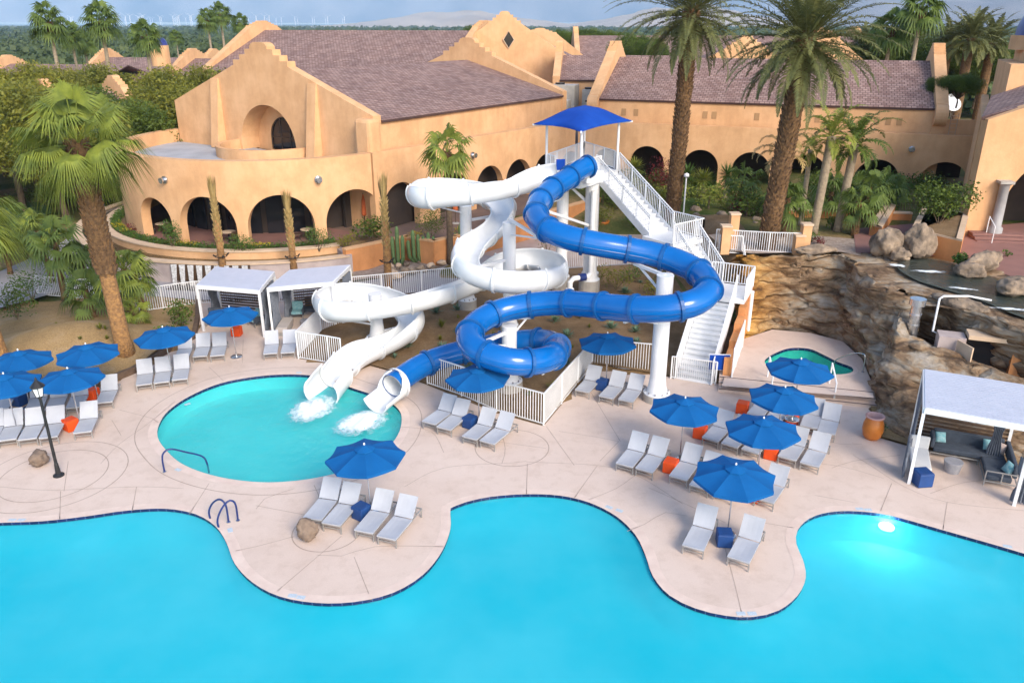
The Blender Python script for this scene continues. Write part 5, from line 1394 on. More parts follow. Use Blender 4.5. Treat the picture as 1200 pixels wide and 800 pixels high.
# ================================================================== FURNITURE
# lounger prototype: foot end at the origin, head towards +Y
lp = thing("sun_lounger", "x", "sun lounger")
fm = MB()
for sx in (-0.33, 0.33):
    fm.beam((sx, 0.02, 0.33), (sx, 1.98, 0.33), 0.035, 0.05)
fm.beam((-0.33, 0.02, 0.33), (0.33, 0.02, 0.33), 0.035, 0.05); fm.beam((-0.33, 1.22, 0.31), (0.33, 1.22, 0.31), 0.03, 0.03); fm.beam((-0.33, 1.98, 0.33), (0.33, 1.98, 0.33), 0.035, 0.05)
fm.beam((-0.33, 0.08, 0.17), (0.33, 0.08, 0.17), 0.025, 0.025)
fm.build("frame", LFRAME, lp, local=True)
def slab(y0, z0, y1, z1, wd, th, nx_=4, ny_=8, sag=0.03):
    m = MB(); d = Vector((0, y1-y0, z1-z0)); nn = Vector((0, -d.z, d.y)).normalized(); vs = []
    for s in (0, 1):
        for j in range(ny_+1):
            for i in range(nx_+1):
                u = i/nx_; v = j/ny_; p = Vector(((u-0.5)*wd, y0, z0))+d*v
                dp = -sag*(4*u*(1-u))*(4*v*(1-v))**0.5
                vs.append(p+nn*(dp-(th if s else 0)))
    W = nx_+1; H_ = (nx_+1)*(ny_+1); fs = []
    for j in range(ny_):
        for i in range(nx_):
            a = j*W+i; fs += [(a, a+1, a+W+1, a+W), (H_+a, H_+a+W, H_+a+W+1, H_+a+1)]
    for i in range(nx_): fs += [(i, H_+i, H_+i+1, i+1), (ny_*W+i, ny_*W+i+1, H_+ny_*W+i+1, H_+ny_*W+i)]
    for j in range(ny_): fs += [(j*W, (j+1)*W, H_+(j+1)*W, H_+j*W), (j*W+nx_, H_+j*W+nx_, H_+(j+1)*W+nx_, (j+1)*W+nx_)]
    return m.add(vs, fs)
slab(0.0, 0.385, 1.20, 0.385, 0.70, 0.035).build("seat", SLING, lp, local=True)
slab(1.235, 0.395, 1.72, 0.99, 0.70, 0.035).build("backrest", SLING, lp, local=True)
for sx in (-0.33, 0.33):
    for y in (0.06, 1.94): MB().box((sx, y, 0.155), (0.04, 0.04, 0.31)).build("leg", LFRAME, lp, local=True)
MB().beam((-0.3, 1.62, 0.35), (-0.3, 1.60, 0.82), 0.02, 0.02).beam((0.3, 1.62, 0.35), (0.3, 1.60, 0.82), 0.02, 0.02).beam((-0.33, 1.62, 0.34), (0.33, 1.62, 0.34), 0.02, 0.02).build("back_prop", LFRAME, lp, local=True)
LG = [
 ((811.9, 642.5), (827.5, 611), "grey lounger left of the lone navy cube, nearest the pool bay on the right peninsula"),
 ((865, 656.6), (881.5, 625.4), "grey lounger right of the lone navy cube, closest of all to the big pool"),
 ((731.5, 545.6), (749.5, 523.4), "outer left grey lounger under the left umbrella of the right group"),
 ((754.6, 551.6), (773.5, 529), "grey lounger just left of the front left orange cube in the right group"),
 ((794.5, 560.6), (811.6, 537.8), "grey lounger just right of the front left orange cube in the right group"),
 ((818.5, 571.4), (835, 548.6), "grey lounger half hidden by the left rim of the frontmost umbrella in the right group"),
 ((846, 579.5), (863.5, 556.4), "grey lounger covered by the middle of the frontmost umbrella in the right group"),
 ((895, 587), (910, 565.4), "right end grey lounger of the front row, right of the hidden orange cube"),
 ((832, 515.6), (847, 499.4), "grey lounger right of the orange cube at the left end of the middle row"),
 ((854.5, 522.5), (869.5, 506.6), "second grey lounger of the middle row, left under the middle umbrella"),
 ((878.5, 529.4), (895, 513.5), "grey lounger of the middle row left of the orange cube under the middle umbrella"),
 ((922, 537.5), (935.5, 517.4), "grey lounger of the middle row right of the orange cube under the middle umbrella"),
 ((948.4, 545), (960.4, 524.6), "right end grey lounger of the middle row"),
 ((884.5, 487), (897, 472), "left grey lounger of the back row beside the rear orange cube"),
 ((907, 491.5), (918, 476), "grey lounger of the back row covered by the rear umbrella"),
 ((947.5, 501), (955, 482), "grey lounger of the back row right of the rear orange cube"),
 ((968, 508), (974.5, 487.5), "right end grey lounger of the back row near the steps"),
 ((-14, 517), (-4, 497), "cropped grey lounger of the front row at the left picture edge"),
 ((8, 516), (18.5, 496), "first whole grey lounger of the front row at far left"),
 ((32, 515), (43, 495), "grey lounger of the left front row just behind the lamp post head"),
 ((56.5, 513), (67.7, 492.8), "grey lounger left of the front orange cube in the left group"),
 ((96.5, 507), (105.5, 489), "grey lounger right of the front orange cube in the left group"),
 ((0, 480), (9, 464), "grey lounger of the left back row at the picture edge beside the navy cube"),
 ((40, 480), (47, 463.5), "grey lounger of the left back row right of the navy cube"),
 ((63, 480), (70.5, 463), "grey lounger of the left back row under the rim of the near umbrella"),
 ((87, 478), (95, 461.5), "grey lounger left of the rear orange cube in the left group"),
 ((122, 472), (129.5, 456), "grey lounger right of the rear orange cube, end of the left back row"),
 ((168.7, 451), (170.9, 435.6), "left one of three grey loungers in front of the dirt bank"),
 ((189.4, 448.4), (192.3, 433), "middle one of three grey loungers in front of the dirt bank"),
 ((210.7, 445), (213.6, 431.6), "right one of three grey loungers in front of the dirt bank"),
 ((213, 420), (218, 407), "grey lounger behind the others, its back standing next to the left cabana"),
 ((234.3, 418), (239.5, 404), "grey lounger in front of the left cabana, second from the palm side"),
 ((254.6, 417), (258.4, 403.5), "grey lounger in front of the left cabana next to the umbrella with the steel base"),
 ((316.9, 414.7), (319, 402.5), "left one of two grey loungers in front of the second cabana"),
 ((337, 413.6), (340, 402), "right one of two grey loungers in front of the second cabana by the white fence"),
 ((366, 608.7), (390.6, 578.4), "outer left grey lounger on the left peninsula beside the small boulder"),
 ((387.8, 615), (414, 584), "grey lounger left of the navy cube on the left peninsula"),
 ((426, 623.7), (450.6, 593.7), "grey lounger right of the navy cube on the left peninsula"),
 ((452.5, 631), (477.8, 601), "outer right grey lounger on the left peninsula"),
 ((502.5, 496), (526, 478.8), "outer left grey lounger in front of the picket fence by the blue slide exit"),
 ((520, 502.5), (542.5, 483.8), "grey lounger left of the navy cube in front of the picket fence"),
 ((550, 513.8), (573.8, 493.8), "grey lounger right of the navy cube in front of the picket fence"),
 ((570.5, 518.8), (595, 498.8), "outer right grey lounger in front of the picket fence, nearest the fence corner"),
 ((682, 458.8), (696, 443.8), "grey lounger left of the navy cube inside the fence corner"),
 ((710, 466), (726, 448.8), "grey lounger right of the navy cube inside the fence corner"),
 ((733, 470), (746, 453.8), "grey lounger next to the thick white column inside the fence corner"),
]
for (f, h_, lb) in LG:
    a = at(f[0], f[1], 0.34); b = at(h_[0], h_[1], 0.34); d = (b-a).xy.normalized()
    place(lp, (a.x, a.y, 0), math.atan2(-d.x, d.y), lb, "grey sun loungers on the pool deck")
# cube side tables
def cube_proto(nm, material):
    t = thing(nm, "x", "side table")
    MB().box((0, 0, 0.25), (0.5, 0.5, 0.47)).build("body", material, t, local=True, bevel=0.025)
    MB().box((0, 0, 0.497), (0.46, 0.46, 0.02)).build("lid", material, t, local=True, bevel=0.008)
    MB().box((0, 0, 0.012), (0.44, 0.44, 0.02)).build("foot", BLACK, t, local=True)
    return t
oc = cube_proto("orange_cube_table", ORANGE); nc = cube_proto("navy_cube_table", NAVY)
for (a, b, lb, ang) in [(785.5, 552, "orange cube between the front left loungers of the right group", .5), (820, 512, "orange cube at the left end of the middle row", .5), (869.5, 483, "orange cube at the left end of the back row near the steps", .45),
    (928, 495, "orange cube between the rear umbrella and the back row loungers", .45), (903, 536, "orange cube under the middle umbrella of the right group", .5), (881, 585, "orange cube almost hidden under the frontmost umbrella", .5),
    (109, 467, "orange cube in the left group's back row", .15), (84, 503, "tilted orange cube in the left group's front row", .6), (278, 393, "orange cube in front of the left cabana", .05)]:
    place(oc, at(a, b, 0), -ang, lb, "orange cube tables")
for (a, b, lb, ang) in [(848, 637, "navy cube alone between two loungers on the right peninsula", .1), (424, 606, "navy cube on the left peninsula under its umbrella", .6), (551, 500, "navy cube in front of the picket fence", .6), (706, 456, "navy cube inside the fence corner", .5), (24, 474, "navy cube under the far left umbrella", .3), (1079, 567, "large navy cube at the end of the chaise in the right cabana", -.12)]:
    place(nc, at(a, b, 0), -ang, lb, "navy cube tables", scale=1.15 if a > 1000 else None)
# umbrella prototype
up = thing("pool_umbrella", "x", "umbrella")
cv = MB(); RU = 1.36; ns = 6; rows_ = 5; vs = [(0, 0, 2.66)]; ring_n = 8*ns
for j in range(1, rows_+1):
    for k in range(ring_n):
        seg = k//ns; f = (k % ns)/ns; a0_ = 2*pi*seg/8; a1_ = 2*pi*(seg+1)/8
        p = Vector((cos(a0_), sin(a0_))).lerp(Vector((cos(a1_), sin(a1_))), f)
        r_ = RU*j/rows_; sag = 0.05*sin(pi*f)*(j/rows_)
        vs.append((p.x*r_*(1-0.03*sin(pi*f)*(j/rows_)), p.y*r_*(1-0.03*sin(pi*f)*(j/rows_)), 2.66-0.34*(j/rows_)-sag+0.03*sin(pi*j/rows_)))
fs = [(0, 1+k, 1+(k+1) % ring_n) for k in range(ring_n)]
for j in range(rows_-1):
    for k in range(ring_n):
        a = 1+j*ring_n+k; b = 1+j*ring_n+(k+1) % ring_n; fs.append((a, a+ring_n, b+ring_n, b))
cv.add(vs, fs)
# hanging rim
o_ = 1+(rows_-1)*ring_n; base = [vs[o_+k] for k in range(ring_n)]
cv.add(base+[(x, y, z-0.10) for x, y, z in base], [(k, (k+1) % ring_n, ring_n+(k+1) % ring_n, ring_n+k) for k in range(ring_n)])
cn = cv.build("canopy", CANVAS, up, local=True)
vn = MB(); vn.add([(0, 0, 2.76)]+[(0.36*cos(2*pi*k/8), 0.36*sin(2*pi*k/8), 2.635) for k in range(8)]+[(0.36*cos(2*pi*k/8), 0.36*sin(2*pi*k/8), 2.60) for k in range(8)], [(0, 1+k, 1+(k+1) % 8) for k in range(8)]+[(1+k, 9+k, 9+(k+1) % 8, 1+(k+1) % 8) for k in range(8)])
vn.build("vent", CANVAS, up, local=True)
MB().cyl((0, 0, 0.06), (0, 0, 2.78), 0.024, n=10).build("pole", STEEL, up, local=True)
MB().lathe([(0.01, 2.75), (0.03, 2.77), (0.035, 2.81), (0.01, 2.85)], n=8).build("finial", WHITE, up, local=True)
MB().lathe([(0.30, 0.0), (0.30, 0.05), (0.24, 0.08), (0.05, 0.10), (0.04, 0.32), (0.01, 0.33)], n=24).build("base", STEEL, up, local=True)
for k in range(8):
    a = 2*pi*k/8; MB().beam((0.05*cos(a), 0.05*sin(a), 2.56), (RU*0.97*cos(a), RU*0.97*sin(a), 2.28), 0.02, 0.02).build("rib", WHITE, up, local=True)
for (a, b, lb, ang) in [
    (802, 475, "blue umbrella over the two leftmost loungers of the right group", .1), (916, 462, "rearmost blue umbrella of the right group, in front of the steps", .2), (895.5, 499.5, "middle blue umbrella of the right group", .25),
    (861, 553, "frontmost and largest looking blue umbrella of the right group", .05), (937, 429, "blue umbrella on the spa patio", .3), (561, 438, "blue umbrella in front of the picket fence", .15), (713, 398, "blue umbrella inside the fence corner", .4),
    (430, 531, "blue umbrella on the left peninsula", .2), (270, 366, "blue umbrella with bare steel base in front of the left cabana", .35), (194, 390, "blue umbrella over the three loungers by the dirt bank", .3),
    (103, 410, "blue umbrella behind the left group, next to the big palm foot", .1), (81, 440, "nearest blue umbrella of the left group", .3), (21, 419, "blue umbrella second from the left edge, by the edge palm", .2), (5, 446, "blue umbrella cropped by the left picture edge", .05)]:
    c = at(a, b, 2.45 if b != 429 else 2.9); r_ = place(up, (c.x, c.y, 0.45 if b == 429 else 0), ang, lb, "blue canvas umbrellas"); tq = R(a); r_.rotation_euler[0] = tq.uniform(-.035, .035); r_.rotation_euler[1] = tq.uniform(-.035, .035)
# ------------------------------------------------------------------ cabanas
def cabana(label, fl, fr, depthdir, h, dp, curtains=True, group="white flat-roofed cabanas"):
    a = Vector((fl.x, fl.y)); b = Vector((fr.x, fr.y)); d = (b-a).normalized(); n_ = Vector(depthdir).normalized(); t = thing("cabana", label, "cabana", (a.x, a.y, 0), group=group)
    A_ = [a, b, b+n_*dp, a+n_*dp]
    for q in A_: MB().box((q.x, q.y, h/2), (0.11, 0.11, h), math.atan2(d.y, d.x)).build("post", WHITE, t)
    m = MB()
    for p, q in zip(A_, A_[1:]+A_[:1]): m.beam((p.x, p.y, h+0.1), (q.x, q.y, h+0.1), 0.12, 0.2)
    m.build("beam", WHITE, t)
    m = MB(); nsl = 22
    for k in range(nsl):
        p = A_[0].lerp(A_[3], (k+0.5)/nsl); q = A_[1].lerp(A_[2], (k+0.5)/nsl)
        m.beam((p.x, p.y, h+0.215), (q.x, q.y, h+0.215), dp/nsl*0.86, 0.03)
    m.build("roof_slats", mat("cabana_roof_blue_white", (0.50, 0.53, 0.62), (0.45, 0.48, 0.57), 2, 0.5), t)
    MB().prism([A_[0], A_[1], A_[2], A_[3]], h+0.15, h+0.19).build("roof_lining", mat("roof_lining", (0.7, 0.71, 0.74), (0.62, 0.63, 0.66), 1, 0.7), t)
    # slatted dark back screen
    m = MB()
    for k in range(11): m.beam((A_[3].x, A_[3].y, 0.3+k*0.17), (A_[2].x, A_[2].y, 0.3+k*0.17), 0.03, 0.09)
    m.build("back_screen", WOODD, t)
    return t, A_, d, n_
def curtain(t, p, n_, ln, h, seed):
    """gathered grey curtain hanging along direction n_"""
    m = MB(); K = 40; rows = 8; rr_ = R(seed); vs = []
    s = Vector((-n_.y, n_.x))
    for j in range(rows+1):
        z = 0.08+(h-0.1)*j/rows; pinch = 1-0.45*math.exp(-((j/rows-0.45)/0.16)**2)
        for i in range(K+1):
            f = i/K; q = p+n_*(ln/2+(f-0.5)*ln*pinch)+s*(0.05*sin(f*K*0.9+j*0.1))
            vs.append((q.x, q.y, z))
    m.add(vs, [(j*(K+1)+i, j*(K+1)+i+1, (j+1)*(K+1)+i+1, (j+1)*(K+1)+i) for j in range(rows) for i in range(K)])
    m.build("curtain", CURTAIN, t, smooth=True)
ca, A1_, dA, nA = cabana("left one of the two white cabanas behind the round pool", at(239, 388), at(310, 395), (-0.05, 1), 2.5, 3.5)
cb, A2_, dB_, nB_ = cabana("right one of the two white cabanas behind the round pool", at(320, 392), at(394, 384), (0.10, 1), 2.5, 3.4)
curtain(ca, A1_[1]+nA*0.1, nA, 3.0, 2.4, 1); curtain(ca, A1_[0]+nA*1.6, nA, 1.6, 2.4, 2); curtain(cb, A2_[0]+nB_*0.1, nB_, 1.2, 2.4, 3); curtain(cb, A2_[0]+nB_*1.9, nB_, 1.3, 2.4, 4); curtain(cb, A2_[1]+nB_*1.9, nB_, 1.4, 2.4, 5)
cc, A3_, dC_, nC_ = cabana("large white cabana with sofa in front of the rock ridge at right", at(1065, 566), at(1188, 592), (0.43, 0.90), 2.95, 3.8, group=None)
curtain(cc, A3_[0]+nC_*2.2, nC_, 1.3, 2.85, 6); curtain(cc, A3_[0]+Vector((-0.12, 0.25)), nC_, 0.8, 1.6, 7); curtain(cc, A3_[2]-nC_*0.9-dC_*0.3, dC_*-1, 0.5, 2.8, 8); curtain(cc, A3_[1]+nC_*0.15-dC_*0.15, dC_, 0.7, 1.9, 9)
# cabana furniture
def sofa(label, c, rz, segs, material=UPH):
    """segs: list of (x,y,w,d) seat blocks; backs: list"""
    t = thing("sofa", label, "sofa", (c.x, c.y, 0), rz)
    return t
def lbuild(mb, nm, material, t, **k): return mb.build(nm, material, t, local=True, **k)
c = at(1129, 546); t = thing("corner_sofa", "dark grey L-shaped sofa in the right cabana", "sofa", (c.x, c.y, 0), -0.40)
lbuild(MB().box((0.15, 0.75, 0.33), (2.5, 0.8, 0.2)), "seat_cushion", UPH, t, bevel=0.05); lbuild(MB().box((1.0, -0.45, 0.33), (0.85, 1.55, 0.2)), "chaise_cushion", UPH, t, bevel=0.05)
lbuild(MB().box((0.15, 1.22, 0.62), (2.5, 0.16, 0.5)), "back_cushion", UPH, t, bevel=0.05); lbuild(MB().box((1.52, 0.1, 0.6), (0.16, 2.3, 0.46)), "side_cushion", UPH, t, bevel=0.05); lbuild(MB().box((-1.15, 0.75, 0.6), (0.14, 0.8, 0.42)), "arm_cushion", UPH, t, bevel=0.04)
fr_ = MB()
for (p, q) in (((0.55, -1.25, 0.2), (1.6, -1.25, 0.2)), ((0.55, -1.25, 0.62), (1.6, -1.25, 0.62)), ((0.55, -1.25, 0.0), (0.55, -1.25, 0.62)), ((1.6, -1.25, 0.0), (1.6, -1.25, 0.62)), ((1.08, -1.25, 0.2), (1.08, -1.25, 0.62)), ((1.62, -1.25, 0.2), (1.62, 1.3, 0.2)), ((0.53, -1.25, 0.2), (0.53, 0.3, 0.2)), ((-1.2, 0.33, 0.2), (0.53, 0.33, 0.2)), ((-1.2, 0.33, 0.0), (-1.2, 0.33, 0.2)), ((0.5, 0.33, 0), (0.5, 0.33, 0.2))): fr_.beam(p, q, 0.04, 0.04)
lbuild(fr_, "frame", LFRAME, t)
def cushion(label, c, z, rz, material, s=0.42, tilt=0.5):
    bm = bmesh.new(); bmesh.ops.create_cube(bm, size=1); bmesh.ops.subdivide_edges(bm, edges=bm.edges[:], cuts=5, use_grid_fill=True)
    for v in bm.verts:
        x, y, z_ = v.co; k = (1-(2*x)**4)*(1-(2*z_)**4)
        v.co = Vector((x*s*(1+0.06*abs(z_*2)), y*(0.05+0.16*max(0, k)), z_*s))
    me = bpy.data.meshes.new("throw_cushion"); bm.to_mesh(me); bm.free(); me.materials.append(material); me.polygons.foreach_set("use_smooth", [True]*len(me.polygons))
    o = bpy.data.objects.new("throw_cushion", me); COL.objects.link(o); o.location = (c[0], c[1], z); o.rotation_euler = (-tilt, 0.15, rz); return tag(o, label, "cushion", "throw cushions on the cabana sofa")
def lw(t, x, y): return (Matrix.Rotation(t.rotation_euler[2], 3, 'Z')@Vector((x, y, 0))+t.location)
for x, y, m_, rz_, lb in ((-0.85, 0.95, TEALC, 0.3, "patterned pale cushion at the left end of the sofa"), (0.85, 0.98, TEALC, 0.2, "teal patterned cushion in the sofa corner"), (1.22, 0.85, BEIGEC, -0.5, "beige cushion beside the teal one"), (1.33, -0.75, TEALC, -1.2, "teal cushion at the near end of the chaise")):
    p = lw(t, x, y); cushion(lb, p, 0.63, rz_-0.2, m_)
c = at(1115, 552); tt = thing("drum_table", "round grey drum table in front of the cabana sofa", "table", c); MB().lathe([(0.01, 0.0), (0.26, 0.0), (0.33, 0.42), (0.34, 0.44), (0.33, 0.46), (0.01, 0.46)], (c.x, c.y, 0), 28).build("drum", mat("drum_grey", (0.34, 0.33, 0.35), (0.26, 0.26, 0.28), 8, 0.7), tt, smooth=False)
c = at(1077, 563); tt = thing("chaise", "white padded chaise inside the right cabana", "chaise", (c.x, c.y, 0), -0.38)
lbuild(MB().box((0.05, 1.1, 0.33), (0.68, 1.7, 0.22)), "mattress", mat("white_vinyl", (0.62, 0.62, 0.62), (0.55, 0.55, 0.55), 2, 0.6), tt, bevel=0.05); lbuild(MB().box((0.05, 1.1, 0.12), (0.6, 1.6, 0.2)), "base", LFRAME, tt); lbuild(MB().box((0.05, 2.0, 0.62), (0.68, 0.14, 0.6)), "headrest", MATS["white_vinyl"], tt, bevel=0.05)
def easy_chair(c, rz, label, seatm, name="armchair"):
    t = thing(name, label, "armchair", (c.x, c.y, 0), rz, group="chairs inside the left cabanas")
    lbuild(MB().box((0, 0, 0.36), (0.62, 0.6, 0.16)), "seat_cushion", seatm, t, bevel=0.04); lbuild(MB().box((0, 0.33, 0.66), (0.62, 0.14, 0.5)), "backrest", seatm, t, bevel=0.04)
    for sx in (-0.36, 0.36):
        lbuild(MB().box((sx, 0.05, 0.42), (0.09, 0.75, 0.36)), "armrest", UPH, t, bevel=0.02)
        for y in (-0.28, 0.36): lbuild(MB().box((sx, y, 0.12), (0.05, 0.05, 0.24)), "leg", LFRAME, t)
easy_chair(at(349, 372), 0.1, "teal armchair in the right one of the two cabanas", TEALC); easy_chair(at(300, 381), -0.7, "dark armchair in the left one of the two cabanas", TEALC)
def bench(c, rz, wd, label, back=True):
    t = thing("cabana_sofa", label, "sofa", (c.x, c.y, 0), rz, group="sofas inside the left cabanas")
    lbuild(MB().box((0, 0, 0.33), (wd, 0.75, 0.2)), "seat_cushion", UPH, t, bevel=0.05); lbuild(MB().box((0, 0.42, 0.62), (wd, 0.15, 0.5)), "back_cushion", UPH, t, bevel=0.05)
    f = MB()
    for sx in (-wd/2+.05, wd/2-.05):
        for y in (-.33, .4): f.box((sx, y, 0.12), (0.05, 0.05, 0.24))
    lbuild(f, "frame", LFRAME, t)
bench(at(372, 368), -0.1, 1.7, "dark sofa in the right one of the two cabanas"); bench(at(263, 380), 0.05, 1.9, "dark sofa at the back of the left cabana")
c = at(330, 395); t = thing("chaise", "pale padded chaise on the left side of the second cabana", "chaise", (c.x, c.y, 0), 0.05)
lbuild(MB().box((0.0, 1.0, 0.35), (0.62, 1.8, 0.3)), "mattress", mat("tan_vinyl", (0.45, 0.40, 0.37), (0.38, 0.34, 0.31), 2, 0.6), t, bevel=0.05); lbuild(MB().box((0.0, 1.0, 0.1), (0.55, 1.7, 0.2)), "base", LFRAME, t)
t = thing("drum_table", "small round grey table beside the teal armchair", "table", at(358, 382)); c = at(358, 382); MB().lathe([(0.01, 0), (0.22, 0), (0.27, 0.38), (0.01, 0.39)], (c.x, c.y, 0), 20).build("drum", MATS["drum_grey"], t)
# ------------------------------------------------------------------ lamp post, boulders, rails, pot
c = at(69, 557); t = thing("lamp_post", "black cast iron lamp post with lantern on the left deck", "lamp post", c)
zt = 3.35
MB().lathe([(0.2, 0), (0.2, 0.05), (0.1, 0.12), (0.075, 0.5), (0.06, 0.55), (0.05, zt-0.1), (0.09, zt-0.05), (0.05, zt)], (c.x, c.y, 0), 16).build("post", BLACK, t)
MB().lathe([(0.13, 0), (0.2, 0.34), (0.2, 0.36)], (c.x, c.y, zt+0.02), 6).build("lantern_glass", mat("frosted_glass", (0.75, 0.76, 0.78), (0.7, 0.7, 0.72), 3, 0.15), t)
MB().lathe([(0.25, 0.36), (0.24, 0.40), (0.09, 0.56), (0.05, 0.6), (0.045, 0.66), (0.01, 0.74)], (c.x, c.y, zt+0.02), 12).build("lantern_roof", BLACK, t)
cg = MB()
for k in range(6):
    a = 2*pi*k/6; cg.beam((c.x+0.13*cos(a), c.y+0.13*sin(a), zt), (c.x+0.205*cos(a), c.y+0.205*sin(a), zt+0.38), 0.02, 0.02)
cg.build("lantern_cage", BLACK, t)
boulder(47, 545, 0, (0.40, 0.34, 0.36), "brown boulder beside the lamp post", 21, BROWNROCK, 0.12)
boulder(361, 632, 0, (0.38, 0.33, 0.42), "brown boulder at the foot of the loungers on the left peninsula", 22, BROWNROCK, 0.14)
def tube_thing(nm, label, cat, paths, material, r=0.025):
    t = thing(nm, label, cat, paths[0][0])
    for p in paths: MB().tube(smooth_open(p, 0.06, 3), r, 8).build("rail", material, t, smooth=True)
    for p in paths: MB().cyl(Vector(p[0])-Vector((0, 0, 0)), Vector(p[0])+Vector((0, 0, 0.03)), 0.07, n=12).build("flange", STEEL, t)
def ladder_rail(b0, w0, zt):
    b0 = Vector(b0); w0 = Vector(w0); d = (w0-b0); d.z = 0
    return [b0, b0+Vector((0, 0, zt*0.75)), b0+Vector((0, 0, zt))+d*0.15, b0+Vector((0, 0, zt*1.02))+d*0.4, b0+Vector((0, 0, zt*0.72))+d*0.8, b0+Vector((0, 0, zt*.25))+d*1.05, b0+Vector((0, 0, -0.3))+d*0.95]
tube_thing("pool_ladder", "pair of navy grab rails at the edge of the big pool", "pool ladder", [ladder_rail(at(268, 612), at(247, 607, 0), 0.85), ladder_rail(at(279, 610)+Vector((0, 0, 0)), at(257, 617, 0), 0.85)], NAVYM, 0.035)
p0 = at(193, 553); p1 = at(238, 541, 0.0)
tube_thing("entry_rail", "navy entry handrail curving into the round pool", "handrail", [[p0, p0+Vector((0, 0, .55)), p0+(p1-p0)*.06+Vector((.0, 0, .82)), p0+(p1-p0)*0.25+Vector((0, 0, .9)), p0+(p1-p0)*0.6+Vector((0, 0, .62)), p1+Vector((0, 0, .25)), p1+Vector((0.15, 0, -.1)), p1+Vector((0.16, 0, -.5))]], NAVYM, 0.035)
p0 = at(1011, 436, .45); p1 = at(979, 424, .45)
tube_thing("spa_rail", "stainless handrail into the spa", "handrail", [[p0, p0+Vector((0, 0, .75)), p0+(p1-p0)*.12+Vector((0, 0, .9)), p0+(p1-p0)*0.5+Vector((0, 0, .7)), p1+Vector((0, 0, .1)), p1+Vector((0, 0, -.3))]], STEEL, 0.028)
for k, (a, b) in enumerate(((903, 462), (977, 470))):
    p0 = at(a, b, 0.0); p1 = p0+Vector((0.1, 1.0, 0.45)); tt = thing("step_handrail", ["white handrail at the left of the patio steps", "white handrail at the right of the patio steps"][k], "handrail", p0)
    MB().tube([p0, p0+Vector((0, 0, .9)), p1+Vector((0, 0, 1.0)), p1], 0.04, 8).build("rail", WHITE, tt); MB().cyl(p0, p0+Vector((0, 0, .03)), .08, n=10).build("flange", WHITE, tt)
c = at(1021, 513); t = thing("garden_pot", "large glazed orange urn with a pinkish rim beside the steps", "pot", c)
MB().lathe([(0.01, 0.0), (0.26, 0.0), (0.36, 0.15), (0.42, 0.42), (0.40, 0.68), (0.33, 0.88), (0.30, 0.95)], (c.x, c.y, 0), 32).build("body", POT, t, smooth=True)
MB().lathe([(0.30, 0.95), (0.37, 0.98), (0.38, 1.04), (0.34, 1.06), (0.28, 1.02), (0.26, 0.7), (0.01, 0.68)], (c.x, c.y, 0), 32).build("rim", mat("pink_glaze", (0.55, 0.33, 0.30), (0.45, 0.25, 0.22), 5, 0.5), t, smooth=True)
# pool lamp (lit) and shade lamp in the right bay
def pool_light(a, b, label, e, z=-0.7, r=0.16):
    c = at(a, b, z); t = thing("pool_light", label, "pool light", c, group="underwater pool lights")
    m_, n_, b_ = nodes_of("lit_pool_lamp") if "lit_pool_lamp" not in MATS else (MATS["lit_pool_lamp"], None, None)
    if b_: b_.inputs["Emission Color"].default_value = (0.85, 1, 1, 1); b_.inputs["Emission Strength"].default_value = 14
    MB().lathe([(0.01, 0.03), (r, 0.0), (r, -0.05)], (c.x, c.y, z), 20).build("lens", m_, t); MB().lathe([(r, -0.03), (r*1.25, -0.03), (r*1.25, -0.08)], (c.x, c.y, z), 20).build("bezel", STEEL, t)
    l = bpy.data.lights.new("pool_lamp", 'POINT'); l.energy = e; l.color = (0.8, 1, 1); l.shadow_soft_size = 0.3
    o = bpy.data.objects.new("pool_lamp", l); COL.objects.link(o); o.parent = t; o.location = (0, 0, 0.12)
pool_light(1039, 616, "glowing underwater lamp in the right bay of the big pool", 50, z=-0.3, r=0.26)
# small lamp post in the rear garden, closed orange parasol and dining sets in the arcade
c = at(800, 262, 1.2); z_ = zY(207, c.y); t = thing("garden_lamp", "thin white garden lamp beyond the stairs", "lamp post", c); MB().cyl((c.x, c.y, 0.5), (c.x, c.y, z_), 0.06, n=8).build("post", WHITE, t); MB().lathe([(0.01, 0.3), (0.2, 0.2), (0.22, 0.0), (0.05, -0.05)], (c.x, c.y, z_), 14).build("globe", MATS["frosted_glass"], t, smooth=True)
def dining(a_deg, r, label):
    a = radians(a_deg); c = Vector((CC.x+r*sin(a), CC.y-r*cos(a), 1.62)); t = thing("dining_table", label, "table", c, group="dining tables under the arcade")
    MB().lathe([(0.01, 0.74), (0.5, 0.74), (0.5, 0.77), (0.01, 0.78)], c, 20).build("tabletop", CREAM, t); MB().cyl(c, c+Vector((0, 0, .74)), 0.05, n=8).build("pedestal", BLACK, t); MB().lathe([(0.26, 0), (0.24, 0.04), (0.04, 0.06)], c, 16).build("foot", BLACK, t)
    return c
dch = thing("dining_chair", "x", "chair")
MB().box((0, 0, 0.45), (0.45, 0.45, 0.06)).build("seat", WOODD, dch, local=True, bevel=0.01); slab(0.2, 0.48, 0.27, 0.95, 0.44, 0.04, sag=0).build("backrest", WOODD, dch, local=True)
for sx in (-.19, .19):
    for sy in (-.19, .19): MB().box((sx, sy, 0.21), (0.04, 0.04, 0.42)).build("leg", BLACK, dch, local=True)
names = ["second", "third", "fourth"]
for i, a_ in enumerate((-40, -7, 22)):
    c = dining(a_, 10.9, f"round dining table just inside the {names[i]} arch of the round arcade")
    for k, an in enumerate((0.4, 2.4, 4.4)):
        place(dch, (c.x+0.75*sin(an), c.y+0.75*cos(an), 1.62), -an, f"dark chair {['left', 'right', 'behind'][k] if k < 2 else 'in front'} of the table in the {names[i]} arcade arch" if False else f"dark dining chair {['right behind', 'right in front', 'left'][k]} of the table in the {names[i]} arch", "dark dining chairs under the arcade")
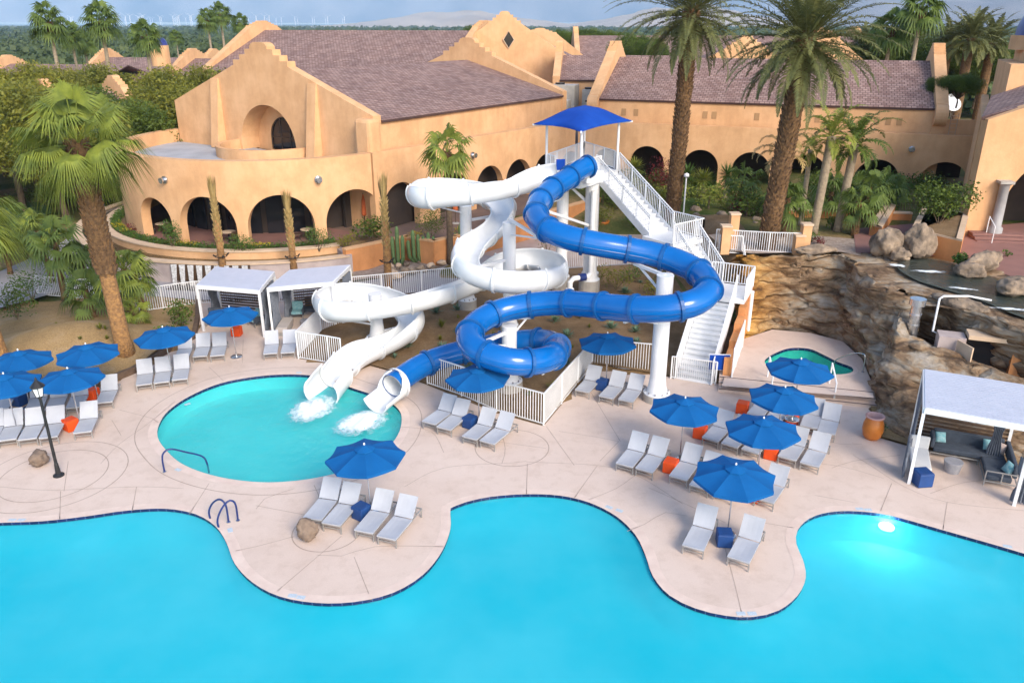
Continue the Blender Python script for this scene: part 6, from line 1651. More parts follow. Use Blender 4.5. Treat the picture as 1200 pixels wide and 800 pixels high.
def closed_parasol(c, h, label, col):
    t = thing("closed_parasol", label, "umbrella", c, group="closed parasols"); MB().cyl(c, c+Vector((0, 0, h)), 0.03, n=8).build("pole", WOODD, t)
    MB().lathe([(0.16, h*0.38), (0.2, h*0.42), (0.15, h*0.8), (0.03, h*0.97), (0.01, h)], c, 10).build("folded_canopy", col, t); MB().lathe([(0.3, 0), (0.3, 0.06), (0.05, 0.1)], c, 16).build("base", CONC, t)
ocl = mat("orange_cloth", (0.60, 0.14, 0.04), (0.45, 0.10, 0.03), 6, 0.9)
closed_parasol(at(428, 268, 1.6), 2.7, "closed orange parasol in the fourth arch", ocl); closed_parasol(at(534, 262, 1.6), 2.7, "closed orange parasol behind the cactus wall", ocl)
c = at(706, 267, 0.13); t = thing("flower_pot", "orange bowl planter behind the tower columns", "pot", c); MB().lathe([(0.3, 0), (0.55, 0.5), (0.6, 0.62), (0.5, 0.6), (0.01, 0.5)], c, 24).build("bowl", POT, t, smooth=True); MB().sheet([[(c.x+.5*cos(k*pi/8), c.y+.5*sin(k*pi/8)) for k in range(16)]], c.z+.56).build("soil", MULCH, t)
# ================================================================== VEGETATION
def leaflet(m, root, tip, wd, nrm, droop=0.0, two=True):
    root = Vector(root); tip = Vector(tip); d = tip-root; s = d.cross(nrm)
    s = s.normalized()*wd/2 if s.length > 1e-6 else Vector((wd/2, 0, 0))
    mid = root.lerp(tip, 0.45)+Vector((0, 0, droop*0.12)); t2 = tip-Vector((0, 0, droop))
    m.add([root-s*0.35, root+s*0.35, mid+s, mid-s, t2], [(0, 1, 2, 3), (3, 2, 4)])
def fan_frond(m, pm, base, az, el, pl, br, rr_, n=17, droop=0.35):
    d = Vector((cos(az)*cos(el), sin(az)*cos(el), sin(el))); s = Vector((-sin(az), cos(az), 0)); up = s.cross(d)*-1
    if up.z < 0 and el < 1.4: up = -up
    p0 = Vector(base); p1 = p0+d*pl*0.5; d2 = (d+Vector((0, 0, -0.28))).normalized(); hub = p1+d2*pl*0.5
    pm.beam(p0, p1, 0.05, 0.03); pm.beam(p1, hub, 0.035, 0.025)
    d3 = (d2+Vector((0, 0, -0.25))).normalized(); u3 = (up-d3*up.dot(d3)).normalized()
    tw = rr_.uniform(-0.8, 0.8); s3 = (s*cos(tw)+u3*sin(tw)).normalized()
    nn = d3.cross(s3)
    if nn.z < 0: nn = -nn
    for k in range(n):
        ph = (k/(n-1)*2-1)*radians(105)
        L = br*(0.72+0.28*cos(ph))*rr_.uniform(0.9, 1.08)
        dr = d3*cos(ph)+s3*sin(ph)-nn*0.28*abs(sin(ph))
        tip = hub+dr*L
        leaflet(m, hub+dr*0.03, tip, br*1.75/n, nn, droop*L*(0.65+0.9*abs(cos(ph))*rr_.uniform(0.4, 1.3)))
def boots(m, c, z0, z1, r0, r1, rr_, n, sz=0.3, lean=Vector((0, 0, 0))):
    for k in range(n):
        f = (k+rr_.random())/n; z = z0+(z1-z0)*f; a = k*2.39996+rr_.uniform(-.2, .2); r = r0+(r1-r0)*f
        d = Vector((cos(a), sin(a), 0)); s = Vector((-sin(a), cos(a), 0)); o = Vector((c[0], c[1], z))+lean*((z-z0))
        q = o+d*r*0.75; L = sz*rr_.uniform(0.7, 1.25); w_ = sz*0.42
        e = q+d*L*0.55+Vector((0, 0, L))
        m.add([q-s*w_-Vector((0, 0, L*0.4)), q+s*w_-Vector((0, 0, L*0.4)), e+s*w_*0.5, e-s*w_*0.5, q-d*0.08-s*w_*0.5+Vector((0, 0, L*0.4)), q-d*0.08+s*w_*0.5+Vector((0, 0, L*0.4))], [(0, 1, 2, 3), (3, 2, 5, 4), (0, 3, 4), (1, 5, 2)])
def fan_palm(name, label, base, H, tr, cr, nf, leaf, seed, boot_from=0.55, group=None, nleaf=17, boot_r=None, boot_n=220, lower=True, dry=True, bark=None, lean=(0, 0)):
    rr_ = R(seed); base = Vector(base); t = thing(name, label, "palm tree", base, group=group)
    top = base+Vector((lean[0], lean[1], H)); K = 10
    pts = [base.lerp(top, k/K)+Vector((0, 0, -0.1 if k == 0 else 0)) for k in range(K+1)]
    rad = [tr*(1.28 if k == 0 else 1.0-0.32*k/K) for k in range(K+1)]
    MB().tube(pts, rad, 14).build("trunk", bark or BARK, t, smooth=True)
    if boot_n:
        bm_ = MB(); br_ = boot_r or tr*1.25; ln = Vector((lean[0]/H, lean[1]/H, 0)); c0 = base+ln*H*boot_from
        bm_.cyl(base.lerp(top, boot_from), top, br_*0.92, br_*0.8, 12)
        boots(bm_, (c0.x, c0.y), base.z+H*boot_from, base.z+H, br_, br_*0.95, rr_, boot_n, sz=br_*0.62, lean=ln)
        bm_.build("leaf_bases", BOOT, t)
    m = MB(); pm = MB()
    for k in range(nf):
        az = k*2.39996+rr_.uniform(-.2, .2); f = k/nf
        el = radians(80-112*f**0.9+rr_.uniform(-16, 16))
        fan_frond(m, pm, top+Vector((0, 0, -0.35*f)), az, el, cr*rr_.uniform(0.34, 0.62), cr*0.5*rr_.uniform(0.8, 1.12), rr_, nleaf)
    m.build("crown", LEAF[leaf], t); pm.build("leaf_stalks", LEAF[leaf], t)
    return t
def pinnate_frond(m, pm, base, az, el, L, rr_, n=30, ll=0.5, bend=1.1, wd=0.045, vee=0.5):
    pts = []; p = Vector(base); ang = el; K = 12
    for k in range(K+1):
        pts.append(p.copy()); d = Vector((cos(az)*cos(ang), sin(az)*cos(ang), sin(ang))); p = p+d*L/K; ang -= bend/K*(0.35+1.3*k/K)
    pm.tube(pts, [0.035*(1-0.8*k/K) for k in range(K+1)], 4, cap=False)
    s0 = Vector((-sin(az), cos(az), 0))
    for i in range(n):
        f = 0.12+0.88*(i+0.5)/n; x = f*K; j = min(int(x), K-1); q = pts[j].lerp(pts[j+1], x-j); tg = (pts[j+1]-pts[j]).normalized()
        upv = s0.cross(tg); upv = upv if upv.z > 0 else -upv
        l_ = ll*sin(pi*min(1, 0.18+0.82*f)**0.8)*rr_.uniform(0.85, 1.1)+0.05
        for sg_ in (-1, 1):
            dr = (s0*sg_*0.8+tg*0.55+upv*rr_.uniform(-0.1, vee)).normalized()
            leaflet(m, q, q+dr*l_, wd*1.6, upv, l_*0.22)
def feather_palm(name, label, base, H, tr, L, nf, leaf, seed, group=None, boot=True, rough_r=None, n=30, ll=0.5, lean=(0, 0), bark=None, el0=82, el1=-35, bend=1.2, boot_n=420, wd=0.045, waves=0.0):
    rr_ = R(seed); base = Vector(base); t = thing(name, label, "palm tree", base, group=group); top = base+Vector((lean[0], lean[1], H)); K = 14
    pts = [base.lerp(top, k/K) for k in range(K+1)]
    rad = [tr*(1.1+waves*sin(k*2.2)) for k in range(K+1)]; rad[0] *= 1.15
    MB().tube(pts, rad, 16).build("trunk", bark or BOOT, t, smooth=True)
    if boot:
        m = MB(); ln = Vector((lean[0]/H, lean[1]/H, 0)); boots(m, (base.x, base.y), base.z, base.z+H, tr*1.15, tr*1.22, rr_, boot_n, sz=tr*0.8, lean=ln)
        boots(m, (top.x, top.y), top.z-0.9, top.z+0.4, tr*1.3, tr*0.9, rr_, 70, sz=tr*0.7)
        m.build("leaf_bases", BOOT, t)
    m = MB(); pm = MB()
    for k in range(nf):
        f = k/nf; az = k*2.39996+rr_.uniform(-.25, .25); el = radians(el0+(el1-el0)*f**0.9+rr_.uniform(-7, 7))
        pinnate_frond(m, pm, top+Vector((cos(az)*tr*0.4, sin(az)*tr*0.4, 0.3-0.5*f)), az, el, L*rr_.uniform(0.85, 1.05)*(0.8+0.2*sin(pi*min(1, f+0.25))), rr_, n, ll, bend, wd)
    m.build("crown", LEAF[leaf], t); pm.build("leaf_stalks", LEAF[leaf], t)
    return t
def leaves(m, c, rad, n, sz, rr_, shell=0.55):
    c = Vector(c)
    for k in range(n):
        d = Vector((rr_.gauss(0, 1), rr_.gauss(0, 1), rr_.gauss(0, 1))).normalized(); r = shell+(1-shell)*rr_.random() if rr_.random() < 0.75 else rr_.random()
        p = c+Vector((d.x*rad[0], d.y*rad[1], d.z*rad[2]))*r*rr_.uniform(0.9, 1.12)
        a = Vector((rr_.gauss(0, 1), rr_.gauss(0, 1), rr_.gauss(0, .7))).normalized(); b = a.orthogonal().normalized(); b = (b*cos(rr_.random()*6)+a.cross(b)*sin(rr_.random()*6))
        l_ = sz*rr_.uniform(0.6, 1.4); w_ = l_*0.45
        m.add([p-a*l_/2, p+b*w_/2, p+a*l_/2, p-b*w_/2], [(0, 1, 2, 3)])
def tree_mesh(seed, H, R_, nclump, nleaf, sz, leaf, name="bushy_tree", label="x", cat="tree", stem=0.25, flat=0.8):
    rr_ = R(seed); t = thing(name, label, cat); tm = MB(); cm = MB(); z0 = H*stem
    tm.tube([(0, 0, -0.2), (0.1, 0, z0*0.6), (0.05, 0.1, z0)], [0.16*H/6, 0.13*H/6, 0.11*H/6], 8)
    for k in range(nclump):
        a = k*2.39996+rr_.random(); f = (k+0.5)/nclump; el = 1-2*f*0.75; r = R_*sqrt(max(0.02, 1-(el*0.9)**2))*rr_.uniform(0.45, 0.85)
        c = Vector((r*cos(a), r*sin(a), z0+(H-z0)*(0.5+0.42*el*flat)))
        tm.tube([(0.05, 0.1, z0*0.9), Vector((0.05, 0.1, z0)).lerp(c, 0.5)+Vector((0, 0, 0.15)), c], [0.08*H/6, 0.05*H/6, 0.02], 5, cap=False)
        rc = R_*rr_.uniform(0.26, 0.46)
        leaves(cm, c, (rc, rc, rc*0.75), int(nleaf*rc/R_*2.6), sz, rr_, 0.4)
    tm.build("trunk", TRUNK, t, local=True); cm.build("crown", LEAF[leaf], t, local=True)
    return t
def shrub(name, label, c, rad, n, sz, leaf, seed, cat="shrub", group=None):
    c = Vector(c); t = thing(name, label, cat, c, group=group); rr_ = R(seed); m = MB()
    for k in range(6):
        a = k*1.05+rr_.random(); q = c+Vector((cos(a)*rad[0]*0.4, sin(a)*rad[1]*0.4, rad[2]*rr_.uniform(0.55, 1.05)))
        leaves(m, q, (rad[0]*0.62, rad[1]*0.62, rad[2]*0.6), n//6, sz, rr_, 0.5)
    m.build("foliage", LEAF[leaf], t)
    s = MB()
    for k in range(4): a = k*1.6; s.cyl(c-Vector((0, 0, .1)), c+Vector((cos(a)*rad[0]*.4, sin(a)*rad[1]*.4, rad[2]*.8)), .03, .015, 5)
    s.build("stems", TRUNK, t)
    return t
# big washingtonia on the left
b = at(147, 414, 0.55); H_ = zY(168, b.y-0.3)-0.55
fan_palm("fan_palm", "big fan palm with shaggy dark trunk top and bright drooping fronds at left", (b.x, b.y, 0.4), H_+.1, 0.41, 3.4, 44, 'fan', 11, boot_from=0.42, nleaf=36, boot_r=0.52, boot_n=480, lean=(-0.35, 0))
b = at(12, 425, 0.5); fan_palm("fan_palm", "fan palm at the left picture edge, only trunk and lower right fronds in view", (b.x-0.4, b.y, 0.3), 7.6, 0.42, 3.4, 40, 'fan', 12, boot_from=0.33, nleaf=30, boot_r=0.52, boot_n=260, lean=(-0.6, 0))
# the two tall date palms
b = at(787, 262, 1.0); top = zY(18, b.y); feather_palm("date_palm", "left one of the two very tall date palms behind the stair tower", (b.x, b.y, 0.6), top-0.6, 0.50, 7.0, 84, 'date', 21, n=50, ll=0.66, lean=(0.3, 0), boot_n=520, wd=0.055, waves=0.06)
b = at(897, 294, 3.5); top = zY(50, b.y); feather_palm("date_palm", "right one of the two very tall date palms, just behind the rock cliff", (b.x, b.y, 3.2), top-3.2, 0.46, 6.0, 92, 'date', 22, n=52, ll=0.6, lean=(0.9, 0.3), boot_n=560, wd=0.048, waves=0.12)
# tied new palms
def tied_palm(a, b, ytop, label, seed):
    p = at(a, b, 0.1); zt = zY(ytop, p.y); t = thing("tied_palm", label, "palm tree", p, group="newly planted palms with tied fronds"); rr_ = R(seed); h = zt-0.1
    MB().tube([p, p+Vector((0, 0, h*0.35)), p+Vector((0, 0, h*0.6))], [0.27, 0.22, 0.2], 12).build("trunk", BARK, t, smooth=True)
    m = MB(); boots(m, (p.x, p.y), h*0.38, h*0.78, 0.24, 0.22, rr_, 60, sz=0.22); m.cyl(p+Vector((0, 0, h*0.55)), p+Vector((0, 0, h*0.86)), 0.19, 0.13, 10); m.build("leaf_bases", LEAF['dry'], t)
    m = MB()
    for k in range(70):
        a_ = rr_.random()*6.28; z0 = h*rr_.uniform(0.68, 0.8); q = p+Vector((cos(a_)*.1, sin(a_)*.1, z0)); e = p+Vector((cos(a_)*rr_.uniform(.1, .38), sin(a_)*rr_.uniform(.1, .38), h*rr_.uniform(0.92, 1.0)))
        leaflet(m, q, e, 0.10, Vector((cos(a_), sin(a_), 0)))
    m.build("tied_fronds", LEAF['dry'], t)
    r_ = MB(); z = p.z+h*0.27; r_.tube([(p.x+.36*cos(k*pi/8), p.y+.36*sin(k*pi/8), z) for k in range(16)], .03, 5, closed=True)
    for k in range(4): aa = k*pi/2+.6; r_.cyl((p.x+.34*cos(aa), p.y+.34*sin(aa), z), (p.x+.5*cos(aa), p.y+.5*sin(aa), z+.14), .05, n=6)
    r_.build("spotlight_ring", BLACK, t)
tied_palm(264, 334, 203, "tied palm left behind the left cabana in front of the fountain wall", 1); tied_palm(346, 330, 220, "tied palm behind the right one of the two cabanas", 2); tied_palm(456, 343, 199, "tied palm between the cabanas and the white slide", 3)
b = at(528, 306, 0.3); fan_palm("small_fan_palm", "slim brown palm with a small arching crown left of the white slide top", (b.x, b.y, 0.2), zY(178, b.y)-0.2, 0.24, 2.6, 20, 'fan', 14, boot_from=0.72, nleaf=13, boot_r=0.32, boot_n=60, bark=TRUNK)
# young palms above the cliff
G_ = "young palms in the bed above the cliff"
b = at(953, 272, 3.6); feather_palm("queen_palm", "left of the two pale-trunked feather palms right of the tall date palm", (b.x, b.y, 3.5), zY(160, b.y)-3.5, 0.24, 3.0, 20, 'queen', 31, group=G_, boot=False, n=30, ll=0.5, bark=BARKG, lean=(0.3, 0), el1=-25, bend=1.9, wd=.05)
b = at(981, 270, 3.6); feather_palm("queen_palm", "right of the two pale-trunked feather palms right of the tall date palm", (b.x, b.y, 3.5), zY(168, b.y)-3.5, 0.23, 3.1, 22, 'green', 32, group=G_, boot=False, n=30, ll=0.5, bark=BARKG, lean=(0.3, 0), el1=-25, bend=1.9, wd=.05)
b = at(944, 268, 3.6); feather_palm("queen_palm", "thin palm stem with few fronds behind the pale-trunked pair", (b.x, b.y+1, 3.5), zY(178, b.y)-3.5, 0.14, 1.6, 8, 'queen', 33, group=G_, boot=False, n=20, ll=0.3, bark=BARKG, bend=2.2)
b = at(913, 290, 3.6); feather_palm("queen_palm", "palm with yellow drooping fronds hanging right beside the tall date palm trunk", (b.x, b.y+1.2, 3.5), zY(185, b.y)-3.5, 0.16, 2.5, 14, 'dry', 34, group=G_, boot=False, n=26, ll=0.4, bark=BARKG, el0=60, el1=0, bend=2.6)
b = at(1001, 275, 3.6); fan_palm("small_fan_palm", "short fan palm with shaggy trunk near the stream head", (b.x, b.y, 3.5), zY(238, b.y)-3.5, 0.2, 1.7, 22, 'fan_dark', 35, boot_from=0.1, nleaf=13, boot_r=0.27, boot_n=60, group=G_)
for k, (a, bb, yt, lb) in enumerate(((917, 282, 232, "short fan palm in the bed, below the yellow drooping palm"), (1012, 262, 222, "short fan palm at the left of the garden ramp"), (970, 256, 225, "low fan palm behind the pale trunks"), (1035, 254, 222, "fan palm cluster left of the planter box"), (868, 246, 213, "round fan palm behind the left of the date palm trunk"))):
    b = at(a, bb, 3.4); fan_palm("small_fan_palm", lb, (b.x, b.y, 3.2), max(1.0, zY(yt, b.y)-3.2), 0.16, 1.9, 24, 'fan_dark', 40+k, boot_from=0.1, nleaf=13, boot_n=30, boot_r=0.2, group=G_)
# small palms in the left garden
G_ = "low fan palms in the left garden"
for k, (a, bb, yt, cr, lb, lf) in enumerate(((75, 348, 283, 2.3, "low multi-frond fan palm left of the big palm trunk", 'fan_dark'), (62, 330, 270, 1.9, "yellowish fan palm behind the low one", 'fan'), (100, 340, 305, 1.8, "dark fan palm touching the left side of the big trunk", 'fan_dark'), (112, 374, 340, 1.7, "small fan palm at the dirt bank just left of the big trunk", 'fan_dark'),
      (153, 378, 315, 1.9, "fan palm right of the big trunk by the fence", 'fan'), (172, 374, 322, 1.7, "dark fan palm nearest the left cabana fence", 'fan_dark'), (36, 300, 262, 2.0, "leaning fan palm by the far path", 'fan_dark'), (167, 385, 362, 1.1, "tiny fan palm below the others right of the big trunk", 'fan'), (12, 320, 268, 2.6, "big low fan palm at the left edge by the path", 'fan_dark'))):
    b = at(a, bb, 0.2); fan_palm("small_fan_palm", lb, (b.x, b.y, 0.1), zY(yt, b.y)-0.1, 0.17, cr, 26, lf, 50+k, boot_from=0.2, nleaf=14, boot_n=36, boot_r=0.2, group=G_, lean=(-0.3 if k % 2 else 0.2, 0), bark=BOOT)
# horizon palms
G_ = "tall fan palms on the skyline"
far = fan_palm("skyline_palm", "x", (0, 0, 0), 10.0, 0.26, 2.7, 46, 'fan_dark', 70, boot_from=0.85, nleaf=12, boot_n=20, boot_r=0.5, bark=BARKG)
for (a, yb, yc, Y, lb, s) in ((57, 0, 26, 112, "tall fan palm furthest left on the skyline", 1.15), (83, 0, 42, 122, "slim fan palm just right of the furthest left one", .9), (98, 0, 50, 126, "small dark fan palm between the two tall left ones", .8), (118, 0, 25, 112, "tallest dense fan palm of the left skyline group", 1.2), (170, 0, 43, 108, "fan palm standing alone right of the left skyline group", 1.0),
     (243, 0, 24, 165, "left one of three small skyline palms above the main gable", 1.0), (258, 0, 17, 170, "tallest of three small skyline palms above the main gable", 1.1), (281, 0, 27, 190, "right one of three small skyline palms above the main gable", 1.0), (1080, 0, 12, 92, "tall slender fan palm above the right roof", 1.1), (1045, 0, 36, 95, "fan palm left of the slender one above the right roof", 1.1), (206, 0, 44, 200, "tiny palm by the small blue dome", .8)):
    zt = zY(yc, Y); p = atY(a, yc, Y); place(far, (p.x, p.y, zt-10*s), a*0.37, lb, G_, scale=s)
dp = feather_palm("skyline_date_palm", "x", (0, 0, 0), 9.0, 0.45, 4.3, 56, 'date', 71, n=24, ll=0.6, boot=False, wd=0.09)
for (a, yc, Y, lb) in ((1112, 52, 98, "left date palm of the cluster left of the blue dome"), (1138, 45, 92, "middle date palm of the cluster left of the blue dome"), (1163, 50, 96, "right date palm of the cluster, touching the tower"), (1068, 55, 110, "dark date palm behind the slender fan palm"), (1015, 58, 100, "date palm behind the right crown of the tall date palm")):
    p = atY(a, yc, Y); place(dp, (p.x, p.y, p.z-9), a*0.7, lb, "date palms behind the right roof")
# grove of olive trees, left
t1 = tree_mesh(81, 7.5, 4.2, 17, 2300, 0.19, 'olive'); t2 = tree_mesh(82, 6.5, 3.8, 22, 2000, 0.18, 'green'); t3 = tree_mesh(83, 8.5, 4.0, 14, 1700, 0.19, 'olive', stem=0.35)
rr_ = R(5); gl = "olive green bushy tree in the dense grove left of the round arcade"
spots = [(-30.5, 77), (-34, 72), (-33, 83), (-38, 76), (-38.5, 68), (-42, 80), (-44, 71), (-47, 76), (-36, 90), (-43, 88), (-50, 84), (-52, 70), (-56, 78), (-57, 90), (-64, 82), (-48, 95), (-62, 72), (-28, 86), (-40, 98), (-55, 100), (-68, 95), (-32, 95), (-72, 86), (-26, 93), (-58, 64), (-51, 63)]
for i, (x, y) in enumerate(spots):
    s = rr_.uniform(1.2, 1.6); p_ = (t1, t2, t3, t1)[i % 4]
    place(p_, (x, y, 0), rr_.random()*6, gl, "trees of the grove left of the arcade", scale=s)
for (a, bb, Y, s, lb, p_) in ((745, 62, 118, .95, "dark round tree behind the small roof between the gables", t2), (760, 66, 108, .8, "bushy tree just left of the tall left date palm crown", t2), (690, 52, 150, 1.0, "dark tree on the skyline right of the tall gable", t2), (655, 50, 150, .8, "small dark tree on the skyline beside the tall gable", t2), (720, 55, 150, 1.0, "second dark skyline tree right of the tall gable", t2), (1125, 102, 70, .42, "green bush on the flat roof behind the satellite dishes", t2), (1105, 104, 71, .4, "left half of the green rooftop bush", t2), (565, 45, 160, 1., "tree peeking over the rear roof left of the tall gable", t2),
     (990, 78, 100, 1.1, "dark tree behind the roof right of the date palm crown", t2), (1040, 82, 100, 1.1, "dark tree below the skyline fan palms at right", t2), (1095, 75, 105, 1.2, "dark tree at the foot of the skyline date palms", t2), (1150, 80, 105, 1.2, "dark tree right under the skyline date palms", t2)):
    z = zY(bb, Y); p = atY(a, bb, Y); place(p_, (p.x, p.y, z-6.5*s*0.6), a, lb, "trees behind the roofs", scale=s)
# shrubs: (px, py, z, radii, count, size, leaf, label)
SH_ = [
 (203, 292, 1.6, (0.75, .7, 1.4), 900, .13, 'hedge', "clipped columnar bush beside the first round arch"), (284, 297, 1.6, (1.15, .6, 1.0), 900, .12, 'hedge', "broad bush between the second and third arch"), (374, 293, 1.6, (1.1, .6, 1.1), 900, .12, 'hedge', "round bush between the third and fourth arch"),
 (438, 284, 1.6, (1.6, .9, 1.3), 900, .22, 'green', "spiky dark green bush under the fourth arch"), (408, 290, 1.7, (.9, .6, .7), 500, .12, 'olive', "low round bush at the end of the water channel"), (506, 283, 1.6, (1.3, .8, 1.7), 1500, .12, 'green', "tall dense green hedge block behind the cacti"), (488, 281, 1.7, (.9, .5, .45), 300, .1, 'yellow', "yellow flowering low shrub on the planter wall"), (538, 275, 1.7, (.7, .4, .4), 240, .1, 'yellow', "small yellow shrub right of the hedge block"),
 (402, 333, .2, (.8, .5, .8), 300, .1, 'yellow', "yellow shrub at the foot of the terracotta planter wall"), (165, 262, 1.6, (.9, .6, 1.3), 500, .13, 'red', "dark red shrub at the left end of the round arcade"), (160, 275, 1.5, (.8, .6, .6), 400, .12, 'red', "low dark red shrub by the channel end"),
 (20, 372, .3, (1.5, 1, 1.6), 900, .16, 'green', "dark shrub at the left edge above the dirt bank"), (38, 350, .3, (1.4, 1, 1.2), 800, .14, 'hedge', "low green shrub by the left fence"), (213, 384, .1, (.9, .7, 1.2), 500, .2, 'green', "dark shrub left of the left cabana"), (198, 395, .1, (.8, .5, .5), 350, .14, 'hedge', "small green shrub in front of the dark one by the left cabana"),
 (55, 240, .3, (4, 2.5, 1.2), 1600, .2, 'green', "sprawling green shrubs on the lawn far left"), (150, 240, .3, (2, 1.8, 1.6), 900, .2, 'green', "dark bush where the garden path meets the arcade"), (128, 232, .3, (1.8, 1.5, 2.4), 900, .2, 'olive', "tall loose bush beside the garden path"),
 (773, 232, 1.5, (1.6, 1.2, 2.6), 1400, .16, 'red', "crimson bougainvillea right of the first back arch"), (868, 262, 2.6, (1.1, .8, 1.9), 900, .16, 'red', "crimson bush at the foot of the right date palm"), (905, 262, 3.2, (.7, .6, 1.2), 500, .14, 'red', "small crimson bush right of the date palm trunk"), (1060, 218, 3.2, (1.7, .9, .8), 700, .14, 'red', "red flowering shrub under the rightmost back arch"),
 (1100, 262, 4.8, (2.2, 1.3, 1.7), 2600, .2, 'green', "big green bush filling the square planter"), (1085, 238, 3.6, (1.6, 1.1, 1.5), 1200, .2, 'green', "green bush behind the square planter"), (975, 268, 3.6, (.5, .4, .6), 250, .16, 'green', "tiny green tuft under the pale trunks"), (1125, 312, 3.7, (.5, .4, .5), 300, .2, 'hedge', "tuft of green beside the arched stream boulder"), (1180, 300, 3.7, (.3, .3, .3), 60, .14, 'hedge', "tiny tuft near the entrance steps"),
 (950, 285, 3.6, (.5, .4, .5), 200, .12, 'hedge', "small shrub right of the tall fence pillar"), (960, 288, 3.6, (.4, .4, .4), 200, .12, 'red', "small reddish shrub by the fence pillar"),
 (700, 330, .1, (1.1, .8, .8), 420, .13, 'olive', "loose olive shrub behind the supply pipe"), (722, 338, .1, (1.5, .9, .9), 600, .13, 'olive', "wide scraggly shrub between the tower and the blue slide"), (745, 330, .1, (1.2, .9, .9), 500, .13, 'hedge', "scraggly green shrub below the upper blue bend"), (765, 345, .1, (1.0, .8, .7), 420, .12, 'olive', "olive shrub left of the tall stair"), (640, 300, .1, (.9, .7, 1.2), 260, .1, 'olive', "bare loose shrub between the slides by the plaza"), (780, 330, .3, (.9, .8, .9), 420, .12, 'hedge', "green shrub under the middle landing"), (858, 380, .1, (.6, 1.2, .7), 420, .12, 'hedge', "green shrub between stair and stepped wall"), (868, 350, .6, (.7, 1, .8), 420, .12, 'hedge', "green shrub at the left foot of the cliff"),
 (1030, 505, .1, (.35, .3, .35), 160, .1, 'hedge', "tiny green plant by the rock foot right of the urn"),
]
for i, (a, bb, z, rad, n, sz, lf, lb) in enumerate(SH_): shrub("shrub", lb, at(a, bb, z), rad, n, sz, lf, 100+i)
# mixed shrubs on the slope below the back arcade
rr_ = R(9); k = 0
sp = []
for i in range(64):
    a = 700+i*5.6+rr_.uniform(-5, 5); bb = rr_.uniform(222, 256)
    if 768 < a < 800 and bb > 250: continue
    z = 1.4 if a < 860 else 3.4
    p = at(a, bb, z)
    sp.append((p, a))
sproto = {}
for lf, sd_ in (('hedge', 1), ('green', 2), ('olive', 3), ('queen', 4)):
    t = thing("garden_shrub", "x", "shrub"); m = MB(); q = R(sd_)
    for kk in range(5):
        aa = kk*1.3; leaves(m, (cos(aa)*.45, sin(aa)*.45, .6+.3*q.random()), (.6, .6, .55), 120, .15, q)
    m.build("foliage", LEAF[lf], t, local=True); MB().cyl((0, 0, -.1), (0, 0, .7), .05, .03, 6).build("stem", TRUNK, t, local=True); sproto[lf] = t
for i, (p, a) in enumerate(sp):
    lf = rr_.choice(['hedge', 'green', 'olive', 'green', 'queen'] if a < 900 else ['green', 'green', 'hedge'])
    place(sproto[lf], (p.x, p.y, hgt(p.x, p.y)-.05), rr_.random()*6, "one of the mixed green shrubs on the bank below the back arcade", "mixed shrubs below the back arcade", scale=rr_.uniform(.8, 1.7))
# round-headed yucca trees in front of the back arches
for k, (a, bb, yt, lb) in enumerate(((742, 225, 197, "round-headed yucca left of the crimson bougainvillea"), (803, 234, 205, "tall yucca with a ball head in front of the third back arch"), (822, 236, 210, "second ball-headed yucca in front of the third back arch"), (849, 240, 205, "pale ball-headed yucca by the fourth back arch"))):
    b = at(a, bb, 1.5); h = zY(yt, b.y)-1.5; t = thing("yucca", lb, "yucca", b, group="ball-headed yuccas at the back arcade"); q = R(k)
    MB().cyl(b, b+Vector((0, 0, h)), .22, .16, 8).build("trunk", BARKG, t); m = MB()
    for j in range(190):
        d = Vector((q.gauss(0, 1), q.gauss(0, 1), q.gauss(.25, .9))).normalized(); leaflet(m, b+Vector((0, 0, h)), b+Vector((0, 0, h))+d*1.25*q.uniform(.8, 1.1), .09, Vector((0, 0, 1)) if abs(d.z) < .9 else Vector((1, 0, 0)))
    m.build("leaf_ball", LEAF['hedge' if k % 2 else 'queen'], t)
# flower hedge ring at the foot of the round arcade (ground cover)
m = MB(); q = R(77)
for k in range(7000):
    a = radians(q.uniform(-88, 29)); r = q.uniform(12.7, 13.4); leaves(m, (CC.x+r*sin(a), CC.y-r*cos(a), 1.75+.3*q.random()), (.12, .12, .1), 1, .14, q)
tag(m.build("ground_cover", LEAF['hedge'], None), "low leafy ground cover in the curved planter below the arcade", "ground cover", kind="stuff")
m = MB()
for k in range(500):
    a = radians(q.choice([q.uniform(-60, -45), q.uniform(-24, -12), q.uniform(0, 10)])); r = q.uniform(12.7, 13.4); leaves(m, (CC.x+r*sin(a), CC.y-r*cos(a), 2.0+.12*q.random()), (.12, .12, .1), 1, .12, q)
tag(m.build("yellow_flowers", LEAF['yellow'], None), "yellow flowers dotted through the curved planter", "flowers", kind="stuff")
# agaves and tufts in the slide garden
ag = thing("agave", "x", "agave"); m = MB(); q = R(3)
for k in range(26):
    a = k*2.4; el = radians(q.uniform(15, 75)); d = Vector((cos(a)*cos(el), sin(a)*cos(el), sin(el))); leaflet(m, d*.03, d*.42, .075, Vector((0, 0, 1)), .03)
m.build("rosette", LEAF['agave'], ag, local=True)
tf_ = thing("grass_tuft", "x", "grass tuft"); m = MB()
for k in range(60):
    a = q.random()*6.28; el = radians(q.uniform(30, 85)); d = Vector((cos(a)*cos(el), sin(a)*cos(el), sin(el))); leaflet(m, d*.02, d*q.uniform(.2, .42), .03, Vector((0, 0, 1)), .05)
m.build("blades", LEAF['olive'], tf_, local=True)
poly = [(420, 392), (500, 370), (540, 345), (590, 352), (680, 340), (760, 320), (800, 330), (780, 400), (690, 420), (630, 480), (560, 460), (500, 440), (440, 415)]
pts_ = []
tries = 0
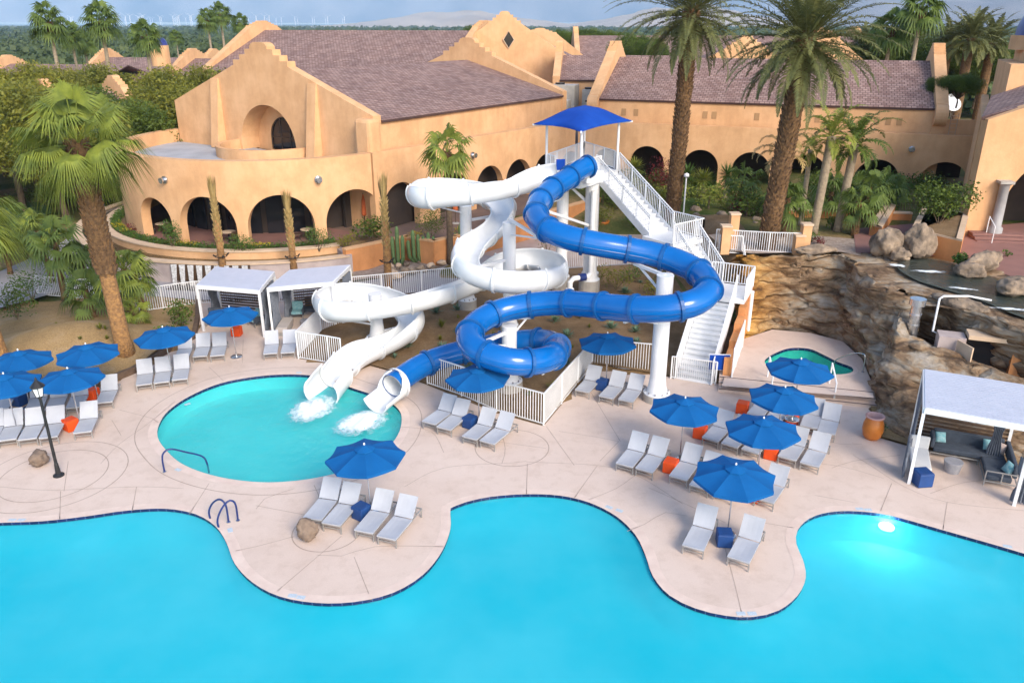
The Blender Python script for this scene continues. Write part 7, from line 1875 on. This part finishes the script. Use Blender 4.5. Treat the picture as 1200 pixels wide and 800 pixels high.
while len(pts_) < 66 and tries < 4000:
    tries += 1; a = q.uniform(415, 800); bb = q.uniform(320, 490)
    if inside((a, bb), poly) and all(hypot(a-c_[0], (bb-c_[1])*1.6) > 17 for c_ in pts_): pts_.append((a, bb))
for i, (a, bb) in enumerate(pts_):
    p = at(a, bb, .3); p.z = hgt(p.x, p.y)+.05
    if i % 2: place(ag, p, i, "small blue-green agave in the mulch of the slide garden", "agaves in the slide garden", scale=q.uniform(.7, 1.6))
    else: place(tf_, p, i, "small dry grass tuft in the mulch of the slide garden", "grass tufts in the slide garden", scale=q.uniform(.7, 1.7))
for i in range(22):
    a = q.uniform(5, 230); bb = q.uniform(375, 455)
    p = at(a, bb, .3); 
    if inside((p.x, p.y), deck_ring): continue
    p.z = hgt(p.x, p.y)+.05; place(tf_, p, i, "small dry grass tuft on the left dirt bank", "grass tufts on the dirt bank", scale=q.uniform(.6, 1.3))
# cacti
CACT = mat("cactus_green", (0.14, 0.22, 0.08), (0.08, 0.14, 0.05), 6, 0.8)
for k, (a, bb, n, h, lb) in enumerate(((467, 309, 3, 2.6, "group of three columnar cacti left in the gravel bed"), (494, 306, 6, 2.5, "clump of six columnar cacti in front of the hedge block"), (537, 300, 2, 2.4, "pair of columnar cacti right of the slim palm"))):
    b = at(a, bb, .3); t = thing("columnar_cactus", lb, "cactus", b)
    for j in range(n):
        x = (j-(n-1)/2)*.36; hh = h*(1-.25*abs(x))*q.uniform(.75, 1.05); r = .14
        MB().tube([b+Vector((x*.5, 0, -.1)), b+Vector((x*.95, q.uniform(-.1, .1), .35)), b+Vector((x, 0, hh*.9)), b+Vector((x, 0, hh))], [r*.8, r, r, r*.4], 9).build("stem", CACT, t, smooth=True)
b = at(515, 305, .3); t = thing("barrel_cactus", "round barrel cactus in the gravel bed", "cactus", b); MB().lathe([(.2, 0), (.38, .2), (.36, .5), (.2, .66), (.01, .7)], b, 14).build("body", CACT, t)
q = R(12); bproto = None
for i in range(34):
    a = q.uniform(455, 560); bb = 322-(a-455)*0.16+q.uniform(-12, 6); s = q.uniform(.12, .34)
    boulder(a, bb, .25, (s*1.3, s, s*.8), "small pale rock scattered in the cactus bed", 300+i, CREAM if i % 3 == 0 else BOULDER, .3, "rocks in the cactus bed", "garden_rock")
for i in range(26):
    a = q.uniform(790, 890); bb = q.uniform(238, 268); s = q.uniform(.2, .5)
    if i < 12: boulder(a, bb, 1.6 if a < 860 else 3.3, (s*1.3, s, s*.8), "pale garden rock on the planted bank below the back arcade", 340+i, BOULDER, .3, "rocks on the planted bank", "garden_rock")
# distant tree cover to the horizon
import array
rr_ = R(44); VV = []; FF = []
def far_tree(x, y, h, r):
    n = 26 if y > 600 else 60
    for k in range(n):
        d = Vector((rr_.gauss(0, 1), rr_.gauss(0, 1), rr_.gauss(0, 1))).normalized()*rr_.uniform(.5, 1)
        p = Vector((x+d.x*r, y+d.y*r, h*.55+d.z*h*.45)); s = r*(.42 if y > 600 else .3)*rr_.uniform(.6, 1.3)
        a = Vector((rr_.gauss(0, 1), rr_.gauss(0, 1), rr_.gauss(0, 1))).normalized(); b = a.orthogonal().normalized()*s*.6; o = len(VV)
        VV.extend([p-a*s*.6, p+b, p+a*s*.6, p-b]); FF.append((o, o+1, o+2, o+3))
for i in range(5200):
    Y = 150*(22.0**rr_.random()); X = rr_.uniform(-0.78, 0.78)*Y*1.05
    if Y < 210 and -60 < X < 60 and rr_.random() < .8: continue
    far_tree(X, Y, rr_.uniform(4, 9.5)*(1 if Y < 1500 else 1.2), rr_.uniform(3, 6.5)*(1 if Y < 900 else 1.8))
m = MB(); m.v = [tuple(v) for v in VV]; m.f = FF; m.uv = [None]*len(FF)
tag(m.build("distant_woods", LEAF['far']), "dark green tree cover stretching to the horizon", "woods", kind="stuff")
# wind turbines on the plain
wt = thing("wind_turbine", "x", "wind turbine"); MB().cyl((0, 0, 0), (0, 0, 70), 2.2, 1.4, 8).build("tower", WHITE, wt, local=True); MB().box((0, 0, 71), (3, 8, 3)).build("nacelle", WHITE, wt, local=True)
for k in range(3):
    a = 2*pi*k/3+.4; MB().beam((0, -5, 71), (38*cos(a), -5, 71+38*sin(a)), 2.2, .8).build("blade", WHITE, wt, local=True)
for i in range(74):
    a = rr_.choice([rr_.uniform(62, 245), rr_.uniform(62, 245), rr_.uniform(250, 420)]); Y = rr_.uniform(6500, 9800); p = atY(a, 28, Y)
    place(wt, (p.x, Y, 0), rr_.uniform(-.3, .3), "one of the tiny white wind turbines on the far plain", "wind turbines on the far plain")
# haze
hz = MB(); hz.box((0, 7000, 749), (30000, 15000, 1504)); ho = hz.build("haze", bpy.data.materials.new("haze_air")); ho["kind"] = "stuff"; ho["label"] = "thin blue haze over the whole valley"; ho["category"] = "haze"
hm = ho.data.materials[0]; hm.use_nodes = True; nn_ = hm.node_tree.nodes; nn_.clear(); out = nn_.new("ShaderNodeOutputMaterial"); vp = nn_.new("ShaderNodeVolumePrincipled")
vp.inputs["Color"].default_value = (0.38, 0.64, 1.0, 1); vp.inputs["Density"].default_value = 0.000075; vp.inputs["Anisotropy"].default_value = -0.35
hm.node_tree.links.new(vp.outputs[0], out.inputs["Volume"])
